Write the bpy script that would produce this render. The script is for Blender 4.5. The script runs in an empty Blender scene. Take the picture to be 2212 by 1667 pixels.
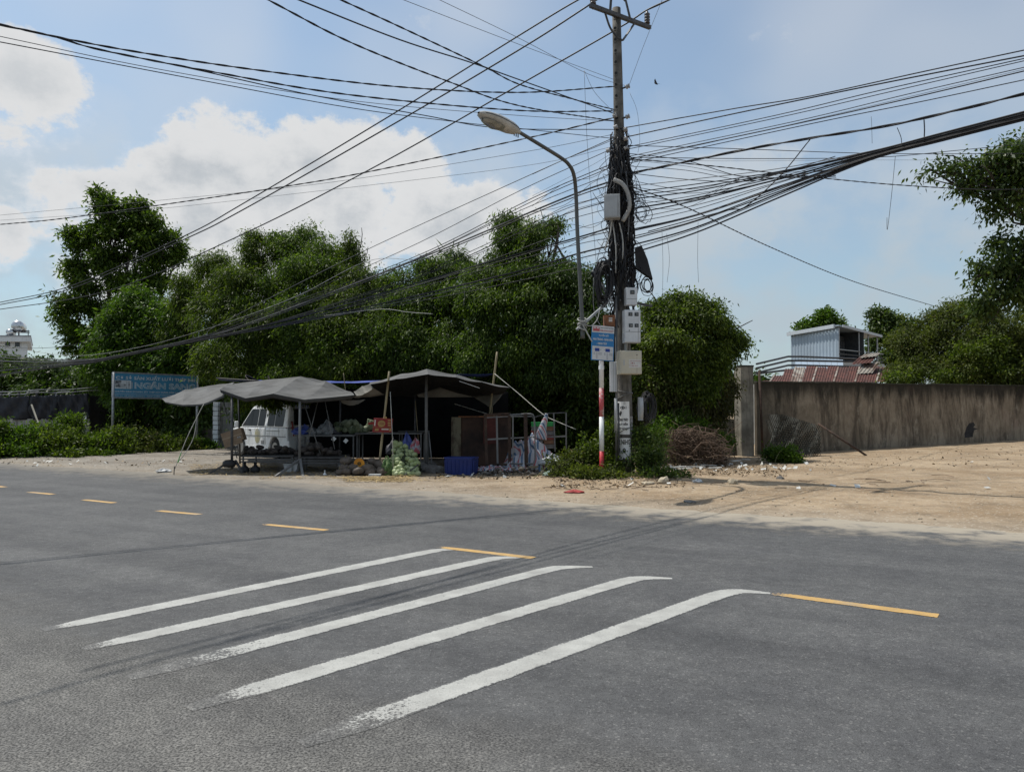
import bpy, math, random
import numpy as np
from mathutils import Vector, Matrix

random.seed(7)
RNG = np.random.default_rng(11)
SC = bpy.context.scene
COL = SC.collection
R = math.radians

# ------------------------------------------------------------------ camera
CX, CY, FPX, PITCH, CAMZ = 1106.0, 833.5, 1659.0, R(1.95), 1.6
cam_d = bpy.data.cameras.new('camera')
cam_d.sensor_fit = 'HORIZONTAL'
cam_d.sensor_width = 36.0
cam_d.lens = 36.0 * FPX / 2212.0
cam_d.clip_start = 0.05
cam_d.clip_end = 5000
cam = bpy.data.objects.new('camera', cam_d)
cam.location = (0, 0, CAMZ)
cam.rotation_euler = (R(90) + PITCH, 0, 0)
COL.objects.link(cam)
SC.camera = cam

# ------------------------------------------------------------------ sun, exposure
SUN_DIR = Vector((-0.465, 0.25, 1.0)).normalized()        # towards the sun
sun_el = math.asin(SUN_DIR.z)
sun_az = math.atan2(SUN_DIR.x, SUN_DIR.y)
sd = bpy.data.lights.new('sun', 'SUN')
sd.energy = 5.0
sd.angle = R(0.5)
sd.color = (1.0, 0.955, 0.88)
sun = bpy.data.objects.new('sun', sd)
sun.rotation_euler = SUN_DIR.to_track_quat('Z', 'Y').to_euler()
sun.location = (-20, 10, 40)
COL.objects.link(sun)
SC.view_settings.view_transform = 'Standard'
SC.view_settings.look = 'None'
SC.view_settings.gamma = 1.0
SC.view_settings.exposure = -0.17
SC.view_settings.use_curve_mapping = False
SC.render.engine = 'CYCLES'
SC.cycles.use_denoising = True
SC.cycles.max_bounces = 4
SC.cycles.diffuse_bounces = 2
SC.cycles.glossy_bounces = 2
SC.cycles.transmission_bounces = 3
SC.cycles.transparent_max_bounces = 6
SC.cycles.caustics_reflective = False
SC.cycles.caustics_refractive = False


# ------------------------------------------------------------------ node helpers
class NG:
    def __init__(self, tree):
        self.t = tree
        self.n = tree.nodes
        self.l = tree.links

    def new(self, kind, **kw):
        nd = self.n.new(kind)
        for k, v in kw.items():
            setattr(nd, k, v)
        return nd

    def put(self, sock, v):
        if hasattr(v, 'is_output'):
            self.l.new(v, sock)
        elif isinstance(v, (tuple, list)) and len(v) == 3 and sock.type == 'RGBA':
            sock.default_value = (*v, 1)
        else:
            sock.default_value = v

    def m(self, op, a, b=0.0, c=0.0, clamp=False):
        nd = self.new('ShaderNodeMath', operation=op, use_clamp=clamp)
        for s, v in zip(nd.inputs, (a, b, c)):
            self.put(s, v)
        return nd.outputs[0]

    def vm(self, op, a, b=(0, 0, 0)):
        nd = self.new('ShaderNodeVectorMath', operation=op)
        self.put(nd.inputs[0], a)
        self.put(nd.inputs[1], b)
        return nd.outputs['Value'] if op in ('DOT_PRODUCT', 'LENGTH') else nd.outputs[0]

    def ss(self, x, lo, hi, a=0.0, b=1.0):
        nd = self.new('ShaderNodeMapRange', interpolation_type='SMOOTHSTEP')
        for s, v in zip(nd.inputs, (x, lo, hi, a, b)):
            self.put(s, v)
        return nd.outputs[0]

    def noise(self, vec, scale=5, detail=4, rough=0.55, dist=0.0, dims='3D'):
        nd = self.new('ShaderNodeTexNoise', noise_dimensions=dims)
        if vec is not None:
            self.put(nd.inputs['Vector'], vec)
        nd.inputs['Scale'].default_value = scale
        nd.inputs['Detail'].default_value = detail
        nd.inputs['Roughness'].default_value = rough
        nd.inputs['Distortion'].default_value = dist
        return nd.outputs[0]

    def voro(self, vec, scale=5, feature='F1', out='Distance'):
        nd = self.new('ShaderNodeTexVoronoi', feature=feature)
        if vec is not None:
            self.put(nd.inputs['Vector'], vec)
        nd.inputs['Scale'].default_value = scale
        return nd.outputs[out]

    def mix(self, f, a, b, blend='MIX'):
        nd = self.new('ShaderNodeMix', data_type='RGBA', blend_type=blend)
        self.put(nd.inputs[0], f)
        self.put(nd.inputs[6], a)
        self.put(nd.inputs[7], b)
        return nd.outputs[2]

    def comb(self, x, y, z):
        nd = self.new('ShaderNodeCombineXYZ')
        for s, v in zip(nd.inputs, (x, y, z)):
            self.put(s, v)
        return nd.outputs[0]

    def sep(self, v):
        nd = self.new('ShaderNodeSeparateXYZ')
        self.put(nd.inputs[0], v)
        return nd.outputs

    def scale(self, v, s):
        nd = self.new('ShaderNodeVectorMath', operation='MULTIPLY')
        self.put(nd.inputs[0], v)
        nd.inputs[1].default_value = s
        return nd.outputs[0]


# ------------------------------------------------------------------ sky with cumulus
world = bpy.data.worlds.new('World')
SC.world = world
world.use_nodes = True
g = NG(world.node_tree)
g.n.clear()
sky = g.new('ShaderNodeTexSky', sky_type='NISHITA')
sky.sun_disc = False
sky.sun_elevation = sun_el
sky.sun_rotation = sun_az
sky.altitude = 0
sky.air_density = 1.0
sky.dust_density = 1.3
sky.ozone_density = 1.6
tc = g.new('ShaderNodeTexCoord')
dx, dy, dz = g.sep(g.vm('NORMALIZE', tc.outputs['Generated']))
az = g.m('ARCTAN2', dx, dy)
el = g.m('ARCSINE', dz)
p2 = g.comb(az, g.m('MULTIPLY', el, 1.35), 0.0)
warp = g.noise(p2, 5.5, 3, 0.6, dims='2D')
warp2 = g.noise(g.vm('ADD', p2, (3.7, 1.9, 0.0)), 5.5, 3, 0.6, dims='2D')
wa = g.m('ADD', az, g.m('MULTIPLY', g.m('SUBTRACT', warp, 0.5), 0.10))
we = g.m('ADD', el, g.m('MULTIPLY', g.m('SUBTRACT', warp2, 0.5), 0.07))
big = g.noise(p2, 3.2, 2, 0.5, dims='2D')
fine = g.noise(p2, 11.0, 7, 0.66, dims='2D')


def ell(cx, cy, rx, ry):
    a0 = math.atan((cx - CX) / FPX)
    e0 = math.atan((890 - cy) / FPX * math.cos(a0))
    u = g.m('DIVIDE', g.m('SUBTRACT', wa, a0), rx / FPX * math.cos(a0) ** 2)
    dv = g.m('SUBTRACT', we, e0)
    v = g.m('DIVIDE', dv, ry / FPX * math.cos(a0))
    v = g.m('MULTIPLY', v, g.ss(dv, -0.002, 0.002, 0.5, 1.0))          # trailing off softly below
    return g.m('SUBTRACT', 1.0, g.m('ADD', g.m('MULTIPLY', u, u), g.m('MULTIPLY', v, v)))


f = None
for c in [(690, 345, 210, 118), (470, 365, 220, 125), (240, 420, 210, 115), (880, 385, 120, 105), (560, 440, 470, 120),
          (1010, 460, 190, 90), (50, 140, 180, 72), (-10, 475, 70, 60)]:
    e_ = ell(*c)
    f = e_ if f is None else g.m('SMOOTH_MAX', f, e_, 0.25)
soft = g.m('MAXIMUM', ell(1560, 420, 290, 130), ell(1370, 480, 240, 130))
wisp = g.m('MAXIMUM', ell(520, 55, 105, 34), g.m('MAXIMUM', ell(1730, 60, 200, 70), ell(1000, 30, 220, 50)))
elsewhere = g.m('MULTIPLY', g.m('SUBTRACT', big, 0.60), 6.0)           # same kind of cloud in the rest of the sky
outside = g.ss(g.m('ABSOLUTE', az), 0.62, 0.85)
over = g.ss(el, 0.52, 0.65)
f = g.m('MAXIMUM', f, g.m('SUBTRACT', elsewhere, g.m('MULTIPLY', g.m('SUBTRACT', 1.0, g.m('MAXIMUM', outside, over)), 3.0)))
f2 = g.m('ADD', f, g.m('MULTIPLY', g.m('SUBTRACT', fine, 0.5), 2.2))
dens = g.ss(f2, -0.05, 0.5)
thin = g.m('MULTIPLY', g.ss(g.m('ADD', wisp, g.m('MULTIPLY', g.m('SUBTRACT', fine, 0.5), 3.2)), 0.2, 1.5), 0.5)
# soft haze cloud thickening towards the horizon
veil = g.m('MULTIPLY', g.ss(el, 0.50, 0.20), g.ss(g.m('ADD', g.m('MULTIPLY', warp2, 0.65), g.m('MULTIPLY', fine, 0.35)), 0.33, 0.66, 0.42, 1.0))
softd = g.m('MULTIPLY', g.ss(g.m('ADD', soft, g.m('MULTIPLY', g.m('SUBTRACT', fine, 0.5), 2.0)), -0.1, 1.0), 0.8)
dens_all = g.m('MAXIMUM', g.m('MAXIMUM', g.m('MAXIMUM', dens, softd), thin), g.m('MULTIPLY', veil, 0.90))
dens_all = g.m('MAXIMUM', dens_all, g.ss(big, 0.30, 0.75, 0.18, 0.50))
core = g.m('MULTIPLY', g.ss(f2, 0.35, 1.6), g.ss(el, 0.44, 0.28, 0.25, 1.0))
thick = g.ss(g.m('ADD', g.m('MULTIPLY', warp, 0.6), g.m('MULTIPLY', fine, 0.4)), 0.38, 0.62)
ccol = g.mix(g.m('MULTIPLY', core, g.m('ADD', 0.25, g.m('MULTIPLY', thick, 0.75))), (0.88, 0.89, 0.90), (0.60, 0.645, 0.69))
ccol = g.mix(g.m('MULTIPLY', g.m('SUBTRACT', 1.0, dens), g.ss(el, 0.5, 0.1)), ccol, (0.56, 0.645, 0.71))
bg1 = g.new('ShaderNodeBackground')
tint = g.mix(1.0, sky.outputs[0], (0.90, 1.045, 1.035), 'MULTIPLY')
g.put(bg1.inputs[0], tint)
bg1.inputs[1].default_value = 0.148
bg2 = g.new('ShaderNodeBackground')
g.put(bg2.inputs[0], ccol)
bg2.inputs[1].default_value = 0.93
mx = g.new('ShaderNodeMixShader')
g.put(mx.inputs[0], dens_all)
g.l.new(bg1.outputs[0], mx.inputs[1])
g.l.new(bg2.outputs[0], mx.inputs[2])
wo = g.new('ShaderNodeOutputWorld')
g.l.new(mx.outputs[0], wo.inputs[0])


# ------------------------------------------------------------------ from the photograph's pixels to places
def ray(px, py):
    r = (px - CX) / FPX
    u = (CY - py) / FPX
    c, s = math.cos(PITCH), math.sin(PITCH)
    return Vector((r, c - u * s, s + u * c))


def P(px, py, Y):
    d = ray(px, py)
    d = d * (Y / d.y)
    return Vector((d.x, d.y, CAMZ + d.z))


def G(px, py, z=0.0):
    d = ray(px, py)
    d = d * ((z - CAMZ) / d.z)
    return Vector((d.x, d.y, z))


def mpp(Y):                    # metres per pixel (of the 2212 grid) at depth Y
    return Y / FPX


RD = Vector((0.851, -0.525, 0))           # along the road, towards the right
RN = Vector((0.525, 0.851, 0))            # across it, away from the camera
RP = Vector((-3.5, 16.3, 0))              # a point of the far edge


def sst(a, b, x):
    t = np.clip((np.asarray(x, float) - a) / (b - a), 0, 1)
    return t * t * (3 - 2 * t)


def wob(x, y, k=0.0):
    return (np.sin(x * 1.31 + y * .77 + k) + np.sin(x * -.83 + y * 1.73 + 1.7 + k) + np.sin(x * 2.7 + y * 2.1 + 2.9 * k)
            + .6 * np.sin(x * 5.1 - y * 4.3 + k) + .5 * np.sin(x * 9.3 + y * 7.9 + k) + .4 * np.sin(-x * 14.3 + y * 17.9)) / 4.5


def gz(x, y):
    x = np.asarray(x, float)
    y = np.asarray(y, float)
    e = (x + 3.5) * .525 + (y - 16.3) * .851
    n = wob(x * .9, y * .9)
    z = -0.035 + 0.05 * sst(-.35 + n * .35, .55 + n * .35, e)
    out = sst(.3, 2.0, e) * (1 - sst(60, 120, np.hypot(x, y)))
    z = z + out * .022 * wob(x * 1.4, y * 1.4, 3.0) + out * .012 * wob(x * 4.1, y * 4.1, 1.0)
    z = z + .43 * np.clip((x - 8.8) / 12.8, 0, 1) * sst(15, 30, y) * sst(.5, 4, e)
    z = z + .10 * np.exp(-((x - 2.7) ** 2 + (y - 18.9) ** 2) / 3.0)
    z = z + .10 * sst(-14, -18, x) * sst(23, 27, y + 0 * x) * out
    return z


# ------------------------------------------------------------------ mesh builder
class MB:
    def __init__(self):
        self.v, self.f, self.mi, self.cur = [], [], [], 0

    def add(self, vs, fs):
        b = len(self.v)
        self.v.extend([tuple(p) for p in vs])
        for q in fs:
            self.f.append(tuple(i + b for i in q))
            self.mi.append(self.cur)
        return self

    def hexa(self, p):        # 8 points: bottom ring then top ring
        return self.add(p, [(3, 2, 1, 0), (4, 5, 6, 7), (0, 1, 5, 4), (1, 2, 6, 5), (2, 3, 7, 6), (3, 0, 4, 7)])

    def box(self, c, s, rz=0.0, mat=None):
        x, y, z = s[0] / 2, s[1] / 2, s[2] / 2
        pts = [Vector(q) for q in ((-x, -y, -z), (x, -y, -z), (x, y, -z), (-x, y, -z), (-x, -y, z), (x, -y, z), (x, y, z), (-x, y, z))]
        m = mat if mat is not None else Matrix.Rotation(rz, 3, 'Z')
        return self.hexa([m @ q + Vector(c) for q in pts])

    def slab(self, o, u, v, n):       # parallelepiped from a corner and three edge vectors
        o, u, v, n = Vector(o), Vector(u), Vector(v), Vector(n)
        return self.hexa([o, o + u, o + u + v, o + v, o + n, o + u + n, o + u + v + n, o + v + n])

    def bar(self, a, b, w, h=None, up=(0, 0, 1)):
        a, b = Vector(a), Vector(b)
        h = h or w
        d = (b - a).normalized()
        up = Vector(up)
        if abs(d.dot(up)) > .98:
            up = Vector((0, 1, 0))
        s = d.cross(up).normalized()
        t = s.cross(d).normalized()
        q = [a + s * x * w / 2 + t * y * h / 2 for x, y in ((-1, -1), (1, -1), (1, 1), (-1, 1))]
        return self.hexa(q + [p + (b - a) for p in q])

    def tube(self, pts, r, n=6, cap=True, closed=False):
        pts = np.array([tuple(p) for p in pts], float)
        m = len(pts)
        rr = np.full(m, r, float) if np.isscalar(r) else np.array(r, float)
        tg = np.gradient(pts, axis=0)
        tg /= np.maximum(np.linalg.norm(tg, axis=1, keepdims=True), 1e-9)
        a = np.array([0, 0, 1.0]) if abs(tg[0][2]) < .9 else np.array([1.0, 0, 0])
        vs = []
        u = np.cross(tg[0], a)
        u /= np.linalg.norm(u)
        ang = np.arange(n) * 2 * math.pi / n
        for i in range(m):
            u = u - tg[i] * np.dot(u, tg[i])
            u /= max(np.linalg.norm(u), 1e-9)
            w = np.cross(tg[i], u)
            ring = pts[i] + rr[i] * (np.outer(np.cos(ang), u) + np.outer(np.sin(ang), w))
            vs.extend(map(tuple, ring))
        fs = []
        for i in range(m - 1):
            for k in range(n):
                k2 = (k + 1) % n
                fs.append((i * n + k, i * n + k2, (i + 1) * n + k2, (i + 1) * n + k))
        if cap:
            fs.append(tuple(range(n - 1, -1, -1)))
            fs.append(tuple((m - 1) * n + k for k in range(n)))
        return self.add(vs, fs)

    def cyl(self, a, b, r0, r1=None, n=12):
        return self.tube([a, b], [r0, r0 if r1 is None else r1], n)

    def lathe(self, prof, c=(0, 0, 0), n=14, axis=None):
        c = Vector(c)
        q = Vector((0, 0, 1)).rotation_difference(Vector(axis)) if axis is not None else None
        vs, fs = [], []
        for r, z in prof:
            for k in range(n):
                t = k * 2 * math.pi / n
                p = Vector((r * math.cos(t), r * math.sin(t), z))
                vs.append((q @ p if q else p) + c)
        m = len(prof)
        for i in range(m - 1):
            for k in range(n):
                k2 = (k + 1) % n
                fs.append((i * n + k, i * n + k2, (i + 1) * n + k2, (i + 1) * n + k))
        fs.append(tuple(range(n - 1, -1, -1)))
        fs.append(tuple((m - 1) * n + k for k in range(n)))
        return self.add(vs, fs)

    def prism(self, poly, n):          # polygon (3D points) pushed along n
        poly = [Vector(p) for p in poly]
        n = Vector(n)
        k = len(poly)
        fs = [tuple(range(k - 1, -1, -1)), tuple(range(k, 2 * k))]
        fs += [(i, (i + 1) % k, (i + 1) % k + k, i + k) for i in range(k)]
        return self.add(poly + [p + n for p in poly], fs)

    def grid(self, pts):               # 2D list of points
        a, b = len(pts), len(pts[0])
        vs = [p for row in pts for p in row]
        fs = [(i * b + j, i * b + j + 1, (i + 1) * b + j + 1, (i + 1) * b + j) for i in range(a - 1) for j in range(b - 1)]
        return self.add(vs, fs)

    def build(self, name, mat, parent=None, smooth=False, local=False, base=None, bevel=0, solid=0, recalc=True, under=False):
        me = bpy.data.meshes.new(name)
        off = Vector((0, 0, 0))
        if parent is not None and not local:
            root = parent
            while root.parent is not None:
                root = root.parent
            off = root.location.copy()
        elif parent is None and not local:
            a = np.array(self.v)
            off = Vector(base) if base is not None else Vector(((a[:, 0].min() + a[:, 0].max()) / 2, (a[:, 1].min() + a[:, 1].max()) / 2, a[:, 2].min()))
        a = np.array(self.v, float) - np.array(off)
        me.from_pydata(a.tolist(), [], self.f)
        mats = mat if isinstance(mat, (list, tuple)) else [mat]
        for mm in mats:
            me.materials.append(mm)
        if len(mats) > 1:
            me.polygons.foreach_set('material_index', self.mi)
        if recalc:
            import bmesh
            bm = bmesh.new()
            bm.from_mesh(me)
            bmesh.ops.recalc_face_normals(bm, faces=bm.faces)
            bm.to_mesh(me)
            bm.free()
        if smooth:
            me.polygons.foreach_set('use_smooth', [True] * len(me.polygons))
        me.update()
        o = bpy.data.objects.new(name, me)
        COL.objects.link(o)
        if parent is not None:
            o.parent = parent
        elif not local:
            o.location = off
        if bevel:
            md = o.modifiers.new('bevel', 'BEVEL')
            md.width = bevel
            md.segments = 2
            md.limit_method = 'ANGLE'
            md.angle_limit = R(35)
        if solid:
            md = o.modifiers.new('solid', 'SOLIDIFY')
            md.thickness = solid
            md.offset = 0
            if under:
                md.material_offset = 1
                md.material_offset_rim = 0
        return o


def tag(o, label, cat, group=None, kind=None):
    if label:
        o['label'] = label
    if cat:
        o['category'] = cat
    if group:
        o['group'] = group
    if kind:
        o['kind'] = kind
    return o


def thing(name, loc, label, cat, group=None, rz=0.0):
    o = bpy.data.objects.new(name, None)
    o.location = loc
    o.rotation_euler = (0, 0, rz)
    o.empty_display_size = .2
    COL.objects.link(o)
    return tag(o, label, cat, group)


def dup(root, loc=None, rot=None, scale=None, parent=None):
    r = root.copy()
    COL.objects.link(r)
    if loc is not None:
        r.location = loc
    if rot is not None:
        r.rotation_euler = rot
    if scale is not None:
        r.scale = scale
    if parent is not None:
        r.parent = parent
    for ch in root.children:
        c = dup(ch)
        c.parent = r
    return r


def crom(pts, per=8):
    p = [Vector(q) for q in pts]
    if len(p) == 2:
        return [p[0].lerp(p[1], i / per) for i in range(per + 1)]
    p = [p[0] * 2 - p[1]] + p + [p[-1] * 2 - p[-2]]
    out = []
    for i in range(1, len(p) - 2):
        a, b, c, d = p[i - 1], p[i], p[i + 1], p[i + 2]
        for k in range(per):
            t = k / per
            out.append(.5 * ((2 * b) + (c - a) * t + (2 * a - 5 * b + 4 * c - d) * t * t + (3 * b - a - 3 * c + d) * t ** 3))
    out.append(p[-2])
    return out


# ------------------------------------------------------------------ materials
MATS = {}


def M(name, col, rough=.8, col2=None, var=.2, scale=6.0, detail=5, lo=.3, hi=.7, bump=0.0, bscale=60.0, metal=0.0, stretch=(1, 1, 1),
      spec=.35, trans=0.0, island=0.0, speck=None, streak=None):
    if name in MATS:
        return MATS[name]
    mt = bpy.data.materials.new(name)
    mt.use_nodes = True
    q = NG(mt.node_tree)
    bs = q.n['Principled BSDF']
    t = q.new('ShaderNodeTexCoord').outputs['Object']
    t2 = q.scale(t, stretch)
    c1 = tuple(min(1, c * (1 + var)) for c in col)
    c2 = col2 if col2 is not None else tuple(c * (1 - var) for c in col)
    cc = q.mix(q.ss(q.noise(t2, scale, detail, .6), lo, hi), c2, c1)
    if streak is not None:                # (colour, amount): dirt running down
        s = q.noise(q.scale(t, (7, 7, .5)), 1.6, 6, .65)
        cc = q.mix(q.ss(s, .62 - streak[1], .8 - streak[1] * .6), cc, streak[0])
    if speck is not None:                 # (colour, scale, threshold)
        s = q.noise(t, speck[1], 3, .6)
        cc = q.mix(q.ss(s, speck[2], speck[2] + .06), cc, speck[0])
    if island:
        gi = q.new('ShaderNodeNewGeometry').outputs['Random Per Island']
        cc = q.mix(1.0, cc, q.mix(gi, (1 - island,) * 3, (1 + island,) * 3), 'MULTIPLY')
    q.put(bs.inputs['Base Color'], cc)
    bs.inputs['Roughness'].default_value = rough
    bs.inputs['Metallic'].default_value = metal
    bs.inputs['Specular IOR Level'].default_value = spec
    if bump:
        b = q.new('ShaderNodeBump')
        b.inputs['Strength'].default_value = min(1, bump)
        b.inputs['Distance'].default_value = .02
        q.put(b.inputs['Height'], q.noise(t2, bscale, 4, .6))
        q.put(bs.inputs['Normal'], b.outputs[0])
    if trans:
        tr = q.new('ShaderNodeBsdfTranslucent')
        q.put(tr.inputs[0], cc)
        ms = q.new('ShaderNodeMixShader')
        ms.inputs[0].default_value = trans
        q.l.new(bs.outputs[0], ms.inputs[1])
        q.l.new(tr.outputs[0], ms.inputs[2])
        q.l.new(ms.outputs[0], q.n['Material Output'].inputs[0])
    MATS[name] = mt
    return mt


def leaf_mat(name, dark, mid, light, trans=.33, rough=.5, brown=None):
    if name in MATS:
        return MATS[name]
    mt = bpy.data.materials.new(name)
    mt.use_nodes = True
    q = NG(mt.node_tree)
    bs = q.n['Principled BSDF']
    gi = q.new('ShaderNodeNewGeometry').outputs['Random Per Island']
    t = q.new('ShaderNodeTexCoord').outputs['Object']
    rp = q.new('ShaderNodeValToRGB')
    q.put(rp.inputs[0], gi)
    rp.color_ramp.elements[0].color = (*dark, 1)
    rp.color_ramp.elements[1].color = (*light, 1)
    em = rp.color_ramp.elements.new(.5)
    em.color = (*mid, 1)
    if brown:
        eb = rp.color_ramp.elements.new(.96)
        eb.color = (*light, 1)
        rp.color_ramp.elements[-1].color = (*brown, 1)
    patch = q.noise(t, .9, 3, .6)
    cc = q.mix(1.0, rp.outputs[0], q.mix(q.ss(patch, .3, .7), (.80, .84, .80), (1.22, 1.2, 1.0)), 'MULTIPLY')
    q.put(bs.inputs['Base Color'], cc)
    bs.inputs['Roughness'].default_value = rough
    bs.inputs['Specular IOR Level'].default_value = .2
    tr = q.new('ShaderNodeBsdfTranslucent')
    q.put(tr.inputs[0], q.mix(1.0, cc, (1.25, 1.45, .5), 'MULTIPLY'))
    ms = q.new('ShaderNodeMixShader')
    ms.inputs[0].default_value = trans
    q.l.new(bs.outputs[0], ms.inputs[1])
    q.l.new(tr.outputs[0], ms.inputs[2])
    q.l.new(ms.outputs[0], q.n['Material Output'].inputs[0])
    MATS[name] = mt
    return mt


def asphalt_nodes(q):
    t = q.new('ShaderNodeNewGeometry').outputs['Position']
    al = q.vm('DOT_PRODUCT', t, (RD.x, RD.y, 0))
    ac = q.m('SUBTRACT', q.vm('DOT_PRODUCT', t, (RN.x, RN.y, 0)), RP.dot(RN))
    n1 = q.noise(t, 150, 4, .72)
    n2 = q.noise(t, 42, 3, .65)
    n3 = q.noise(t, 1.1, 3, .6)
    n4 = q.noise(t, 9.0, 3, .65)
    nc = q.noise(t, 78, 3, .7)
    old = q.ss(q.m('ADD', ac, q.m('MULTIPLY', q.m('SUBTRACT', n3, .5), 2.2)), -8.3, -9.3)      # older coarse surface on the near side
    cc = q.mix(q.ss(n1, .34, .68), (.042, .043, .0445), (.128, .129, .130))
    cc = q.mix(q.ss(n2, .50, .68, 0, .7), cc, (.038, .038, .039))
    sx = q.sep(q.voro(t, 95, out='Color'))[0]
    cc = q.mix(q.ss(sx, .91, .97, 0, .35), cc, (.25, .247, .238))
    co = q.mix(q.ss(nc, .36, .64), (.032, .032, .031), (.180, .176, .166))
    sc_ = q.sep(q.voro(t, 95, out='Color'))[0]
    co = q.mix(q.ss(sc_, .88, .97, 0, .35), co, (.31, .30, .28))
    cc = q.mix(old, cc, co)
    cc = q.mix(1.0, cc, q.mix(q.ss(n3, .3, .7), (.86, .86, .87), (1.12, 1.115, 1.10)), 'MULTIPLY')
    cc = q.mix(1.0, cc, q.mix(q.ss(n4, .3, .7), (.86, .86, .86), (1.13, 1.13, 1.125)), 'MULTIPLY')
    # wheel paths run along the road
    tr = q.noise(q.comb(q.m('MULTIPLY', al, .06), ac, 0), 1.1, 4, .6)
    cc = q.mix(1.0, cc, q.mix(q.ss(tr, .3, .7), (.80, .80, .805), (1.13, 1.125, 1.12)), 'MULTIPLY')
    # dust blown in from the verge
    dn = q.noise(t, 2.3, 4, .65)
    dst = q.m('MULTIPLY', q.ss(ac, -2.2, .15), q.ss(q.m('ADD', dn, q.m('MULTIPLY', ac, .16)), .22, .52))
    rgt = q.ss(q.sep(t)[0], -6, 4, .45, 1.0)
    cc = q.mix(q.m('MULTIPLY', q.m('MULTIPLY', dst, rgt), .85), cc, (.36, .315, .245))
    b_ = q.new('ShaderNodeBump')
    b_.inputs['Strength'].default_value = .6
    b_.inputs['Distance'].default_value = .008
    q.put(b_.inputs['Height'], q.m('ADD', q.m('MULTIPLY', n1, .5), q.m('ADD', q.m('MULTIPLY', n2, .8), q.m('MULTIPLY', q.m('MULTIPLY', nc, old), 1.2))))
    return cc, b_.outputs[0], t


def asphalt(name):
    mt = bpy.data.materials.new(name)
    mt.use_nodes = True
    q = NG(mt.node_tree)
    cc, nrm, _ = asphalt_nodes(q)
    bs = q.n['Principled BSDF']
    q.put(bs.inputs['Base Color'], cc)
    q.put(bs.inputs['Normal'], nrm)
    bs.inputs['Roughness'].default_value = .82
    bs.inputs['Specular IOR Level'].default_value = .3
    return mt


def paint(name, col, wear_lo=.36, fade=.2):
    """road paint; UV x runs along the stroke: worn away where x is small"""
    mt = bpy.data.materials.new(name)
    mt.use_nodes = True
    q = NG(mt.node_tree)
    cc, nrm, t = asphalt_nodes(q)
    uv = q.new('ShaderNodeUVMap').outputs[0]
    u, v, _ = q.sep(uv)
    n = q.noise(t, 48, 4, .7)
    nb = q.noise(t, 9, 4, .6)
    edge = q.m('ABSOLUTE', q.m('SUBTRACT', v, .5))
    keep = q.m('ADD', q.m('ADD', q.m('MULTIPLY', n, .62), q.m('MULTIPLY', nb, .30)), q.ss(u, 0, fade, -.075, .16))
    keep = q.m('SUBTRACT', keep, q.ss(edge, .36, .52, 0, .22))
    k = q.ss(keep, wear_lo, wear_lo + .06)
    pc = q.mix(q.ss(q.noise(t, 6, 5, .6), .3, .7), tuple(c * .80 for c in col), col)
    pc = q.mix(q.ss(q.noise(t, 80, 3, .65), .54, .68, 0, .6), pc, (.19, .187, .18))
    pc = q.mix(q.ss(q.noise(t, 2.6, 4, .6), .46, .70, 0, .5), pc, (.24, .235, .22))
    bs = q.n['Principled BSDF']
    q.put(bs.inputs['Base Color'], q.mix(k, cc, pc))
    q.put(bs.inputs['Normal'], nrm)
    bs.inputs['Roughness'].default_value = .7
    return mt

# ------------------------------------------------------------------ ground
def dirt_mat():
    mt = bpy.data.materials.new('dirt')
    mt.use_nodes = True
    q = NG(mt.node_tree)
    t = q.new('ShaderNodeNewGeometry').outputs['Position']
    x, y, z = q.sep(t)
    big = q.noise(t, .55, 4, .62)
    med = q.noise(t, 3.2, 5, .66)
    fin = q.noise(t, 26, 4, .7)
    ac = q.m('SUBTRACT', q.vm('DOT_PRODUCT', t, (RN.x, RN.y, 0)), RP.dot(RN))
    tan = q.mix(q.ss(big, .33, .68), (.250, .180, .112), (.372, .288, .196))
    grey = q.mix(q.ss(big, .33, .68), (.185, .168, .146), (.265, .245, .215))
    right = q.ss(q.m('ADD', x, q.m('MULTIPLY', q.m('SUBTRACT', med, .5), 5.0)), -7, 2)
    cc = q.mix(right, grey, tan)
    cc = q.mix(q.m('MULTIPLY', q.ss(ac, 2.2, .0), .55), cc, (.285, .252, .205))        # fine grey dust beside the asphalt
    cc = q.mix(q.ss(med, .48, .72, 0, .6), cc, (.16, .125, .085))
    cc = q.mix(q.ss(q.noise(t, 1.3, 4, .6), .50, .68, 0, .4), cc, (.15, .12, .088))
    cc = q.mix(q.ss(fin, .56, .72, 0, .6), cc, (.135, .105, .075))
    cc = q.mix(q.ss(fin, .40, .28, 0, .5), cc, (.44, .385, .30))
    # tyre tracks coming off the road
    trk = q.noise(q.comb(q.m('MULTIPLY', x, .10), q.m('ADD', y, q.m('MULTIPLY', x, .10)), 0), 2.4, 3, .55)
    cc = q.mix(q.ss(trk, .54, .68, 0, .45), cc, (.19, .15, .105))
    vr = q.voro(t, 34, out='Color')
    cc = q.mix(q.ss(q.sep(vr)[0], .93, .97, 0, .6), cc, (.48, .44, .37))
    bs = q.n['Principled BSDF']
    q.put(bs.inputs['Base Color'], cc)
    bs.inputs['Roughness'].default_value = .95
    bs.inputs['Specular IOR Level'].default_value = .15
    b = q.new('ShaderNodeBump')
    b.inputs['Strength'].default_value = .8
    b.inputs['Distance'].default_value = .05
    q.put(b.inputs['Height'], q.m('ADD', q.m('MULTIPLY', med, .9), q.m('ADD', q.m('MULTIPLY', fin, .45), q.m('MULTIPLY', trk, .5))))
    q.put(bs.inputs['Normal'], b.outputs[0])
    return mt


def axis(parts):
    out = []
    for a, b, s in parts:
        out.append(np.arange(a, b, s))
    return np.unique(np.round(np.concatenate(out), 4))


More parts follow.
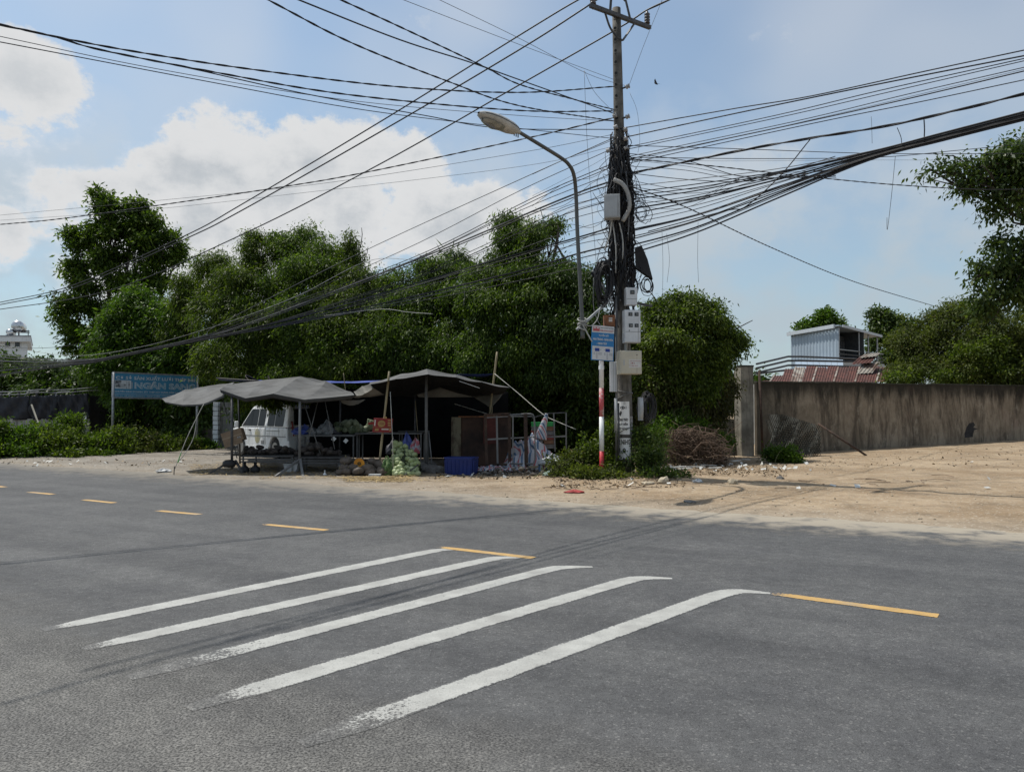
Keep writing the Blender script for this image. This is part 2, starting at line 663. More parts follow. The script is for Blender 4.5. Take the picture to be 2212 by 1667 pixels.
xs = axis([(-1600, -100, 150), (-100, -30, 4), (-30, -16, .6), (-16, 22, .22), (22, 40, 1), (40, 100, 6), (100, 1601, 150)])
ys = axis([(-300, -40, 40), (-40, 6, 4), (6, 9, .6), (9, 32, .22), (32, 48, .8), (48, 120, 6), (120, 1700, 150)])
gx, gy = np.meshgrid(xs, ys)
gzz = gz(gx, gy)
vv = np.stack([gx.ravel(), gy.ravel(), gzz.ravel()], 1)
nx, ny = len(xs), len(ys)
idx = np.arange(nx * ny).reshape(ny, nx)
quads = np.stack([idx[:-1, :-1].ravel(), idx[:-1, 1:].ravel(), idx[1:, 1:].ravel(), idx[1:, :-1].ravel()], 1)


def np_mesh(name, verts, quads, mat, parent=None, off=(0, 0, 0), smooth=False, uv=None):
    me = bpy.data.meshes.new(name)
    n, k = len(verts), quads.shape[1]
    me.vertices.add(n)
    me.vertices.foreach_set('co', (np.asarray(verts, np.float32) - np.array(off, np.float32)).ravel())
    m = len(quads)
    me.loops.add(m * k)
    me.loops.foreach_set('vertex_index', quads.astype(np.int32).ravel())
    me.polygons.add(m)
    me.polygons.foreach_set('loop_start', np.arange(0, m * k, k, dtype=np.int32))
    me.polygons.foreach_set('loop_total', np.full(m, k, np.int32))
    if smooth:
        me.polygons.foreach_set('use_smooth', np.ones(m, bool))
    me.update(calc_edges=True)
    me.validate()
    me.materials.append(mat)
    o = bpy.data.objects.new(name, me)
    COL.objects.link(o)
    if parent is not None:
        o.parent = parent
    else:
        o.location = off
    return o


ground = np_mesh('ground', vv, quads, dirt_mat(), smooth=True)
tag(ground, 'sandy bare earth beside the asphalt road', None, kind='structure')


def strip(e0, e1, z, name, mat, label):
    b = MB()
    rows = []
    for s in (-500, -60, -30, -15, 0, 15, 30, 60, 500):
        row = []
        for k in range(5):
            e = e0 + (e1 - e0) * k / 4
            p = RP + RD * s + RN * e
            row.append((p.x, p.y, z))
        rows.append(row)
    b.grid(rows)
    o = b.build(name, mat, base=(0, 0, 0))
    return tag(o, label, None, kind='structure')


road = strip(-40, .55, 0.0, 'road', asphalt('road_asphalt'), 'grey asphalt road running from left to right')

WHITES = [paint('white_road_paint', (.40, .40, .375), .475, fd) for fd in (.06, .06, .26, .12, .20)]
YELLOW = paint('yellow_road_paint', (.50, .31, .10), .40)


def stroke(px, w, name, mat, label=None, hook=False):
    pts = crom([G(*p) for p in px], 6)
    pts = [Vector((p.x, p.y, .0018 if 'stripe' in name else .0034)) for p in pts]
    L = [0]
    for a, b in zip(pts, pts[1:]):
        L.append(L[-1] + (b - a).length)
    rows, uvs = [], []
    rj = random.Random(len(px) * 31 + int(px[0][0]))
    for i, p in enumerate(pts):
        d = (pts[min(i + 1, len(pts) - 1)] - pts[max(i - 1, 0)]).normalized()
        s = Vector((-d.y, d.x, 0))
        ww = w * (1 + rj.uniform(-.05, .05)) * (min(1, .5 + 6 * L[i] / L[-1]) * min(1, .30 + 9 * (1 - L[i] / L[-1])) if 'stripe' in name else 1)
        rows.append([p - s * ww / 2, p + s * ww / 2])
        uvs.append(L[i] / L[-1])
    b = MB()
    b.grid(rows)
    o = b.build(name, mat, parent=road, recalc=False)
    me = o.data
    ul = me.uv_layers.new(name='UVMap')
    for lp in me.loops:
        ul.data[lp.index].uv = (uvs[lp.vertex_index // 2], float(lp.vertex_index % 2))
    for p in me.polygons:
        if p.normal.z < 0:
            p.flip()
    if label:
        o['label'] = label
    return o


def bar_line(a, b, hook):
    n = 7
    return [(a[0] + (b[0] - a[0]) * k / n, a[1] + (b[1] - a[1]) * k / n) for k in range(n + 1)] + hook


S = [bar_line((92, 1360.5), (925, 1191.5), [(955, 1187), (992, 1186.5)]),
     bar_line((178, 1401.5), (1045, 1210), [(1085, 1204), (1133, 1204)]),
     bar_line((278, 1464), (1170, 1233), [(1215, 1225), (1280, 1224)]),
     bar_line((405, 1530), (1345, 1256), [(1388, 1248), (1452, 1249)]),
     bar_line((650, 1607), (1545, 1286.5), [(1596, 1276.5), (1664, 1281)])]
for i, s in enumerate(S):
    stroke(s, .215, 'rumble_stripe', WHITES[i], 'thick white rumble stripe with worn left end')
for a, b_ in [((-205, 1023), (-160, 1027)), ((-40, 1046), (10, 1052)), ((61, 1062.5), (114, 1067.5)), ((178, 1079), (247, 1086)), ((338, 1102.5), (431, 1111)),
              ((568, 1132), (706, 1145)), ((945, 1181), (1153, 1205)), ((1668, 1281.5), (2027, 1330)), ((3000, 1470), (3900, 1600))]:
    stroke([((a[0] * 1.5 - b_[0] * .5) * 0 + a[0], a[1]), ((a[0] + b_[0]) / 2, (a[1] + b_[1]) / 2), b_], .135, 'lane_dash', YELLOW, 'yellow centre line dash')


# ------------------------------------------------------------------ foliage
def norm(a):
    return a / np.maximum(np.linalg.norm(a, axis=-1, keepdims=True), 1e-9)


def leaf_cloud(name, pos, outn, L, W, mat, parent=None, droop=.7, spread=.8, off=(0, 0, 0), rng=RNG, upw=.5):
    n = len(pos)
    d = norm(outn * .55 + np.array([0, 0, -1.0]) * droop + rng.normal(0, spread, (n, 3)) * .6)
    nn = norm(np.array([0, 0, 1.0]) * upw + outn * .5 + rng.normal(0, .75, (n, 3)))
    s = norm(np.cross(d, nn))
    ll = (L * rng.uniform(.5, 1.45, n))[:, None]
    ww = (W * rng.uniform(.7, 1.2, n))[:, None]
    up = norm(np.cross(s, d))
    v0 = pos
    v1 = pos + d * ll * .42 + s * ww * .5 + up * ww * .12
    v2 = pos + d * ll
    v3 = pos + d * ll * .42 - s * ww * .5 + up * ww * .12
    vs = np.stack([v0, v1, v2, v3], 1).reshape(-1, 3)
    qd = np.arange(4 * n).reshape(n, 4)
    return np_mesh(name, vs, qd, mat, parent, off)


def lobe3(l):
    px, py, rx, ry, Y = l[:5]
    c = P(px, py, Y)
    k = mpp(Y)
    rd = (l[5] if len(l) > 5 else (rx * .6 + ry * .6)) * k
    return np.array(c), np.array([rx * k, rd, ry * k])


def sample_lobes(lobes, nclump, per, clr, rng, shell=.55, front=True, zmin=.15, fill=.5):
    ls = [lobe3(l) for l in lobes]
    w = np.array([r[0] * r[2] + .3 * r[1] * (r[0] + r[2]) for _, r in ls])
    w /= w.sum()
    # every lobe breaks up into boughs of uneven size
    C, Rr, W = [], [], []
    for (c, r), wi in zip(ls, w):
        nb = max(4, int(rng.poisson(9)))
        u = norm(rng.normal(0, 1, (nb, 3)))
        rad = rng.uniform(.45, .98, nb)[:, None]
        sr = rng.uniform(.20, .50, nb)[:, None] * r * np.array([1, 1, .8])
        C.append(c + u * r * rad)
        Rr.append(sr)
        W.append(wi * (sr[:, 0] * sr[:, 2]) ** .8 / ((sr[:, 0] * sr[:, 2]) ** .8).sum())
    C.append(np.array([l[0] for l in ls]))
    Rr.append(np.array([l[1] for l in ls]) * .86)
    W.append(w * fill)
    C, Rr, W = np.concatenate(C), np.concatenate(Rr), np.concatenate(W)
    which = rng.choice(len(C), nclump, p=W / W.sum())
    u = norm(rng.normal(0, 1, (nclump, 3)))
    u[:, 2] = np.where((u[:, 2] < -.2) & (rng.random(nclump) < .5), -u[:, 2], u[:, 2])
    if front:                                       # fewer leaves at the back
        u[:, 1] = np.where((u[:, 1] > .3) & (rng.random(nclump) < .5), -u[:, 1], u[:, 1])
    rad = (shell + (1.05 - shell) * np.sqrt(rng.random(nclump)))[:, None]
    shoot = rng.random((nclump, 1)) < .12                      # shoots that stick out of the crown, mostly upwards
    u = np.where(shoot, norm(u + np.array([0, 0, .9])), u)
    rad = np.where(shoot, rad * rng.uniform(1.1, 1.8, (nclump, 1)), rad)
    c = C[which] + u * Rr[which] * rad
    nrm = norm(u)
    m = rng.poisson(per, nclump).clip(3)
    ii = np.repeat(np.arange(nclump), m)
    cs = clr * rng.uniform(.5, 1.35, nclump)[ii][:, None]
    off = rng.normal(0, 1, (len(ii), 3)) * cs * np.array([1, 1, .75])
    off[:, 2] -= np.abs(rng.normal(0, 1, len(ii))) * cs[:, 0] * .5
    pos = c[ii] + off
    o2 = norm(nrm[ii] + norm(off) * .55)
    keep = pos[:, 2] > zmin
    return pos[keep], o2[keep], ls


def limb(b, a, c, r0, r1, rng, n=7, wig=.12):
    a, c = np.array(a, float), np.array(c, float)
    pts, rs = [], []
    L = np.linalg.norm(c - a)
    o1 = rng.normal(0, wig, 3) * L
    for i in range(n + 1):
        t = i / n
        pts.append(a + (c - a) * t + o1 * math.sin(t * math.pi) + np.array([0, 0, .12 * L * math.sin(t * math.pi)]))
        rs.append(r0 + (r1 - r0) * t)
    b.tube(pts, rs, 7)


def tree(name, label, lobes, base, mat, bark, nclump, per, clr, L, W, droop=.7, group=None, seed=1, trunk_r=.18, shell=.55, cat='tree', spread=.8,
         front=True, twigs=True, zmin=.15, fork_at=None, fill=.22):
    rng = np.random.default_rng(seed)
    base = Vector(base)
    t = thing(name, base, label, cat, group)
    pos, o2, ls = sample_lobes(lobes, nclump, per, clr, rng, shell, front, zmin, fill)
    leaf_cloud('crown', pos, o2, L, W, mat, t, droop, spread, off=base, rng=rng)
    b = MB()
    cs = np.array([l[0] for l in ls])
    top = cs[np.argmax(cs[:, 2])]
    fork = np.array(base) * .55 + np.array([cs[:, 0].mean(), cs[:, 1].mean(), 0]) * .45
    fork[2] = base.z + max(.5, (cs[:, 2].min() - base.z) * .75)
    if fork_at is not None:
        fork = np.array(fork_at, float)
    limb(b, np.array(base) - np.array([0, 0, .1]), fork, trunk_r, trunk_r * .75, rng, wig=.05)
    for c in cs:
        limb(b, fork, c, trunk_r * (.55 if len(cs) < 14 else .26), trunk_r * .10, rng, wig=.12 if len(cs) < 14 else .05)
        if twigs:
            for _ in range(3):
                e = c + rng.normal(0, .4, 3) * np.array([1, .7, 1])
                limb(b, c * .8 + fork * .2, e, trunk_r * .16, .012, rng, n=4)
    b.build('trunk', bark, t, smooth=True)
    return t


BARK = M('bark', (.055, .046, .037), .95, var=.35, scale=9, bump=.6, bscale=30, stretch=(1, 1, .25))
BARKG = M('pale_bark', (.17, .15, .12), .95, var=.3, scale=9, bump=.5, bscale=30, stretch=(1, 1, .25))
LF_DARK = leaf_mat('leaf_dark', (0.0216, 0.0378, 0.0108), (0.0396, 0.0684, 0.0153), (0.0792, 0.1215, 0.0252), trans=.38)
LF_MID = leaf_mat('leaf_mid', (0.0270, 0.0486, 0.0108), (0.0576, 0.0954, 0.0162), (0.1350, 0.1872, 0.0288), trans=.45)
LF_OLIVE = leaf_mat('leaf_olive', (0.0288, 0.0468, 0.0108), (0.0630, 0.0954, 0.0180), (0.1395, 0.1755, 0.0306), trans=.45)
LF_FRESH = leaf_mat('leaf_fresh', (0.0270, 0.0540, 0.0108), (0.0558, 0.1044, 0.0162), (0.1125, 0.1755, 0.0252), trans=.42)
LF_GLOSS = leaf_mat('leaf_gloss', (0.0252, 0.0432, 0.0144), (0.0486, 0.0774, 0.0216), (0.0945, 0.1278, 0.0324), trans=.34, rough=.4)
LF_DRY = leaf_mat('leaf_dry', (0.0324, 0.0432, 0.0135), (0.0684, 0.0864, 0.0216), (0.1170, 0.1368, 0.0342), trans=.38, rough=.6, brown=(0.1170, 0.0810, 0.0405))
LF_VINE = leaf_mat('leaf_vine', (0.0270, 0.0288, 0.0135), (0.0522, 0.0540, 0.0216), (0.0855, 0.0882, 0.0306), trans=.3, rough=.7, brown=(0.0990, 0.0675, 0.0405))

GRP = 'trees massed behind the market stall'


def gb(px, Y):
    x = (px - CX) / FPX * Y
    return (x, Y, float(gz(x, Y)))


tree('tall_tree', 'tall broadleaf tree standing above the others at the far left', [
    (x_, y_, a_, b_, 41) for x_, y_, a_, b_ in [(219, 422, 18, 20), (236, 452, 28, 22), (297, 450, 24, 20), (280, 482, 40, 24), (332, 478, 20, 20), (250, 502, 38, 24), (203, 502, 28, 22), (150, 506, 16, 16), (180, 532, 22, 16), (302, 528, 44, 24),
     (360, 512, 22, 18), (386, 542, 20, 18), (346, 564, 38, 22), (240, 556, 46, 24), (163, 578, 24, 18), (190, 608, 36, 20), (270, 612, 50, 26), (340, 612, 40, 24), (150, 652, 26, 18), (132, 686, 22, 18), (206, 662, 42, 24), (285, 668, 46, 26),
     (165, 718, 28, 18), (232, 722, 46, 26), (192, 768, 30, 20), (250, 782, 36, 26), (154, 744, 14, 10), (212, 822, 28, 28), (245, 850, 20, 24)]],
    gb(250, 41.5), LF_MID, BARK, 1750, 24, .22, .26, .105, .5, seed=3, trunk_r=.26, shell=.35, fill=.02)
tree('leafy_tree', 'bushy dark green tree behind the blue signboard', [
    (300, 668, 48, 44, 38), (265, 735, 58, 58, 37.5), (345, 720, 60, 60, 37.5), (255, 800, 52, 44, 37), (330, 800, 60, 46, 37), (390, 690, 46, 60, 37.5),
    (400, 780, 56, 56, 37), (300, 850, 60, 40, 37.5), (385, 860, 60, 44, 37.5)],
    gb(320, 38.5), LF_FRESH, BARK, 2500, 28, .23, .22, .09, .7, GRP, seed=4, trunk_r=.2)
tree('bamboo_clump_tree', 'feathery olive green tree with arching tips left of the middle of the tree mass', [
    (420, 640, 42, 50, 34.5), (475, 600, 42, 44, 33.5), (560, 555, 36, 46, 33), (600, 590, 60, 50, 33), (520, 640, 70, 60, 32.5), (470, 690, 60, 60, 32), (560, 710, 80, 60, 31.5),
    (505, 780, 70, 50, 31), (600, 790, 60, 50, 31.5), (545, 538, 14, 10, 33.5), (545, 765, 60, 50, 34), (400, 730, 60, 60, 36.5), (440, 800, 50, 44, 36.5)],
    gb(520, 34), LF_OLIVE, BARKG, 3600, 32, .20, .19, .042, .85, GRP, seed=5, trunk_r=.14, spread=.7)
tree('fig_tree', 'round topped leafy tree rising between the feathery tree and the thin spire', [
    (640, 540, 50, 48, 33), (695, 560, 52, 46, 32.5), (655, 610, 70, 56, 32), (720, 630, 52, 60, 31.5), (650, 690, 80, 60, 31), (700, 760, 76, 56, 30.5), (640, 820, 60, 44, 30.5), (605, 530, 26, 26, 33), (585, 650, 60, 50, 32), (740, 590, 40, 40, 32.5)],
    gb(665, 33), LF_MID, BARK, 3100, 32, .19, .14, .052, 1.0, GRP, seed=6, trunk_r=.18)
tree('spire_tree', 'yellow green tree with one thin spire of leaves on top', [
    (757, 520, 8, 30, 31.5, 10), (758, 560, 18, 24, 31.5, 14), (772, 610, 44, 42, 31), (800, 660, 62, 52, 30.5), (755, 690, 60, 60, 30), (820, 730, 70, 56, 29.5), (770, 800, 70, 46, 29.5), (850, 650, 36, 40, 31), (730, 640, 50, 40, 31), (700, 720, 50, 50, 30)],
    gb(790, 32), LF_OLIVE, BARK, 2900, 32, .19, .14, .050, 1.0, GRP, seed=7, trunk_r=.16)
tree('willowy_tree', 'weeping light green tree in the middle of the tree mass', [
    (865, 620, 46, 40, 30.5), (930, 600, 46, 40, 30), (900, 670, 66, 54, 29.5), (980, 590, 36, 36, 30.5), (970, 660, 56, 52, 29.5), (890, 740, 70, 56, 29), (975, 745, 66, 60, 28.5), (900, 800, 56, 40, 29), (840, 690, 50, 50, 29.5), (1030, 640, 44, 50, 29.5), (840, 780, 50, 50, 29)],
    gb(920, 31), LF_MID, BARK, 3000, 32, .18, .135, .050, 1.1, GRP, seed=8, trunk_r=.16)
tree('palm_top', 'tuft of palm fronds poking out of the tree mass', [(985, 556, 34, 12, 33)], gb(985, 34), LF_GLOSS, BARK, 46, 14, .16, .5, .05, .9, seed=18, trunk_r=.12, twigs=False)
tree('tall_ficus', 'tree with a tall open tuft of leaves beside the lamp arm', [
    (1100, 500, 34, 34, 28.5), (1130, 530, 46, 40, 28), (1085, 560, 34, 34, 28.5), (1172, 492, 30, 14, 28.5), (1203, 484, 10, 12, 28.5), (1150, 600, 70, 44, 27.5), (1060, 610, 56, 46, 28.5), (1080, 680, 80, 60, 27.5),
    (1150, 690, 70, 60, 27), (1060, 770, 80, 56, 27.5), (1150, 790, 70, 56, 27)],
    gb(1110, 30), LF_MID, BARK, 3600, 32, .18, .132, .048, 1.15, GRP, seed=9, trunk_r=.2)
tree('shade_tree', 'dark leafy tree directly behind the lamp pole', [
    (1215, 620, 50, 52, 27), (1262, 640, 36, 56, 26.5), (1215, 700, 64, 60, 26.5), (1270, 730, 40, 60, 26), (1200, 790, 66, 56, 26.5), (1265, 810, 44, 56, 26), (1310, 760, 36, 70, 26.5), (1330, 850, 40, 50, 26)],
    gb(1240, 29), LF_DARK, BARK, 2600, 32, .18, .132, .050, 1.1, GRP, seed=10, trunk_r=.18)
tree('round_tree', 'round topped tree to the right of the utility pole', [
    (1425, 690, 40, 40, 25.8), (1475, 672, 44, 36, 25.5), (1526, 700, 44, 40, 25.6), (1556, 748, 32, 38, 25.8), (1400, 750, 44, 56, 25.6), (1460, 745, 60, 50, 25), (1516, 775, 46, 42, 25.4),
    (1395, 830, 44, 50, 25.4), (1450, 820, 56, 44, 25), (1505, 830, 46, 40, 25.6), (1455, 648, 14, 12, 25.6), (1504, 654, 16, 12, 25.6), (1590, 735, 14, 16, 26), (1560, 705, 14, 12, 25.8), (1404, 664, 12, 12, 25.8)],
    gb(1470, 26.5), LF_OLIVE, BARK, 3300, 32, .17, .125, .052, .8, seed=12, trunk_r=.17)
tree('vine_thicket', 'brown green creeper thicket hanging beside the concrete pillar', [
    (1440, 870, 60, 50, 25.2), (1500, 860, 52, 50, 26), (1545, 830, 26, 56, 27), (1490, 920, 56, 44, 26), (1410, 920, 44, 50, 25.7), (1545, 900, 24, 40, 27), (1360, 900, 40, 60, 25.8)],
    gb(1500, 26), LF_VINE, BARK, 2000, 28, .16, .13, .055, 1.0, seed=13, trunk_r=.08, cat='creeper')
# dark undergrowth behind the stall, each clump a shrub of its own
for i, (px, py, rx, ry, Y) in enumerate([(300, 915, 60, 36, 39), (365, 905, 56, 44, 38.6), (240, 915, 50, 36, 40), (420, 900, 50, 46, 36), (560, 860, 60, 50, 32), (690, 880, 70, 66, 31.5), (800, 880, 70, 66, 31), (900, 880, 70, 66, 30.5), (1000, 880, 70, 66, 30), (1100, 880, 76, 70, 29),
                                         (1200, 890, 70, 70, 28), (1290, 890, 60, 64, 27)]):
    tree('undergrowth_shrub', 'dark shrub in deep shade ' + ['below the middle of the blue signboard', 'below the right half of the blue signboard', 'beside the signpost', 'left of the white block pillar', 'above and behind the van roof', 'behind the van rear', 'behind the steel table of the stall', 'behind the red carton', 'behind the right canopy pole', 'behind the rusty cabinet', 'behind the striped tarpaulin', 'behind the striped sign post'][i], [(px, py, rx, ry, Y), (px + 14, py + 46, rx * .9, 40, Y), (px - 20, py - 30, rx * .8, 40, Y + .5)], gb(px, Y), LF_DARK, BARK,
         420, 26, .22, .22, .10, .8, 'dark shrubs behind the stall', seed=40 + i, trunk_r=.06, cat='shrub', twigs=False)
# the leafy branch that hangs in front of the parked van
tree('overhanging_branch', 'leafy bough hanging down over the roof of the white van', [
    (540, 858, 26, 10, 25.3, 14), (580, 860, 30, 11, 25.0, 14), (618, 858, 24, 9, 25.2, 14), (590, 874, 16, 6, 25.0, 9), (556, 846, 60, 12, 25.8, 18), (513, 868, 13, 14, 25.6, 12), (648, 862, 22, 8, 25.4, 12)],
    gb(590, 31.5), LF_OLIVE, BARK, 330, 20, .085, .12, .05, 1.0, seed=60, trunk_r=.05, cat='branch', zmin=1.5, twigs=False, fork_at=tuple(P(580, 835, 27.5)))
# left background
for i, (lb, lobes, Y) in enumerate([
        ('dark tree below the white building at the left edge', [(20, 800, 46, 34, 50), (70, 800, 46, 30, 50), (-40, 800, 50, 40, 50), (40, 840, 60, 36, 49)], 50),
        ('thin dark tree between the white building and the tall tree', [(120, 812, 42, 26, 47), (160, 830, 36, 30, 46), (105, 850, 44, 30, 46), (165, 860, 26, 30, 45)], 46.5)]):
    tree('background_tree', lb, lobes, gb(lobes[1][0], Y + .5), LF_DARK, BARK, 600, 26, .30, .30, .12, .6, seed=70 + i, trunk_r=.16)
# right background
tree('bright_small_tree', 'small bright green tree behind the metal shed', [(1780, 688, 22, 18, 62), (1796, 702, 16, 14, 62), (1745, 708, 12, 9, 62), (1770, 712, 26, 12, 62)], gb(1780, 62.5), LF_FRESH, BARK, 330, 20, .3, .34, .15, .3, seed=80, trunk_r=.14)
tree('roadside_tree', 'dark green tree at the right end of the metal shed', [(1903, 690, 24, 26, 58), (1905, 735, 30, 30, 58), (1938, 715, 28, 24, 57), (1965, 745, 30, 30, 56), (1930, 775, 40, 26, 57)], gb(1915, 58.5), LF_GLOSS, BARK,
     800, 26, .26, .28, .13, .5, seed=81, trunk_r=.16)
tree('creeper_mound', 'big mound of creepers and bushes behind the stained wall', [
    (1990, 745, 60, 50, 36), (2060, 710, 60, 48, 35.5), (2040, 770, 70, 50, 35), (2120, 730, 70, 70, 34.5), (2190, 740, 80, 80, 34), (1960, 800, 50, 34, 35), (2100, 800, 90, 46, 33.8), (2200, 800, 90, 46, 33.5), (2290, 720, 90, 90, 34),
    (2010, 690, 26, 16, 36), (2075, 672, 34, 20, 36)],
    gb(2120, 36.5), LF_DRY, BARK, 3600, 28, .18, .145, .06, .5, seed=82, trunk_r=.1, cat='bushes', zmin=1.0, fill=.2)
tree('fresh_creeper', 'fresh green creeper patch low on the mound behind the wall', [(2150, 800, 60, 26, 33.2), (2080, 812, 50, 20, 33.3), (1945, 818, 40, 18, 34.4), (2120, 760, 60, 30, 33.2)], gb(2150, 33.6), LF_OLIVE, BARK, 700, 24, .17, .14, .065, .5, seed=83,
     trunk_r=.05, cat='creeper', zmin=1.0, twigs=False)
tree('overhanging_tree', 'large leaved tree reaching into the picture at the right edge', [
    (2185, 330, 40, 34, 24), (2130, 352, 60, 26, 24), (2060, 358, 50, 14, 24), (2010, 366, 24, 10, 24), (2110, 390, 50, 26, 24), (2170, 400, 60, 40, 24), (2170, 450, 34, 22, 23.8), (2230, 380, 70, 80, 24), (2085, 400, 14, 8, 24),
    (2185, 520, 36, 34, 24), (2150, 570, 40, 30, 23.8), (2190, 590, 50, 50, 24), (2110, 598, 18, 10, 23.8), (2160, 625, 50, 34, 24), (2140, 655, 50, 24, 24.2), (2240, 560, 60, 110, 24), (2300, 450, 90, 160, 24)],
    (22.0, 25, float(gz(22.0, 25))), LF_GLOSS, BARK, 1250, 18, .20, .17, .085, .9, seed=84, trunk_r=.3, front=False, fork_at=(21.2, 25, 6.0), fill=.05)


# distant tree line
for i, px in enumerate(range(170, 1700, 118)):
    Y = 52 + (i * 7) % 11
    tree('distant_tree', 'distant tree glimpsed low behind the nearer trees', [(px, 850, 70, 36, Y), (px + 30, 820 + (i * 13) % 20, 50, 30, Y + 1), (px - 30, 835, 50, 34, Y)], gb(px, Y), LF_DARK, BARK, 330, 22, .45, .5, .24, .5,
         'distant trees behind', seed=200 + i, trunk_r=.2, twigs=False)


# low plants
def weed(name, label, lobes, base, mat, nclump, per, clr, L, W, seed, group=None, cat='bush', droop=-.1):
    rng = np.random.default_rng(seed)
    base = Vector(base)
    t = thing(name, base, label, cat, group)
    l0 = lobes[0]
    lobes = list(lobes) + [(l0[0] + rng.uniform(-1, 1) * l0[2], l0[1] - l0[3] * rng.uniform(.85, 1.25), l0[2] * .07, l0[3] * .32, l0[4] + rng.uniform(-.3, .3), l0[2] * .12) for _ in range(3)]
    pos, o2, ls = sample_lobes(lobes, nclump, per, clr, rng, .3, True, -5)
    zz = gz(pos[:, 0], pos[:, 1])
    keep = pos[:, 2] > zz + .01
    leaf_cloud('foliage', pos[keep], o2[keep], L, W, mat, t, droop, .9, off=base, rng=rng, upw=.8)
    b = MB()
    for c, r in ls:
        for _ in range(9):
            e = c + norm(rng.normal(0, 1, 3)) * r * .8
            g0 = np.array([base.x + rng.normal(0, .25) + (c[0] - base.x) * .6, base.y + rng.normal(0, .2) + (c[1] - base.y) * .6, 0])
            g0[2] = float(gz(g0[0], g0[1])) - .02
            limb(b, g0, e, .009, .004, rng, n=4, wig=.08)
    b.build('stems', M('weed_stem', (.13, .13, .06), .9, var=.3), t, smooth=True)
    return t


HG = 'weedy bushes along the left verge'
for i, (px, py, rx, ry, Y, m_) in enumerate([(30, 950, 60, 42, 27, LF_FRESH), (70, 938, 50, 40, 28, LF_MID), (120, 950, 56, 38, 27.6, LF_OLIVE), (150, 925, 26, 34, 29.2, LF_MID), (185, 958, 50, 32, 28.4, LF_MID), (240, 955, 46, 38, 29.4, LF_OLIVE),
                                             (290, 950, 46, 34, 30.8, LF_DRY), (340, 955, 44, 26, 31.6, LF_OLIVE), (390, 958, 40, 20, 32.8, LF_DRY), (435, 955, 26, 16, 33.4, LF_FRESH), (-40, 945, 60, 46, 26.6, LF_MID)]):
    lb = ['low thick bush at the left edge of the verge', 'bush in front of the black tarpaulin', 'olive bush near the end of the black tarpaulin', 'tall thin weed in front of the black tarpaulin', 'dark bush left of the signpost',
          'bush at the foot of the signpost', 'brownish bush below the middle of the blue signboard', 'olive weeds below the right half of the blue signboard', 'dry low weeds left of the white block pillar',
          'small fresh green bush at the foot of the white block pillar', 'bush just outside the left edge of the verge'][i]
    py, ry = py + 10 + (i * 7) % 5, ry * (.62 + .09 * ((i * 5) % 4))
    weed('weedy_bush', lb, [(px, py, rx, ry, Y), (px + rx * .4, py - ry * .55, rx * .4, ry * .5, Y), (px - rx * .5, py + ry * .5, rx * .6, ry * .5, Y - .4), (px + rx * .4, py + ry * .6, rx * .7, ry * .4, Y - .5)],
         gb(px, Y), m_, 480, 20, .13, .12, .06, 100 + i, HG)
PG = 'weeds around the foot of the utility pole'
for i, (lb, lobes, m_) in enumerate([
        ('low olive weeds in front and left of the striped post', [(1225, 1020, 34, 24, 18.6), (1262, 1028, 34, 18, 18.0), (1240, 995, 24, 20, 19)], LF_DRY),
        ('green bush between the striped post and the utility pole', [(1318, 960, 22, 44, 19.1), (1322, 1005, 24, 30, 18.8), (1275, 985, 26, 34, 19.2), (1328, 925, 10, 20, 19.2)], LF_OLIVE),
        ('dark glossy bush right of the utility pole foot', [(1400, 1000, 36, 36, 18.5), (1420, 1030, 40, 18, 18.1), (1385, 960, 20, 34, 18.9), (1465, 1032, 26, 10, 18.2)], LF_GLOSS),
        ('fresh green weeds beside the heap of dead branches', [(1450, 918, 40, 24, 24.2), (1418, 945, 18, 40, 21.5), (1490, 922, 36, 18, 24.4), (1560, 950, 18, 22, 24)], LF_FRESH),
        ('small bush at the foot of the stained wall', [(1690, 990, 22, 18, 24.2), (1668, 985, 14, 16, 24.4), (1712, 992, 16, 12, 24)], LF_FRESH),
        ('weeds low beside the striped post base', [(1300, 1035, 30, 12, 17.9), (1345, 1040, 30, 10, 17.8)], LF_DRY)]):
    c = lobe3(lobes[0])[0]
    weed('weed_bush', lb, lobes, (c[0], c[1], float(gz(c[0], c[1]))), m_, 330, 20, .10, .085, .045, 130 + i, PG)

# ------------------------------------------------------------------ text as flat lettering
def text_verts(s, bold=0.0):
    cu = bpy.data.curves.new('lettering', 'FONT')
    cu.body = s
    cu.size = 1.0
    cu.offset = bold
    cu.resolution_u = 2
    ob = bpy.data.objects.new('lettering', cu)
    COL.objects.link(ob)
    dg = bpy.context.evaluated_depsgraph_get()
    dg.update()
    me = bpy.data.meshes.new_from_object(ob.evaluated_get(dg))
    vs = [v.co.copy() for v in me.vertices]
    fs = [tuple(p.vertices) for p in me.polygons]
    bpy.data.objects.remove(ob)
    bpy.data.curves.remove(cu)
    bpy.data.meshes.remove(me)
    return vs, fs


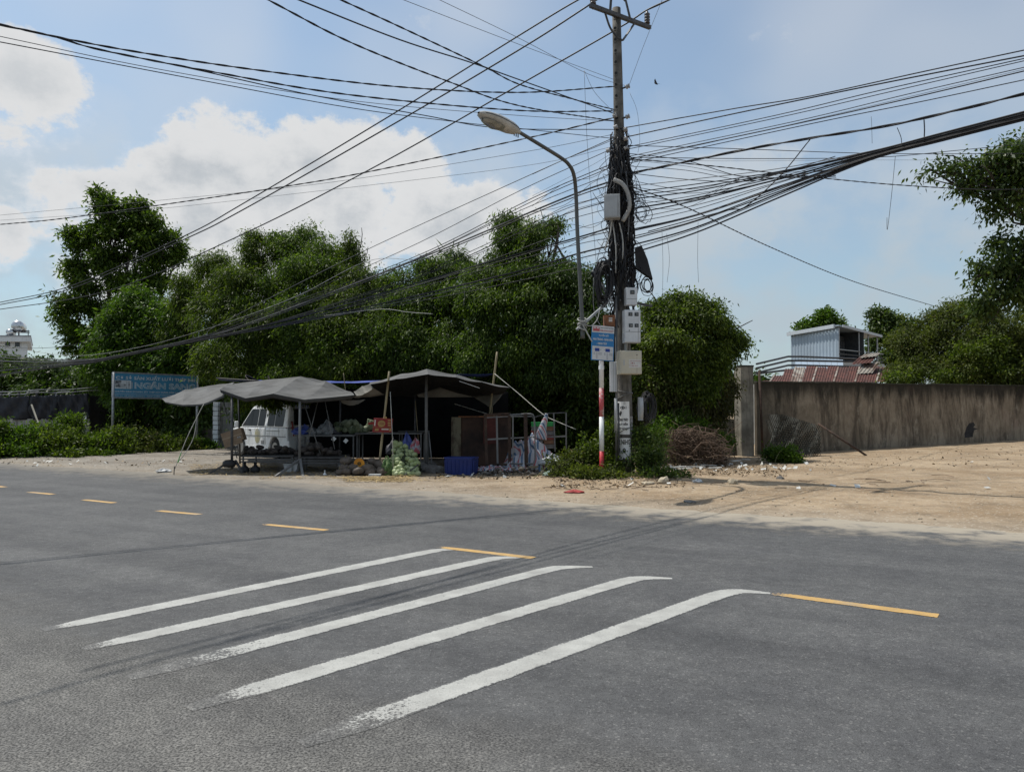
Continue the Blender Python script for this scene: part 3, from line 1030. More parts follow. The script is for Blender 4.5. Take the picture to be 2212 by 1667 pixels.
def big_letters(s, fit, put, mat, parent, bold=0.0):
    vs, fs = text_verts(s, bold)
    x0, x1 = min(v.x for v in vs), max(v.x for v in vs)
    y0, y1 = min(v.y for v in vs), max(v.y for v in vs)
    # faces that overlap in x belong to one character
    spans = sorted((min(vs[i].x for i in f_), max(vs[i].x for i in f_), k) for k, f_ in enumerate(fs))
    groups, hi = [], -1e9
    for a, b2, k in spans:
        if a > hi + 1e-4:
            groups.append([])
        groups[-1].append(k)
        hi = max(hi, b2) if len(groups[-1]) > 1 else b2
    for g_ in groups:
        used = sorted({i for k in g_ for i in fs[k]})
        mp = {i: n for n, i in enumerate(used)}
        b = MB()
        b.add([put(fit[0] + (vs[i].x - x0) / (x1 - x0) * (fit[1] - fit[0]), fit[2] + (vs[i].y - y0) / (y1 - y0) * (fit[3] - fit[2])) for i in used], [tuple(mp[i] for i in fs[k]) for k in g_])
        b.build('letter', mat, parent, recalc=False)


def lettering(s, fit, put, mat, parent, bold=0.0, name='lettering'):
    """fit = (x0, x1, y0, y1) in board units; put(x, y) -> world point"""
    vs, fs = text_verts(s, bold)
    x0, x1 = min(v.x for v in vs), max(v.x for v in vs)
    y0, y1 = min(v.y for v in vs), max(v.y for v in vs)
    b = MB()
    b.add([put(fit[0] + (v.x - x0) / (x1 - x0) * (fit[1] - fit[0]), fit[2] + (v.y - y0) / (y1 - y0) * (fit[3] - fit[2])) for v in vs], fs)
    return b.build(name, mat, parent, recalc=False)


BLACK = M('black_rubber', (.018, .018, .02), .6, var=.3, scale=3)
CABLE = M('cable_black', (.022, .022, .025), .55, var=.35, scale=2)
CABLE_G = M('cable_grey', (.12, .12, .12), .6, var=.3, scale=2)
CABLE_P = M('cable_pale', (.38, .38, .36), .6, var=.2, scale=2)
STEEL = M('galvanised', (.30, .31, .32), .5, var=.25, scale=8, metal=.6, speck=((.20, .13, .08), 18, .66))
STEEL_D = M('dark_steel', (.085, .085, .088), .6, var=.3, scale=8, metal=.4)
CONC = M('pole_concrete', (.165, .155, .138), .92, col2=(.075, .070, .062), scale=3, lo=.3, hi=.75, bump=.35, bscale=45, streak=((.055, .05, .045), .12))
PORC = M('porcelain', (.34, .33, .32), .35, var=.3, scale=8)
PORC_D = M('brown_porcelain', (.10, .085, .08), .3, var=.3, scale=8)
INK = M('black_ink', (.022, .022, .024), .7, var=.1)
PAPER = M('pasted_paper', (.66, .66, .645), .9, col2=(.50, .49, .47), scale=7, lo=.25, hi=.5)
PWHITE = M('white_plastic', (.58, .60, .62), .45, var=.1, scale=3, streak=((.36, .36, .35), .08))
PGREY = M('grey_plastic', (.40, .41, .415), .5, var=.12, scale=3, streak=((.24, .24, .235), .1))
BEIGE = M('beige_enamel', (.50, .465, .375), .45, var=.08, scale=3, streak=((.33, .30, .24), .05))
RUST = M('rust', (.24, .105, .05), .9, col2=(.10, .05, .032), scale=7, bump=.4, bscale=50)
RUST_D = M('dark_rust', (.070, .042, .030), .9, col2=(.034, .025, .021), scale=7, bump=.3, bscale=50)
REDP = M('red_paint', (.46, .035, .045), .5, var=.15, scale=5, speck=((.60, .52, .50), 14, .70))
REDF = M('faded_red_paint', (.42, .075, .085), .6, col2=(.55, .50, .49), scale=5, lo=.38, hi=.52)
WHITEP = M('white_paint', (.66, .67, .67), .5, col2=(.50, .50, .49), scale=5, lo=.2, hi=.45)

# ------------------------------------------------------------------ utility pole
PB = Vector((2.80, 18.9, 0))
PB.z = float(gz(PB.x, PB.y))
PT = P(1331.5, 19, 18.9)


def pole_pt(z):
    t = (z - PB.z) / (PT.z - PB.z)
    return PB.lerp(PT, t)


def pole_r(z):
    t = (z - PB.z) / (PT.z - PB.z)
    return .195 + (.105 - .195) * t


pole = thing('utility_pole', PB, 'tall weathered concrete utility pole hung with cables and boxes', 'utility pole')
b = MB()
zs = np.linspace(PB.z - .1, PT.z, 14)
b.tube([pole_pt(z) for z in zs], [pole_r(z) for z in zs], 24)
b.build('shaft', CONC, pole, smooth=True)
tocam = Vector((-.28, -1, 0)).normalized()
side = Vector((tocam.y, -tocam.x, 0)) * -1
hole = M('pole_hole', (.02, .02, .02), .95, var=.1)
for z in np.arange(8.3, PT.z - .25, .285):           # climbing recesses, pairs of small dark sockets with a pale lip
    c = pole_pt(z)
    r = pole_r(z)
    d = Vector((-.52, -.85, 0)).normalized()
    b = MB()
    b.cyl(c + d * (r - .03), c + d * (r + .004), .036, .036, 8)
    ho = b.build('climbing_hole', hole, pole)
    b = MB()
    b.box(c + d * (r + .004) + Vector((0, 0, -.065)), (.06, .02, .02), rz=math.atan2(d.x, -d.y))
    b.build('lip', CONC, ho)


def pole_put(z0, a0, ext=.004):
    """wrap (arc metres, height) round the pole; a0 = direction angle of arc 0"""
    def put(x, y):
        z = z0 + y
        r = pole_r(z) + ext
        a = a0 + x / r
        c = pole_pt(z)
        return c + Vector((math.cos(a) * r, math.sin(a) * r, 0))
    return put


def wrap_sheet(name, x0, x1, y0, y1, z0, a0, mat, ext, ragged=0.0):
    put = pole_put(z0, a0, ext)
    rows = []
    rr = random.Random(5)
    for j in range(9):
        y = y0 + (y1 - y0) * j / 8
        row = []
        for i in range(13):
            x = x0 + (x1 - x0) * i / 12
            yy = y - (rr.uniform(0, ragged) if j == 0 else 0)
            row.append(put(x, yy))
        rows.append(row)
    b = MB()
    b.grid(rows)
    return b.build(name, mat, pole, solid=.002)


A0 = math.atan2(-1, -.16)                     # towards the camera
zn = P(1360, 960, 18.75).z
n1 = wrap_sheet('notice', -.24, .12, 0, .80, P(1360, 938, 18.75).z, A0, PAPER, .005)
n1['label'] = 'white electric warning notice pasted round the pole'
put = pole_put(P(1360, 938, 18.75).z, A0, .009)
for s_, f_ in (('CÓ ĐIỆN !', (-.22, .05, .60, .70)), ('KHÔNG TRÈO', (-.22, .08, .325, .405)), ('NGUY HIỂM', (-.21, .07, .22, .295)), ('CHẾT NGƯỜI', (-.22, .08, .11, .19))):
    lettering(s_, f_, put, INK, n1, .045)
b = MB()
for poly in ([(-.10, .59), (-.145, .50), (-.105, .505), (-.12, .43)], [(-.12, .43), (-.07, .53), (-.11, .525), (-.10, .59)]):
    b.add([put(x, y) for x, y in poly], [(0, 1, 2, 3)])
b.build('lightning_mark', INK, n1, recalc=False)
n2 = wrap_sheet('poster', -.235, .13, 0, .46, P(1360, 987, 18.7).z, A0, PAPER, .006, .07)
n2['label'] = 'torn white bill with big black characters low on the pole'
put = pole_put(P(1360, 987, 18.7).z, A0, .010)
lettering('72 NIHG', (-.225, .125, .30, .43), put, INK, n2, .03)
lettering('3-0', (-.20, .01, .09, .22), put, INK, n2, .03)
n3 = wrap_sheet('small_bill', .14, .27, .3, .8, P(1360, 970, 18.7).z, A0, M('grey_bill', (.30, .30, .30), .9, col2=(.12, .12, .12), scale=16), .004)
n4 = wrap_sheet('green_sticker', .09, .25, 0, .13, P(1360, 990, 18.7).z, A0, M('green_bill', (.05, .26, .20), .8, col2=(.35, .42, .40), scale=18, lo=.5, hi=.6), .008)
for z, tilt in ((P(1360, 931, 18.7).z, .10), (P(1360, 857, 18.7).z, .09), (P(1360, 845, 18.7).z, -.04)):          # tie wires
    b = MB()
    pts = []
    for k in range(25):
        a = k / 24 * 2 * math.pi
        zz = z + tilt * math.sin(a + 2.2)
        pts.append(pole_pt(zz) + Vector((math.cos(a), math.sin(a), 0)) * (pole_r(zz) + .012))
    b.tube(pts, .012, 5, cap=False)
    b.build('tie_wire', CABLE_G, pole, smooth=True)

# crossarm, braces, insulators at the top
ARM = Vector((.568, .823, 0))
ac0 = P(1339, 37, 18.75)
e_l, e_r = P(1275, 12, 18.0), P(1404, 60, 19.75)
b = MB()
b.bar(e_l, e_r, .09, .10)
b.build('crossarm', STEEL_D, pole, bevel=.008)
b = MB()
b.tube(crom([P(1307, 28, 18.4), P(1318, 60, 18.6), P(1333, 80, 18.7), P(1345, 88, 18.75)], 5), .028, 6)
b.build('brace', STEEL_D, pole)
b = MB()
b.bar(P(1345, 88, 18.75), P(1370, 52, 19.2), .05, .03)
b.build('brace', STEEL_D, pole)
for a_, c_ in (((1322, -30), (1318, 25)), ((1322, -30), (1352, 3)), ((1352, 3), (1361, 40))):
    b = MB()
    b.bar(P(*a_, 18.7), P(*c_, 18.7), .06, .04)
    b.build('top_bracket', STEEL_D, pole)


def insulator(c, h=.3, r=.075, mat=PORC_D):
    b = MB()
    prof = [(.02, -.12), (.02, 0), (r * .7, .01)]
    k = 4
    for i in range(k):
        z = h * (i + .1) / k
        prof += [(r, z), (r, z + h / k * .35), (r * .62, z + h / k * .6)]
    prof += [(r * .5, h), (r * .35, h + .03)]
    b.lathe(prof, c, 14)
    return b.build('insulator', mat, pole, smooth=True)


insulator(P(1398, 52, 19.65))
insulator(P(1281, 10, 18.08))
insulator(P(1340, -34, 18.7))
for px, py, Y in ((1356, 187, 18.7), (1356, 252, 18.7), (1351, 280, 18.7), (1351, 300, 18.7), (1328, 250, 18.7), (1330, 275, 18.7), (1314, 325, 18.7), (1353, 320, 18.7)):
    b = MB()
    c = P(px, py, Y)
    b.lathe([(.03, -.05), (.055, -.045), (.055, -.015), (.035, 0), (.055, .015), (.055, .045), (.03, .05)], c, 10, axis=(.8, -.4, .2))
    b.build('spool_insulator', PORC, pole, smooth=True)
    b = MB()
    b.bar(c, pole_pt(c.z), .04, .03)
    b.build('insulator_bracket', STEEL_D, pole)

# tangle of small wires clinging to the pole: nobody could count them
rng = np.random.default_rng(21)
b = MB()
for k in range(230):
    z1 = rng.uniform(5.2, 8.6)
    z0 = z1 - rng.uniform(.4, 2.3)
    a = rng.uniform(0, 2 * math.pi)
    pts = []
    n = 9
    for i in range(n):
        z = z1 + (z0 - z1) * i / (n - 1)
        r = pole_r(z) + .012 + abs(rng.normal(0, .05)) + (.13 if z < 7.4 else .06) * rng.random()
        a += rng.normal(0, .16)
        pts.append(pole_pt(z) + Vector((math.cos(a) * r, math.sin(a) * r, rng.normal(0, .02))))
    b.tube(crom(pts, 3), rng.choice([.008, .011, .015, .022]), 4)
for k in range(110):            # small loops and stray ends
    z = rng.uniform(4.9, 8.2)
    c = pole_pt(z)
    a = rng.uniform(0, 2 * math.pi)
    d = Vector((math.cos(a), math.sin(a), 0))
    s = rng.uniform(.15, .55)
    p0 = c + d * pole_r(z)
    pts = [p0, p0 + d * s * .6 + Vector((0, 0, rng.normal(0, .15))), p0 + d * s + Vector((0, 0, -rng.uniform(.0, .35))), p0 + d * s * .5 + Vector((0, 0, -rng.uniform(.2, .7))), pole_pt(z - .6) + d * .2]
    b.tube(crom(pts, 5), rng.choice([.004, .006, .008]), 4)
o = b.build('wire_tangle', CABLE, pole, smooth=True, recalc=False)
o['kind'] = 'stuff'
for k, (px0, py0, px1, py1) in enumerate([(1322, 470, 1330, 590), (1338, 480, 1345, 560), (1352, 370, 1357, 520), (1306, 540, 1322, 470)]):
    b = MB()
    b.tube(crom([P(px0, py0, 18.6), P((px0 + px1) / 2 + 4, (py0 + py1) / 2, 18.55), P(px1, py1, 18.6)], 6), .016, 6)
    b.build('loose_wire', CABLE_P if k != 2 else CABLE_G, pole, smooth=True)
# pale ribbed hose
b = MB()
hp = crom([P(1326, 388, 18.55), P(1345, 398, 18.5), P(1357, 420, 18.5), P(1359, 450, 18.5), P(1345, 478, 18.5)], 14)
b.tube(hp, [.05 + .006 * (i % 2) for i in range(len(hp))], 10)
b.build('ribbed_hose', M('grey_hose', (.34, .33, .31), .6, var=.2, scale=9), pole, smooth=True)
# pipes down the shaft
for px, y0, y1, r, mt in ((1352, 690, 757, .038, PGREY), (1331, 640, 1010, .03, CABLE_G), (1336, 870, 1000, .022, STEEL_D), (1330, 860, 935, .04, PGREY), (1385, 860, 905, .05, PGREY)):
    b = MB()
    b.tube([P(px, y0, 18.6), P(px + 1, (y0 + y1) / 2, 18.6), P(px, y1, 18.6)], r, 8)
    b.build('conduit', mt, pole, smooth=True)
# angle-iron arm that holds the lamp and the coils
b = MB()
b.bar(P(1246, 712, 18.3), P(1320, 646, 18.6), .085, .05)
b.build('lamp_bracket', STEEL, pole)
b = MB()
b.bar(P(1280, 585, 18.4), P(1322, 650, 18.6), .06, .04)
b.build('lamp_bracket', STEEL, pole)
b = MB()
b.bar(P(1340, 648, 18.7), P(1408, 661, 18.9), .06, .05)
b.build('side_arm', STEEL_D, pole)


# coils hung on the pole
def coil(label, c, rx, ry, n, rad, seed, dens=.12, tilt=.3):
    rg = np.random.default_rng(seed)
    bb = MB()
    for k in range(n):
        fx, fy = rg.uniform(.55, 1.08), rg.uniform(.65, 1.05)
        off = Vector((rg.normal(0, .04), rg.normal(0, dens), rg.normal(0, .05)))
        pts = []
        ph = rg.uniform(0, 6.28)
        for i in range(21):
            a = i / 20 * 2 * math.pi + ph
            pts.append(Vector(c) + off + Vector((math.cos(a) * rx * fx, math.cos(a) * rx * tilt, math.sin(a) * ry * fy + rg.normal(0, .012))))
        bb.tube(pts, rad * rg.uniform(.7, 1.3), 5, cap=False)
    o = bb.build('cable_coil', CABLE, smooth=True, recalc=False)
    return tag(o, label, 'cable coil', 'coils of cable hung on the pole')


coil('long black coil of cable hanging left of the pole, beside the lamp pole', P(1302, 612, 18.5), .20, .54, 26, .012, 1)
coil('loose loop of cable sticking out right of the pole above the meter boxes', P(1398, 622, 18.8), .20, .24, 4, .012, 2, .03)
coil('dark coil of cable low behind the right side of the pole', P(1398, 880, 19.2), .20, .36, 18, .011, 3)
coil('small ring of wire high on the right side of the pole', P(1386, 455, 18.7), .20, .26, 5, .007, 4, .02)
# black sheet splice closure like a tent
b = MB()
b.prism([P(1372, 535, 18.7), P(1386, 530, 18.7), P(1399, 560, 18.7), P(1410, 602, 18.7), P(1394, 592, 18.7), P(1374, 578, 18.7)], (0.03, .25, 0))
tag(b.build('splice_cover', BLACK), 'black pointed cable splice cover hanging on the right of the pole', 'cable cover')
b = MB()
b.prism([P(1318, 560, 18.6), P(1292, 566, 18.5), P(1276, 590, 18.4), P(1284, 600, 18.4), P(1318, 585, 18.6)], (0.03, .2, 0))
tag(b.build('splice_cover', BLACK), 'flat black cable cover sloping down left of the pole', 'cable cover')


# ------------------------------------------------------------------ boxes bolted to the pole
def pbox(name, x0, y0, x1, y1, Y, d, mat, label, cat, yaw=0.0, bev=.012, depth_back=.0):
    a, c = P(x0, y1, Y), P(x1, y0, Y)
    w, h = c.x - a.x, c.z - a.z
    t = thing(name, (a.x + w / 2, Y, a.z), label, cat, rz=yaw)
    bb = MB()
    bb.box((0, d / 2, h / 2), (w, d, h))
    bb.build('body', mat, t, local=True, bevel=bev)
    return t, w, h


def face_part(t, w, h, x0, x1, y0, y1, name, mat, out=.006, bev=0, parent=None):
    bb = MB()
    bb.box(((x0 + x1) / 2 * w - w / 2, -out / 2 - .001, (y0 + y1) / 2 * h), ((x1 - x0) * w, out, (y1 - y0) * h))
    return bb.build(name, mat, parent or t, local=True, bevel=bev)


GLASSD = M('meter_glass', (.02, .022, .025), .2, var=.3, spec=.5)
METERF = M('meter_face', (.20, .20, .19), .5, col2=(.05, .05, .05), scale=60, lo=.45, hi=.55)


def meters(t, w, h, spots, s):
    for x, y in spots:
        fr = face_part(t, w, h, x - s, x + s, y - s * .55 * w / h * 1.35 * 1.2, y + s * .55 * w / h * 1.35 * 1.2, 'meter_window', GLASSD, .018)
        bb = MB()
        bb.box((x * w - w / 2 + .01, -.0205, y * h), (s * w * 1.1, .003, s * w * .8))
        bb.build('meter_dial', METERF, fr, local=True)


SEAM = M('dark_seam', (.06, .06, .06), .8, var=.1)
t, w, h = pbox('splitter_box', 1305, 419, 1339, 470, 18.30, .26, PGREY, 'grey sealed box high on the pole among the cables', 'junction box', R(-8))
face_part(t, w, h, .06, .94, .05, .95, 'cover', PGREY, .012, .004)
t, w, h = pbox('meter_box', 1352, 621, 1377, 659, 18.42, .2, PWHITE, 'small white meter box with a single window', 'meter box', R(6))
face_part(t, w, h, .04, .96, .03, .97, 'cover', PWHITE, .01, .004)
meters(t, w, h, [(.55, .73)], .19)
face_part(t, w, h, .06, .94, .34, .355, 'seam', SEAM, .013)
t, w, h = pbox('meter_box', 1349, 669, 1384, 740, 18.36, .24, PWHITE, 'tall white meter box with four dark windows', 'meter box', R(6))
face_part(t, w, h, .03, .97, .02, .98, 'cover', PWHITE, .012, .004)
meters(t, w, h, [(.36, .86), (.74, .86), (.38, .52), (.74, .52)], .125)
face_part(t, w, h, .05, .95, .325, .333, 'seam', SEAM, .015)
face_part(t, w, h, .27, .30, .345, .39, 'latch', SEAM, .022)
t, w, h = pbox('rusty_box', 1306, 680, 1329, 705, 18.45, .2, RUST, 'small rusty metal box behind the top of the bus stop sign', 'metal box', R(4))
face_part(t, w, h, .05, .95, .05, .95, 'lid', RUST, .01)
for k in range(3):
    face_part(t, w, h, .38, .72, .42 + k * .13, .48 + k * .13, 'white_mark', PAPER, .0125)
t, w, h = pbox('switch_cabinet', 1339, 757, 1387, 808, 18.22, .30, BEIGE, 'beige steel cabinet with a small red lettered label', 'cabinet', R(9))
dr = face_part(t, w, h, .04, .99, .03, .97, 'door', BEIGE, .014, .004)
for x0, x1, y0, y1, mt, o_, nm in ((.14, .20, .36, .60, PGREY, .022, 'handle'), (.74, .80, .80, .83, SEAM, .018, 'lock'), (.40, .95, .27, .62, M('label_paper', (.56, .55, .53), .8, var=.1), .0175, 'label_sheet')):
    face_part(t, w, h, x0, x1, y0, y1, nm, mt, o_, 0, dr)
lt = lambda x, y: Vector((x * w - w / 2, -.0205, y * h))
REDINK = M('red_ink', (.32, .03, .03), .7, var=.1)
lettering('ĐIỆN LỰC NINH HÒA', (.44, .93, .53, .59), lt, REDINK, dr).parent = dr
lettering('TĐ3', (.46, .66, .43, .49), lt, REDINK, dr)
lettering('T. 209, 814', (.42, .80, .32, .38), lt, REDINK, dr)
for o in dr.children:
    if o.name.startswith('lettering'):
        o.data.transform(Matrix.Translation(t.location))          # lettering is laid out about the cabinet itself
t, w, h = pbox('cable_duct_cover', 1318, 781, 1333, 846, 18.5, .1, PWHITE, 'white plastic duct panel under the bus stop sign', 'duct cover', R(0), .006)
face_part(t, w, h, .45, .52, .01, .99, 'groove', PGREY, .006)
face_part(t, w, h, .75, .98, .01, .99, 'side_channel', PGREY, .02)
t, w, h = pbox('wooden_board_scrap', 1378, 858, 1389, 908, 18.95, .02, PGREY, 'pale board leaning behind the pole above the weeds', 'board', R(-20), .003)

# ------------------------------------------------------------------ bus stop sign
BSP = Vector((P(1300, 1031, 18.5).x, 18.5, 0))
BSP.z = float(gz(BSP.x, BSP.y))
bs_ = thing('bus_stop_sign', BSP, 'blue and white bus stop sign on a red and white striped post', 'bus stop sign')
ztop = P(1300, 772, 18.5).z
bands = [(P(1300, 1100, 18.5).z, 974, REDP), (974, 922, WHITEP), (922, 866, REDF), (866, 700, WHITEP)]
z0 = BSP.z - .1
for i, (a_, b2, mt) in enumerate([(None, 974, REDP), (974, 900, WHITEP), (900, 838, REDF), (838, 704, WHITEP)]):
    z1 = P(1300, b2, 18.5).z
    b = MB()
    b.cyl((BSP.x, BSP.y, z0), (BSP.x, BSP.y, z1), .056, .056, 16)
    o = b.build('post', mt, bs_, smooth=True)
    o['label'] = ['solid red foot of the post', 'white band of the post', 'red band of the post with faded paint', 'white upper post'][i]
    z0 = z1
b = MB()
b.cyl((BSP.x, BSP.y, P(1300, 798, 18.5).z), (BSP.x, BSP.y, P(1300, 790, 18.5).z), .066, .066, 14)
b.build('collar', WHITEP, bs_)
TL, TR, BL = P(1279, 702, 18.36), P(1327, 706, 18.46), P(1277.3, 777, 18.36)
U, Vv = TR - TL, TL - BL
Nn = Vv.cross(U).normalized()
if Nn.y > 0:
    Nn = -Nn
SGB = M('sign_blue', (.03, .19, .44), .4, var=.08, scale=3)
SGW = M('sign_white', (.60, .61, .62), .45, var=.06, scale=3)
SGR = M('sign_red', (.45, .10, .11), .5, var=.1)
SGN = M('sign_navy', (.02, .05, .26), .5, var=.1)
SGT = M('sign_grey_print', (.30, .31, .34), .6, var=.1)


def onboard(o0, u, v, n, ext):
    return lambda x, y: o0 + u * x + v * y + n * ext


def panel(o0, u, v, n, x0, x1, y0, y1, ext, name, mat, parent, th=.003):
    bb = MB()
    bb.slab(o0 + u * x0 + v * y0 + n * (ext - th), u * (x1 - x0), v * (y1 - y0), n * th)
    return bb.build(name, mat, parent)


b = MB()
b.slab(BL - Nn * .0, U, Vv, -Nn * .03)
bd = b.build('sign_board', SGB, bs_, bevel=.003)
fr = [panel(BL, U, Vv, Nn, .0, 1, .80, 1, .004, 'header_band', SGW, bd), panel(BL, U, Vv, Nn, .03, .97, .02, .41, .004, 'timetable_panel', SGW, bd)]
panel(BL, U, Vv, Nn, .05, .34, .835, .96, .0075, 'emblem', SGR, bd)
for k in range(2):
    panel(BL, U, Vv, Nn, .07 + k * .14, .17 + k * .14, .915, .945, .0095, 'emblem_mark', SGW, bd)
ob_ = onboard(BL, U, Vv, Nn, .0095)
lettering('CÔNG TY CP XE BUÝT NHA TRANG', (.37, .97, .93, .965), ob_, INK, bd, .02)
lettering('ĐIỂM DỪNG XE BUÝT', (.36, .97, .84, .905), ob_, SGR, bd, .02)
lettering('TUYẾN SỐ', (.30, .74, .695, .765), ob_, SGW, bd, .03)
lettering('NHA TRANG - NINH HÒA', (.05, .95, .575, .655), ob_, SGW, bd, .035)
lettering('- NINH TÂY', (.22, .68, .455, .535), ob_, SGW, bd, .03)
lettering('GIỜ XUẤT BẾN', (.18, .85, .375, .39), ob_, SGR, bd)
for x0 in (.15, .62):
    panel(BL, U, Vv, Nn, x0, x0 + .2, .26, .35, .0075, 'timetable_heading', SGN, bd)
    for k in range(7):
        for dx in (-.06, .05, .16, .24):
            if dx == .05 or k > 3:
                panel(BL, U, Vv, Nn, x0 + dx, x0 + dx + .07, .05 + k * .028, .062 + k * .028, .0065, 'timetable_row', SGT, bd)
    panel(BL, U, Vv, Nn, x0 + .22, x0 + .29, .30, .315, .0065, 'timetable_row', SGT, bd)
    panel(BL, U, Vv, Nn, x0 - .07, x0 - .015, .30, .315, .0065, 'timetable_row', SGT, bd)

# ------------------------------------------------------------------ street lamp
lp = thing('street_lamp', P(1259, 731, 18.3), 'street lamp on a bent grey pole reaching out over the road', 'street lamp')
LAMPP = M('lamp_pole_paint', (.105, .108, .104), .5, var=.15, scale=4, metal=.3)
b = MB()
ap = crom([P(1259, 731, 18.3), P(1257, 683, 18.3), P(1252, 590, 18.3), P(1247, 497, 18.3), P(1244, 416, 18.22), P(1239, 376, 17.95), P(1228, 355, 17.65), P(1210, 340, 17.2), P(1160, 309, 16.5), P(1117, 283, 15.85)], 6)
b.tube(ap, [.052 - .014 * i / len(ap) for i in range(len(ap))], 12)
b.build('arm', LAMPP, lp, smooth=True)
h0, h1 = P(1121, 285, 15.9), P(1034, 243, 14.95)
ax = (h1 - h0)
hl = ax.length
axn = ax.normalized()
sx = axn.cross(Vector((0, 0, 1))).normalized()
uz = sx.cross(axn).normalized()
rows = []
prof = [(0, .055, .05, .05), (.06, .075, .06, .06), (.12, .13, .09, .10), (.25, .17, .115, .13), (.45, .20, .12, .14), (.65, .205, .11, .125), (.82, .17, .085, .095), (.93, .115, .055, .06), (1.0, .03, .015, .02)]
for t_, w_, up_, dn_ in prof:
    ring = []
    for k in range(18):
        a = k / 18 * 2 * math.pi
        zz = math.sin(a) * (up_ if math.sin(a) > 0 else dn_)
        ring.append(h0 + axn * hl * t_ + sx * math.cos(a) * w_ + uz * zz)
    rows.append(ring + [ring[0]])
b = MB()
b.grid(rows)
LAMPW = M('lamp_shell', (.50, .49, .46), .45, var=.12, scale=5, streak=((.30, .28, .25), .05))
hd = b.build('lamp_head', LAMPW, lp, smooth=True)
b = MB()
gl = []
for t_, w_ in ((.40, .05), (.46, .13), (.60, .165), (.75, .15), (.86, .10), (.91, .03)):
    gl.append([h0 + axn * hl * t_ + sx * w_ * s - uz * (.155 - .07 * abs(t_ - .6) * 2 - .05 * abs(s) ** 2 + .02) for s in (-1, -.6, 0, .6, 1)])
b.grid(gl)
b.build('lens', M('lamp_lens', (.30, .30, .27), .15, var=.2, spec=.6), hd, smooth=True)
rim = []
for s in (-1, 1):
    b = MB()
    b.tube([h0 + axn * hl * t_ + sx * w_ * s * 1.005 for t_, w_, _, _ in prof[1:-1]], .008, 5)
    b.build('seam', STEEL_D, hd)
b = MB()
for k in range(3):
    c = h0 + axn * hl * (.02 + .05 * k) - uz * .06
    b.cyl(c, c - uz * .07, .014, .014, 6)
b.build('clamp_screws', STEEL_D, hd)
b = MB()
for k in range(5):
    pts = []
    for i in range(17):
        a = i / 16 * 2 * math.pi
        c = P(1257.5, 690 + k * 5, 18.3)
        pts.append(c + Vector((math.cos(a) * .105, math.sin(a) * .105, .05 * math.sin(a + k * 1.3))))
    b.tube(pts, .013, 5, cap=False)
b.tube(crom([P(1256, 696, 18.2), P(1275, 704, 18.2), P(1290, 690, 18.25), P(1296, 665, 18.3)], 6), .01, 5)
b.tube(crom([P(1258, 700, 18.2), P(1270, 722, 18.2), P(1279, 738, 18.2)], 6), .016, 5)
b.build('lashing_rope', CABLE_P, lp, smooth=True)

# ------------------------------------------------------------------ overhead cables
NROAD = Vector((-.823, .568, 0))


def on_plane(px, py, o, d):
    rr = ray(px, py)
    # camera + t*rr = o + s*d (in plan)
    det = rr.x * (-d.y) - rr.y * (-d.x)
    t_ = (o.x * (-d.y) - o.y * (-d.x)) / det
    return Vector((rr.x * t_, rr.y * t_, CAMZ + rr.z * t_))


cable_n = [0]


def cable(pts, o, d, r, label, group, mat=None, ext=0, twist=0, name='overhead_cable', per=7, lat=0.0):
    d = Vector(d).normalized()
    o = Vector((o[0], o[1], 0)) + Vector((-d.y, d.x, 0)) * lat
    w3 = [on_plane(x, y, o, d) for x, y in pts]
    if ext:                                # goes on beyond the frame
        v = w3[-1] - w3[-2]
        v2 = w3[-2] - w3[-3] if len(w3) > 2 else v
        L = v.length
        k = (v.normalized() - v2.normalized()) * .3
        w3.append(w3[-1] + (v.normalized() + k * .5) * ext * .5)
        w3.append(w3[-1] + (v.normalized() + k) * ext * .5)
    c = crom(w3, per)
    bb = MB()
    if twist:
        L = np.cumsum([0] + [(q - p).length for p, q in zip(c, c[1:])])
        tot = L[-1]
        m = int(tot / .11)
        cc = np.array([tuple(p) for p in c])
        s = np.linspace(0, tot, m)
        fine_ = np.stack([np.interp(s, L, cc[:, i]) for i in range(3)], 1)
        tg = np.gradient(fine_, axis=0)
        tg /= np.linalg.norm(tg, axis=1, keepdims=True)
        u = np.cross(tg, [0, 0, 1.0])
        u /= np.linalg.norm(u, axis=1, keepdims=True)
        w_ = np.cross(u, tg)
        for k in range(2):
            a = s / twist * 2 * math.pi + k * math.pi
            bb.tube(fine_ + (u * np.cos(a)[:, None] + w_ * np.sin(a)[:, None]) * r * .95, r, 5)
    else:
        bb.tube(c, r, 5)
    ob = bb.build(name, mat or CABLE, smooth=True, recalc=False)
    cable_n[0] += 1
    return tag(ob, label, 'cable', group)


PO = (PB.x - .1, PB.y - .15)
# high voltage conductors to the left
G1 = 'three thick power lines from the top of the pole'
for pts, lab, lat in (([(1340, -42), (1255, -3), (1123, 76), (830, 258), (518, 444), (396, 511), (158, 616), (0, 653)], 'topmost of the three thick power lines slanting down to the left', 0),
                      ([(1281, 6), (1123, 107), (830, 280), (518, 457), (396, 518), (158, 622), (0, 658)], 'middle of the three thick power lines slanting down to the left', .9),
                      ([(1450, -2), (1398, 22), (1335, 62), (1123, 183), (820, 355), (518, 509), (238, 627), (0, 668)], 'lowest of the three thick power lines, from the right insulator down to the left', -.9)):
    cable(pts, PO, NROAD, .021, lab, G1, lat=lat, ext=14)
cable([(1340, -42), (1500, -120), (1700, -220)], PO, NROAD, .021, 'thick power line leaving the pole top to the right, above the picture', G1, ext=10)
cable([(1398, 22), (1450, -2), (1560, -60), (1700, -135)], PO, NROAD, .021, 'thick power line leaving the right insulator upwards', G1, ext=10, lat=-.9)
cable([(1281, 6), (1400, -80), (1600, -200)], PO, NROAD, .021, 'thick power line leaving the left insulator to the right, above the picture', G1, ext=10, lat=.9)
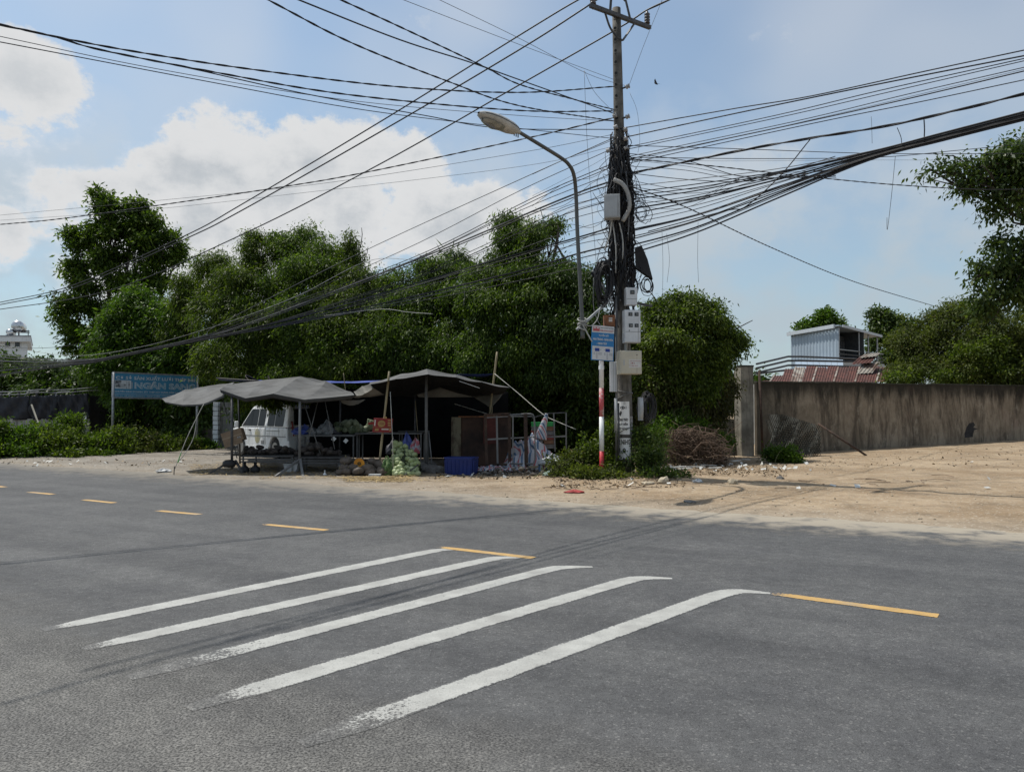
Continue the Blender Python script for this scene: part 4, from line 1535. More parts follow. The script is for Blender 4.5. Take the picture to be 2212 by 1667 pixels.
# cables from the near left
G2 = 'service cables from the upper left to the pole'
DL = (-9.8, -7.6, 0)
cable([(1328, 187), (1123, 200), (863, 188), (558, 152), (305, 114), (127, 81), (0, 53)], PO, DL, .0095, 'thick twisted cable, upper of the pair entering at the top left corner', G2, twist=.7, ext=5)
cable([(1328, 240), (1123, 239), (762, 206), (457, 155), (213, 107), (127, 82), (0, 54)], PO, DL, .0095, 'thick twisted cable, lower of the pair entering at the top left corner', G2, twist=.8, ext=5)
cable([(1328, 262), (1123, 250), (762, 218), (355, 152), (0, 79)], PO, DL, .006, 'thin grey wire under the twisted pair at the top left', G2, CABLE_G, ext=5)
cable([(1330, 300), (1123, 278), (990, 264), (762, 234), (457, 178), (0, 91)], PO, DL, .008, 'lowest thin wire entering at the top left', G2, ext=5)
cable([(1328, 280), (1082, 277), (914, 249), (660, 203), (406, 147), (213, 108)], PO, DL, .010, 'cable that parts from the twisted cable towards the lamp', G2)
G3 = 'cables from the top edge down to the pole'
DT = (-4.6, -6.6, 0)
cable([(1328, 262), (1123, 229), (965, 175), (762, 94), (579, 0)], PO, DT, .0085, 'twisted cable entering the top edge farthest left', G3, twist=.6, ext=5)
cable([(1328, 246), (1123, 173), (1016, 135), (863, 86), (645, 0)], PO, DT, .012, 'second cable from the left entering the top edge', G3, ext=5)
cable([(1330, 238), (1240, 215), (1123, 183), (1041, 142), (863, 58), (736, 0)], PO, DT, .0085, 'third, twisted cable from the left entering the top edge', G3, twist=.6, ext=5)
cable([(1326, 172), (1123, 97), (871, 0)], PO, DT, .005, 'thin wire entering the top edge left of the power lines', G3, CABLE_G, ext=5)
cable([(1352, 186), (1270, 160), (1123, 84), (949, 0)], PO, DT, .005, 'thin wire entering the top edge closest to the pole', G3, CABLE_G, ext=5)
cable([(1358, 187), (1390, 100), (1428, 6), (1436, -16)], PO, (3.0, -4.0, 0), .005, 'thin wire slanting steeply up from the pole to the top edge', G3, CABLE_G, ext=5)
# flat ones to the far left
G4 = 'flat running cables to the left edge'
DM = (-20.5, 9.3, 0)
cable([(1328, 254), (1123, 302), (787, 373), (609, 404), (305, 449), (120, 474), (0, 485)], PO, DM, .011, 'thick twisted cable running flat to the left edge above the tall tree', G4, twist=.8, ext=12)
cable([(1328, 290), (1123, 330), (700, 396), (355, 432), (0, 465)], PO, DM, .006, 'thin wire just above the flat twisted cable at the left', G4, CABLE_G, ext=12)
cable([(1328, 316), (1123, 360), (660, 416), (300, 455), (0, 476)], PO, DM, .005, 'faint thin wire below the flat twisted cable', G4, CABLE_G, ext=12)
# the left bundle along the road
G5 = 'bundle of cables running left along the road'
rg = np.random.default_rng(5)
NB = [(1330, 296, 1123, 388, 764, 553, 470, 702, .011), (1330, 318, 1123, 412, 861, 545, 500, 700, .010), (1330, 350, 1150, 428, 881, 561, 520, 692, .012), (1330, 357, 1160, 430, 881, 566, 540, 690, .012),
      (1330, 372, 1130, 452, 840, 585, 520, 700, .010), (1330, 388, 1209, 432, 900, 561, 549, 694, .024), (1330, 396, 1209, 438, 890, 570, 549, 698, .016), (1330, 418, 1200, 460, 881, 600, 560, 705, .010),
      (1330, 430, 1180, 478, 900, 598, 580, 700, .013), (1330, 446, 1150, 500, 870, 612, 560, 708, .009), (1330, 470, 1200, 510, 930, 606, 600, 695, .008), (1330, 488, 1244, 514, 979, 588, 627, 690, .022),
      (1330, 498, 1244, 518, 950, 602, 640, 692, .014), (1330, 512, 1230, 532, 979, 600, 640, 694, .010), (1330, 528, 1244, 549, 1096, 592, 705, 682, .024), (1330, 540, 1244, 560, 1000, 622, 680, 690, .014),
      (1330, 556, 1240, 580, 960, 640, 660, 694, .010)]
for k, (x0, y0, x1, y1, x2, y2, x3, y3, r_) in enumerate(NB):
    ye = 762 + k * 3.2 + rg.uniform(-3, 3)
    pts = [(x0, y0), (x1, y1), (x2, y2), (x3, y3), (432, 727 + k * .6), (264, 765 + k * .35), (190, 776 + k * .6), (80, 776 + (ye - 776) * .5 + 4), (0, ye)]
    cable(pts, PO, NROAD, r_ * .95, 'black cable of the sagging bundle that runs left in front of the trees', G5, CABLE if k % 5 else CABLE_G, ext=6, lat=rg.uniform(-.15, .15))
cable([(900, 561), (791, 565), (640, 640), (479, 700), (300, 750), (150, 768), (0, 745)], PO, NROAD, .008, 'single pale wire above the sagging bundle on the left', G5, CABLE_P, ext=4)
cable([(700, 682), (820, 668), (880, 674), (935, 678)], PO, NROAD, .007, 'loose pale wire end hanging under the bundle in front of the trees', G5, CABLE_P)
cable([(236, 722), (150, 746), (70, 752), (0, 748)], PO, NROAD, .010, 'short black wire at the left edge below the white building roof', G5)
# cables to the right along the road
G6 = 'cables fanning out to the right edge'
RB = [((1340, 278), (1586, 235), (1751, 208), (2000, 154), (2212, 109), .013), ((1340, 299), (1586, 246), (1834, 195), (2020, 158), (2212, 121), .015), ((1340, 321), (1669, 251), (1900, 196), (2212, 127), .010), ((1340, 326), (1669, 257), (1900, 204), (2212, 132), .009),
      ((1340, 342), (1710, 264), (1960, 204), (2212, 146), .009), ((1340, 348), (1710, 270), (1960, 214), (2212, 154), .013), ((1340, 357), (1751, 268), (1980, 222), (2212, 173), .010), ((1340, 352), (1740, 262), (1970, 208), (2212, 150), .004)]
names = ['topmost cable fanning out to the right edge', 'second cable from the top fanning out to the right edge', 'third cable from the top on the right', 'fourth cable from the top on the right', 'fifth cable from the top on the right',
         'thicker sixth cable from the top on the right', 'lowest cable of the upper right fan', 'thread thin wire within the upper right fan']
DR = (.823, -.568, 0)
for k, q in enumerate(RB):
    cable(list(q[:-1]), PO, DR, q[-1] * 1.0, names[k], G6, ext=5)
cable([(1340, 380), (1586, 328), (1751, 299), (1917, 272), (2083, 235), (2212, 203)], PO, DR, .016, 'thick twisted cable in the middle of the right side', G6, twist=1.6, ext=5)
cable([(1340, 377), (1586, 330), (1751, 297), (1917, 274), (2083, 233), (2212, 206)], PO, DR, .012, 'thinner cable wound along the thick twisted cable on the right', G6, ext=5)
G7 = 'heavy bundle of cables running right along the road'
for k in range(16):
    y0 = 405 + k * 10 + rg.uniform(-4, 4)
    spread = (k - 8)
    cv = 1.0 if k < 5 else 0
    yb = 338 + spread * 1.3
    ym = y0 + (yb - y0) * .60 - 2 + (8 if k < 6 else 2)
    pts = [(1342, y0 + 2), (1500, y0 + (yb - y0) * .26 + 5 + rg.uniform(-3, 3)), (1680, ym + rg.uniform(-2, 2)), (1876, yb), (2040, 295 + spread * 1.2), (2212, 251 + spread * 1.3)]
    cable(pts, PO, DR, float(rg.choice([.009, .012, .015, .019])), 'black cable of the heavy bundle that runs to the right edge', G7, CABLE if k % 4 else CABLE_G, ext=5, lat=rg.uniform(-.1, .1))
G8 = 'side cables to the houses on the right'
DH = (13.0, 4.0, 0)
cable([(1342, 314), (1600, 322), (1900, 332), (2212, 332)], PO, DH, .010, 'level cable crossing to the right edge through the tree top', G8, ext=5)
cable([(1342, 340), (1640, 343), (1896, 340), (2060, 326), (2212, 311)], PO, DH, .010, 'level cable that rises at the right edge', G8, ext=5)
cable([(1342, 344), (1560, 348), (1896, 346), (2130, 347)], PO, DH, .004, 'thin dead level wire on the right', G8, CABLE_G)
cable([(1342, 342), (1530, 358), (1710, 378), (1917, 398), (2103, 409), (2212, 409)], PO, DH, .009, 'cable sagging below the heavy bundle into the tree at the right', G8, twist=.6, ext=3)
cable([(1342, 396), (1478, 446), (1669, 536), (1850, 610), (2035, 666)], PO, (14, 15, 0), .010, 'single cable dropping right to the creeper mound', G8, twist=.5)
cable([(1751, 300), (1685, 380), (1611, 446), (1565, 456), (1400, 500)], PO, DR, .012, 'cable looping down from the thick twisted cable to the heavy bundle', G8)
for k in range(9):
    y0 = 330 + k * 14
    cable([(1342, y0), (1480, y0 + rg.uniform(6, 26)), (1600, 400 + rg.uniform(-22, 10)), (1700, 378 + rg.uniform(-8, 8))], PO, DR, float(rg.choice([.005, .007, .009])), 'slack wire between the pole and the heavy right bundle', 'slack wires right of the pole', ext=1)
for k in range(8):
    y0 = 300 + k * 26
    cable([(1330, y0), (1280, y0 + rg.uniform(10, 40)), (1220, y0 + rg.uniform(30, 70)), (1150, y0 + rg.uniform(60, 100))], PO, NROAD, float(rg.choice([.004, .006, .008])), 'slack wire between the pole and the lamp arm', 'slack wires left of the pole')
# hanging ends and ties
GH = 'loose ends hanging from the cables'
for pts, pl, lab, r_, mt in [([(1934, 338), (1926, 420), (1917, 495), (1916, 470)], DR, 'thin loose wire hanging from the heavy bundle far right', .005, CABLE_G),
                             ([(1882, 252), (1883, 272), (1884, 310)], DR, 'short wire stub above the heavy bundle', .004, CABLE_G), ([(1938, 276), (1946, 296), (1948, 312)], DR, 'wire tie between the twisted cable and the heavy bundle, left one', .007, CABLE),
                             ([(1996, 259), (1997, 280), (1996, 306)], DR, 'wire tie between the twisted cable and the heavy bundle, right one', .012, CABLE), ([(1360, 200), (1376, 240), (1382, 300), (1378, 330)], DR, 'curly thin wire hanging right of the pole top', .004, CABLE_G),
                             ([(1430, 500), (1432, 570), (1431, 640)], DR, 'straight loose end hanging right of the pole, left one', .004, CABLE_G), ([(1440, 505), (1446, 560), (1441, 610)], DR, 'straight loose end hanging right of the pole, right one', .004, CABLE_G),
                             ([(1508, 480), (1507, 560), (1509, 610)], DR, 'long loose end below the heavy right bundle', .004, CABLE_G), ([(1262, 153), (1268, 300), (1280, 470), (1290, 600), (1292, 690)], NROAD, 'thin wire dropping past the lamp arm down to the sign', .005, CABLE_G),
                             ([(1262, 153), (1285, 200), (1328, 245)], NROAD, 'short thin wire from the drop wire to the pole', .005, CABLE_G), ([(1282, 600), (1282, 660), (1290, 690), (1297, 702)], NROAD, 'pale cord hanging down to the bus stop sign', .008, CABLE_P),
                             ([(1000, 612), (1004, 640), (1000, 660)], NROAD, 'tied loose end below the left bundle', .006, CABLE_G)]:
    cable(pts, PO, pl, r_, lab, GH, mt, name='hanging_wire')

# a bird far off
b = MB()
c = P(1417, 181, 26)
b.lathe([(.004, -.07), (.02, -.035), (.027, 0), (.02, .04), (.008, .07)], c, 8, axis=(.8, .2, -.3))
bo = b.build('bird', BLACK, smooth=True)
tag(bo, 'small dark swallow flying in the sky right of the pole', 'bird')
for s in ((-.02, .05, .20), (.20, .0, -.02)):
    b = MB()
    tip = c + Vector(s)
    b.add([c + Vector((.05, 0, -.01)), c + Vector((-.05, 0, .02)), c.lerp(tip, .6) + Vector((-.04, 0, .01)), tip], [(0, 1, 2), (0, 2, 3)])
    w_ = b.build('wing', BLACK, recalc=False, local=True)
    w_.parent = bo
    w_.data.transform(Matrix.Translation(-bo.location))

# ------------------------------------------------------------------ white building far left
def gzf(x, y):
    return float(gz(x, y))


WALLW = M('white_render', (.66, .67, .67), .8, var=.06, scale=1.2, streak=((.42, .42, .40), .05))
DARKGL = M('dark_window', (.03, .035, .04), .2, var=.2, spec=.5)
BY = 62.0
bl, br = P(-60, 735, BY), P(60, 735, BY)
hb = thing('white_house', ((bl.x + br.x) / 2, BY + 4, 0), 'white flat roofed building at the left edge with a steel water tank on top', 'building')
b = MB()
k8 = (BY + 8) / BY
b.prism([(bl.x, BY, -.1), (br.x, BY, -.1), (br.x * k8 * 1.01, BY + 8, -.1), (bl.x * k8, BY + 8, -.1)], (0, 0, bl.z))
b.build('wall', WALLW, hb)
rs = P(68, 730, BY - .4)
b = MB()
b.prism([(bl.x, BY - .5, bl.z - .15), (rs.x, BY - .5, bl.z - .15), (rs.x * k8 * 1.01, BY + 8.4, bl.z - .15), (bl.x * k8, BY + 8.4, bl.z - .15)], (0, 0, .42))
b.build('roof_slab', WALLW, hb, bevel=.02)
b = MB()
b.prism([(bl.x, BY - .54, bl.z + .272), (rs.x + .05, BY - .54, bl.z + .272), (rs.x * k8 * 1.01 + .05, BY + 8.4, bl.z + .272), (bl.x * k8, BY + 8.4, bl.z + .272)], (0, 0, .08))
b.build('roof_edge', M('grey_trim', (.33, .34, .35), .7, var=.1), hb)
for px in (17, 38):
    c = P(px, 743.5, BY)
    b = MB()
    b.box((c.x, BY - .02, c.z), (.34, .1, .42))
    wn = b.build('window', DARKGL, hb)
    b = MB()
    b.box((c.x, BY - .05, c.z - .24), (.46, .12, .06))
    b.build('sill', WALLW, wn)
INOX = M('stainless', (.55, .56, .57), .28, var=.1, metal=.9)
tc_ = P(41, 706, 64)
tk = thing('water_tank', (tc_.x, 64, P(41, 730, 64).z), 'shiny steel water tank on a frame on the white roof', 'water tank')
b = MB()
b.lathe([(.02, -.95), (.30, -.92), (.43, -.82), (.46, -.7), (.46, .7), (.43, .82), (.30, .92), (.02, .95)], tc_, 22, axis=(-.45, 1, 0))
b.build('tank', INOX, tk, smooth=True)
for sx_ in (-.42, .42):
    for sy_ in (-.6, .6):
        b = MB()
        b.bar((tc_.x + sx_, 64 + sy_, tk.location.z - .1), (tc_.x + sx_ * .95, 64 + sy_, tc_.z - .2), .05)
        b.build('leg', STEEL_D, tk)
for z_ in (-.42, -.30):
    b = MB()
    b.box((tc_.x, 64, tc_.z + z_), (1.0, 1.35, .05))
    b.build('frame_ring', STEEL_D, tk)
b = MB()
b.tube([P(29, 730, 63.5), P(29, 700, 63.5), P(45, 700, 63.5), P(45, 694, 63.5)], .02, 5)
b.build('pipe', STEEL_D, tk)
sh = thing('solar_heater', P(14, 731, 63.5), 'small sloping solar water heater beside the steel tank', 'solar heater')
b = MB()
b.lathe([(.02, -.9), (.24, -.85), (.24, .85), (.02, .9)], P(24, 719, 63.5), 16, axis=(-.45, 1, 0))
b.build('drum', INOX, sh, smooth=True)
for k in range(6):
    b = MB()
    b.cyl(P(22, 721, 62.9 + k * .25), P(-8, 733, 62.9 + k * .25), .05, .05, 6)
    b.build('glass_tube', M('solar_tube', (.12, .14, .17), .25, var=.2), sh)

# ------------------------------------------------------------------ black tarpaulin fence
BT = M('black_tarp', (.030, .031, .038), .55, col2=(.018, .019, .024), scale=2, bump=.4, bscale=5)
FY0, FY1 = 33.0, 36.5


def fpt(px, py):
    Y = FY0 + (FY1 - FY0) * (px + 120) / 320.0
    return P(px, py, Y)


fc = thing('tarpaulin_fence', (fpt(60, 920).x, fpt(60, 920).y, 0), 'black tarpaulin stretched along a low fence at the far left', 'fence')
pan_edges = [-120, -40, 64, 126, 192]
for i in range(4):
    rows = []
    for j in range(11):
        row = []
        for k in range(17):
            px = pan_edges[i] + (pan_edges[i + 1] - pan_edges[i]) * k / 16
            yt, yb = 857 - (px + 0) * .042 + 1.5 * math.sin(k / 16 * math.pi), 907 - px * .010
            p = fpt(px, yt + (yb - yt) * j / 10)
            p.y += .10 * math.sin(k * .9 + j * .55 + i) * (.3 + j / 12) + .06 * math.sin(k * 2.1 - j * .9 + i * 2)
            row.append(p)
        rows.append(row)
    b = MB()
    b.grid(rows)
    b.build('tarpaulin', BT, fc, smooth=True, solid=.01)
LOWW = M('low_wall', (.34, .34, .31), .9, var=.2, scale=3, streak=((.15, .15, .13), .1))
for i, px in enumerate(range(-120, 192, 39)):
    a_, c_ = fpt(px, 907), fpt(px + 37, 907)
    b = MB()
    z0 = 0.0
    b.hexa([(a_.x, a_.y + .06, z0), (c_.x, c_.y + .06, z0), (c_.x, c_.y + .16, z0), (a_.x, a_.y + .16, z0), (a_.x, a_.y + .06, a_.z + .06), (c_.x, c_.y + .06, c_.z + .06), (c_.x, c_.y + .16, c_.z + .06), (a_.x, a_.y + .16, a_.z + .06)])
    b.build('wall_panel', LOWW, fc)
    b = MB()
    p = fpt(px - 1, 850)
    b.bar((p.x, p.y + .2, 0), (p.x, p.y + .2, p.z + .1), .08)
    b.build('post', STEEL_D, fc)
for dy in (0, 6):
    b = MB()
    b.tube(crom([fpt(px, 852 - px * .04 - dy + 1.5 * math.sin(px)) + Vector((0, .1, 0)) for px in range(-120, 250, 40)], 5), .02, 5)
    b.build('top_rail', STEEL, fc)
for px in (54, 120, 20):
    b = MB()
    b.tube(crom([fpt(px, 856), fpt(px + 2, 849), fpt(px + 10, 846), fpt(px + 30, 845)], 5), .018, 5)
    b.build('hook', STEEL, fc)
b = MB()
b.bar(P(68, 874, 32.5), P(98, 956, 31.5), .05)
tag(b.build('leaning_pole', M('bamboo_grey', (.36, .34, .28), .8, var=.2, stretch=(1, 1, .2))), 'thin pale pole leaning against the black tarpaulin', 'pole')
pk = panel(fpt(183, 912) - Vector((0, .14, 0)), Vector((.16, 0, 0)), Vector((0, 0, .3)), Vector((0, -1, 0)), 0, 1, 0, 1, .02, 'paper_notice', PAPER, fc)
# dark open gateway, its shade put in as a solid dark block
b = MB()
a_, c_ = P(193, 856, 37.5), P(243, 852, 38.5)
b.hexa([(a_.x, a_.y, 0), (c_.x, c_.y, 0), (c_.x, c_.y + 3, 0), (a_.x, a_.y + 3, 0), (a_.x, a_.y, a_.z), (c_.x, c_.y, c_.z), (c_.x, c_.y + 3, c_.z), (a_.x, a_.y + 3, a_.z)])
sd_ = b.build('dark_opening', M('opening_shade', (.022, .021, .021), .9, var=.3, scale=4))
tag(sd_, 'dark shaded opening between the black tarpaulin and the signboard', 'opening')

# ------------------------------------------------------------------ blue signboard
bb0 = P(244, 803, 31.0)
sgn = thing('signboard', (bb0.x, bb0.y, gzf(bb0.x, bb0.y)), 'wide blue shop signboard with white lettering on steel posts', 'signboard')
TL, TR, BL = P(244.5, 804, 31.0), P(426, 812, 34.0), P(246, 858.5, 31.0)
U, Vv = TR - TL, Vector((0, 0, TL.z - BL.z))
Nn = Vv.cross(U).normalized()
if Nn.y > 0:
    Nn = -Nn
BSB = M('shop_blue', (.045, .21, .36), .5, var=.12, scale=1.5, streak=((.06, .17, .26), .08))
BST = M('shop_white', (.50, .54, .57), .6, var=.1)
BSO = M('shop_pale_blue', (.18, .36, .48), .6, var=.15, scale=4)
BSK = M('shop_photo_dark', (.045, .05, .06), .6, col2=(.35, .38, .40), scale=5, lo=.45, hi=.6)
O0 = TL - Vv
b = MB()
b.slab(O0 - Nn * .06, U, Vv, Nn * .05)
bd = b.build('board', BSB, sgn)
for a_, c_ in ((O0, O0 + U), (O0 + Vv, O0 + Vv + U), (O0, O0 + Vv), (O0 + U, O0 + U + Vv)):
    b = MB()
    b.bar(a_ - Nn * .03, c_ - Nn * .03, .06, .06)
    b.build('frame_bar', STEEL, sgn)
for q in (O0, O0 + U):
    b = MB()
    b.cyl((q.x, q.y + .03, gzf(q.x, q.y) - .1), (q.x, q.y + .03, q.z + Vv.z), .045, .045, 10)
    b.build('post', STEEL, sgn, smooth=True)
ob_ = onboard(O0, U, Vv, Nn, .004)
big_letters('CƠ SỞ SẢN XUẤT LƯỚI THÉP B40', (.03, .975, .735, .93), ob_, BST, bd, .03)
big_letters('NGÂN SANG', (.24, .975, .375, .70), ob_, BST, bd, .05)
ob2 = onboard(O0, U, Vv, Nn, .007)
big_letters('NGÂN SANG', (.25, .965, .39, .685), ob2, BSO, bd, .005)
lettering('CHUYÊN KINH DOANH: SẮT THÉP XÂY DỰNG, KẼM GAI, TÔN CÁC LOẠI', (.02, .985, .20, .315), ob_, BST, bd, .02)
panel(O0, U, Vv, Nn, .01, .99, .145, .158, .004, 'white_rule', BST, bd)
lettering('ĐC: 01, 28 NINH THẠNH - NINH DIÊM - TX. NINH HÒA - KHÁNH HÒA', (.02, .985, .045, .11), ob_, BST, bd, .01)
panel(O0, U, Vv, Nn, .02, .20, .36, .70, .004, 'picture', BST, bd)
for k, (x0, x1, y0, y1) in enumerate([(.025, .09, .42, .68), (.09, .14, .40, .55), (.145, .155, .38, .66), (.165, .185, .38, .66), (.205, .215, .38, .66)]):
    panel(O0, U, Vv, Nn, x0, x1, y0, y1, .007, 'picture_detail', BSK, bd)
for k in range(5):
    b = MB()
    pts = [ob2(.052 + .028 * math.cos(i / 12 * 6.283) * (1 - k * .15), .55 + .11 * math.sin(i / 12 * 6.283) * (1 - k * .15)) for i in range(13)]
    b.tube(pts, .006, 4, cap=False)
    b.build('coil_drawing', BSK, bd)

# ------------------------------------------------------------------ block pillar and panel wall behind the van
bw = thing('block_pillar', (P(466, 968, 34).x, 34, 0), 'narrow white painted pillar of stacked blocks', 'pillar')
WB = M('white_block', (.74, .77, .80), .8, var=.1, scale=4, streak=((.36, .37, .38), .06))
zt = P(466, 868, 34).z
for k in range(10):
    z0, z1 = zt * k / 10, zt * (k + 1) / 10
    b = MB()
    j = random.uniform(-.012, .012)
    b.box((P(466, 900, 34).x + j, 34.1, (z0 + z1) / 2), (.225, .25, z1 - z0 - .022))
    b.build('block', WB, bw, bevel=.008)
b = MB()
b.box((P(466, 900, 34).x, 34.12, zt / 2), (.19, .2, zt - .02))
b.build('mortar_core', M('mortar', (.10, .10, .10), .95, var=.2), bw)
GP = M('grey_panel', (.235, .235, .225), .9, var=.2, scale=2, streak=((.12, .12, .11), .1))
pw = thing('panel_wall', (P(520, 960, 34).x, 34.3, 0), 'grey concrete panel wall behind the van, next to the white pillar', 'wall')
x0 = P(472, 900, 34.2).x
for seg in range(4):
    for k in range(5):
        b = MB()
        b.box((x0 + 1.0 + seg * 2.05, 34.28 + seg * .12, zt * (k + .5) / 5), (2.02, .09, zt / 5 - .012))
        b.build('panel', GP, pw)
fw = thing('plank_fence', (P(445, 950, 35).x, 35, 0), 'bit of dark vertical plank fence left of the white pillar', 'fence')
PLK = M('old_plank', (.10, .09, .075), .95, col2=(.055, .05, .045), scale=6, stretch=(1, 1, .2))
for k in range(9):
    px = 424 + k * 4.2
    p = P(px, 925 + random.uniform(-2, 2), 35)
    b = MB()
    b.box((p.x, 35, p.z / 2), (.078, .025, p.z))
    b.build('plank', PLK, fw)
b = MB()
b.box((P(441, 940, 35).x, 35.035, .55), (.9, .04, .07))
b.build('rail', PLK, fw)

# ------------------------------------------------------------------ van
rear_w, front_w = Vector((-8.10, 26.6)), Vector((-9.98, 28.6))
hd_ = (front_w - rear_w).normalized()
VANW = M('van_white', (.70, .71, .71), .32, col2=(.54, .535, .51), scale=2.2, lo=.25, hi=.55, spec=.5, streak=((.42, .41, .36), .10))
VGL = M('van_glass', (.012, .013, .015), .3, var=.2, spec=.2)
VBLK = M('van_black_trim', (.025, .025, .025), .6, var=.2)
TYRE = M('tyre', (.035, .034, .033), .85, var=.3, scale=8)
RIM = M('alloy', (.36, .355, .34), .4, var=.2, metal=.5)
# local frame: x forward, y to the left (the side we see), origin on the ground midway between the wheels of the left side
left = Vector((-hd_.y, hd_.x))
mid = (rear_w + front_w) / 2 - left * .80
van = thing('parked_van', (mid.x, mid.y, 0.012), 'dusty white van parked under the trees behind the stall, seen from its rear left', 'van', rz=math.atan2(hd_.y, hd_.x))
WB2 = (front_w - rear_w).length / 2
XR, XF = -WB2 - .95, WB2 + .95


def sideface(poly, y_of):
    return [(x, y_of(z), z) for x, z in poly]


HW = .93
yl = lambda z: HW if z <= 1.05 else HW - (z - 1.05) * .16


def arc(cx, r, n=9):
    return [(cx + r * math.cos(math.pi - i / n * math.pi), .34 + r * math.sin(math.pi - i / n * math.pi)) for i in range(n + 1)]


low = [(XR, .42)] + [(XR + .02, .30)] + arc(-WB2, .40) + arc(WB2, .40) + [(XF - .05, .30), (XF, .50), (XF - .02, .80), (XF - .22, .98), (XF - .95, 1.05), (XR + .02, 1.05)]
upp = [(XR + .02, 1.05), (XF - .95, 1.05), (XF - 1.72, 1.76), (XF - 1.95, 1.86), (XF - 2.4, 1.91), (XR + .35, 1.92), (XR + .12, 1.88), (XR + .06, 1.78)]
import bmesh


def shell(name, poly, parent, mat, bev):
    bm = bmesh.new()
    L_ = [bm.verts.new((x, yl(z), z)) for x, z in poly]
    R_ = [bm.verts.new((x, -yl(z), z)) for x, z in poly]
    bm.faces.new(L_)
    bm.faces.new(R_[::-1])
    n = len(poly)
    for i in range(n):
        j = (i + 1) % n
        bm.faces.new((L_[j], L_[i], R_[i], R_[j]))
    bmesh.ops.recalc_face_normals(bm, faces=bm.faces)
    me = bpy.data.meshes.new(name)
    bm.to_mesh(me)
    bm.free()
    me.materials.append(mat)
    o = bpy.data.objects.new(name, me)
    COL.objects.link(o)
    o.parent = parent
    if bev:
        md = o.modifiers.new('bevel', 'BEVEL')
        md.width = bev
        md.segments = 3
        md.limit_method = 'ANGLE'
        md.angle_limit = R(40)
    me.polygons.foreach_set('use_smooth', [False] * len(me.polygons))
    return o


body = shell('body', low, van, VANW, .05)
cabin = shell('cabin', upp, van, VANW, .06)


def sidepart(name, pts, mat, parent, out=.006, th=.012, s=1):
    bb = MB()
    poly = [(x, s * (yl(z) + out), z) for x, z in pts]
    bb.prism(poly, (0, -s * th, 0))
    return bb.build(name, mat, parent, local=True)


def rrect(x0, x1, z0, z1, r=.05, cutx=0.0):
    pts = []
    for cx_, cz_, a0 in ((x1 - r, z1 - r, 0), (x0 + r, z1 - r, 90), (x0 + r, z0 + r, 180), (x1 - r, z0 + r, 270)):
        for k in range(4):
            a = R(a0 + k * 30)
            sh_ = cutx * (cz_ + r * math.sin(a) - z0) / (z1 - z0)
            pts.append((cx_ + r * math.cos(a) + (sh_ if cx_ > (x0 + x1) / 2 else 0), cz_ + r * math.sin(a)))
    return pts


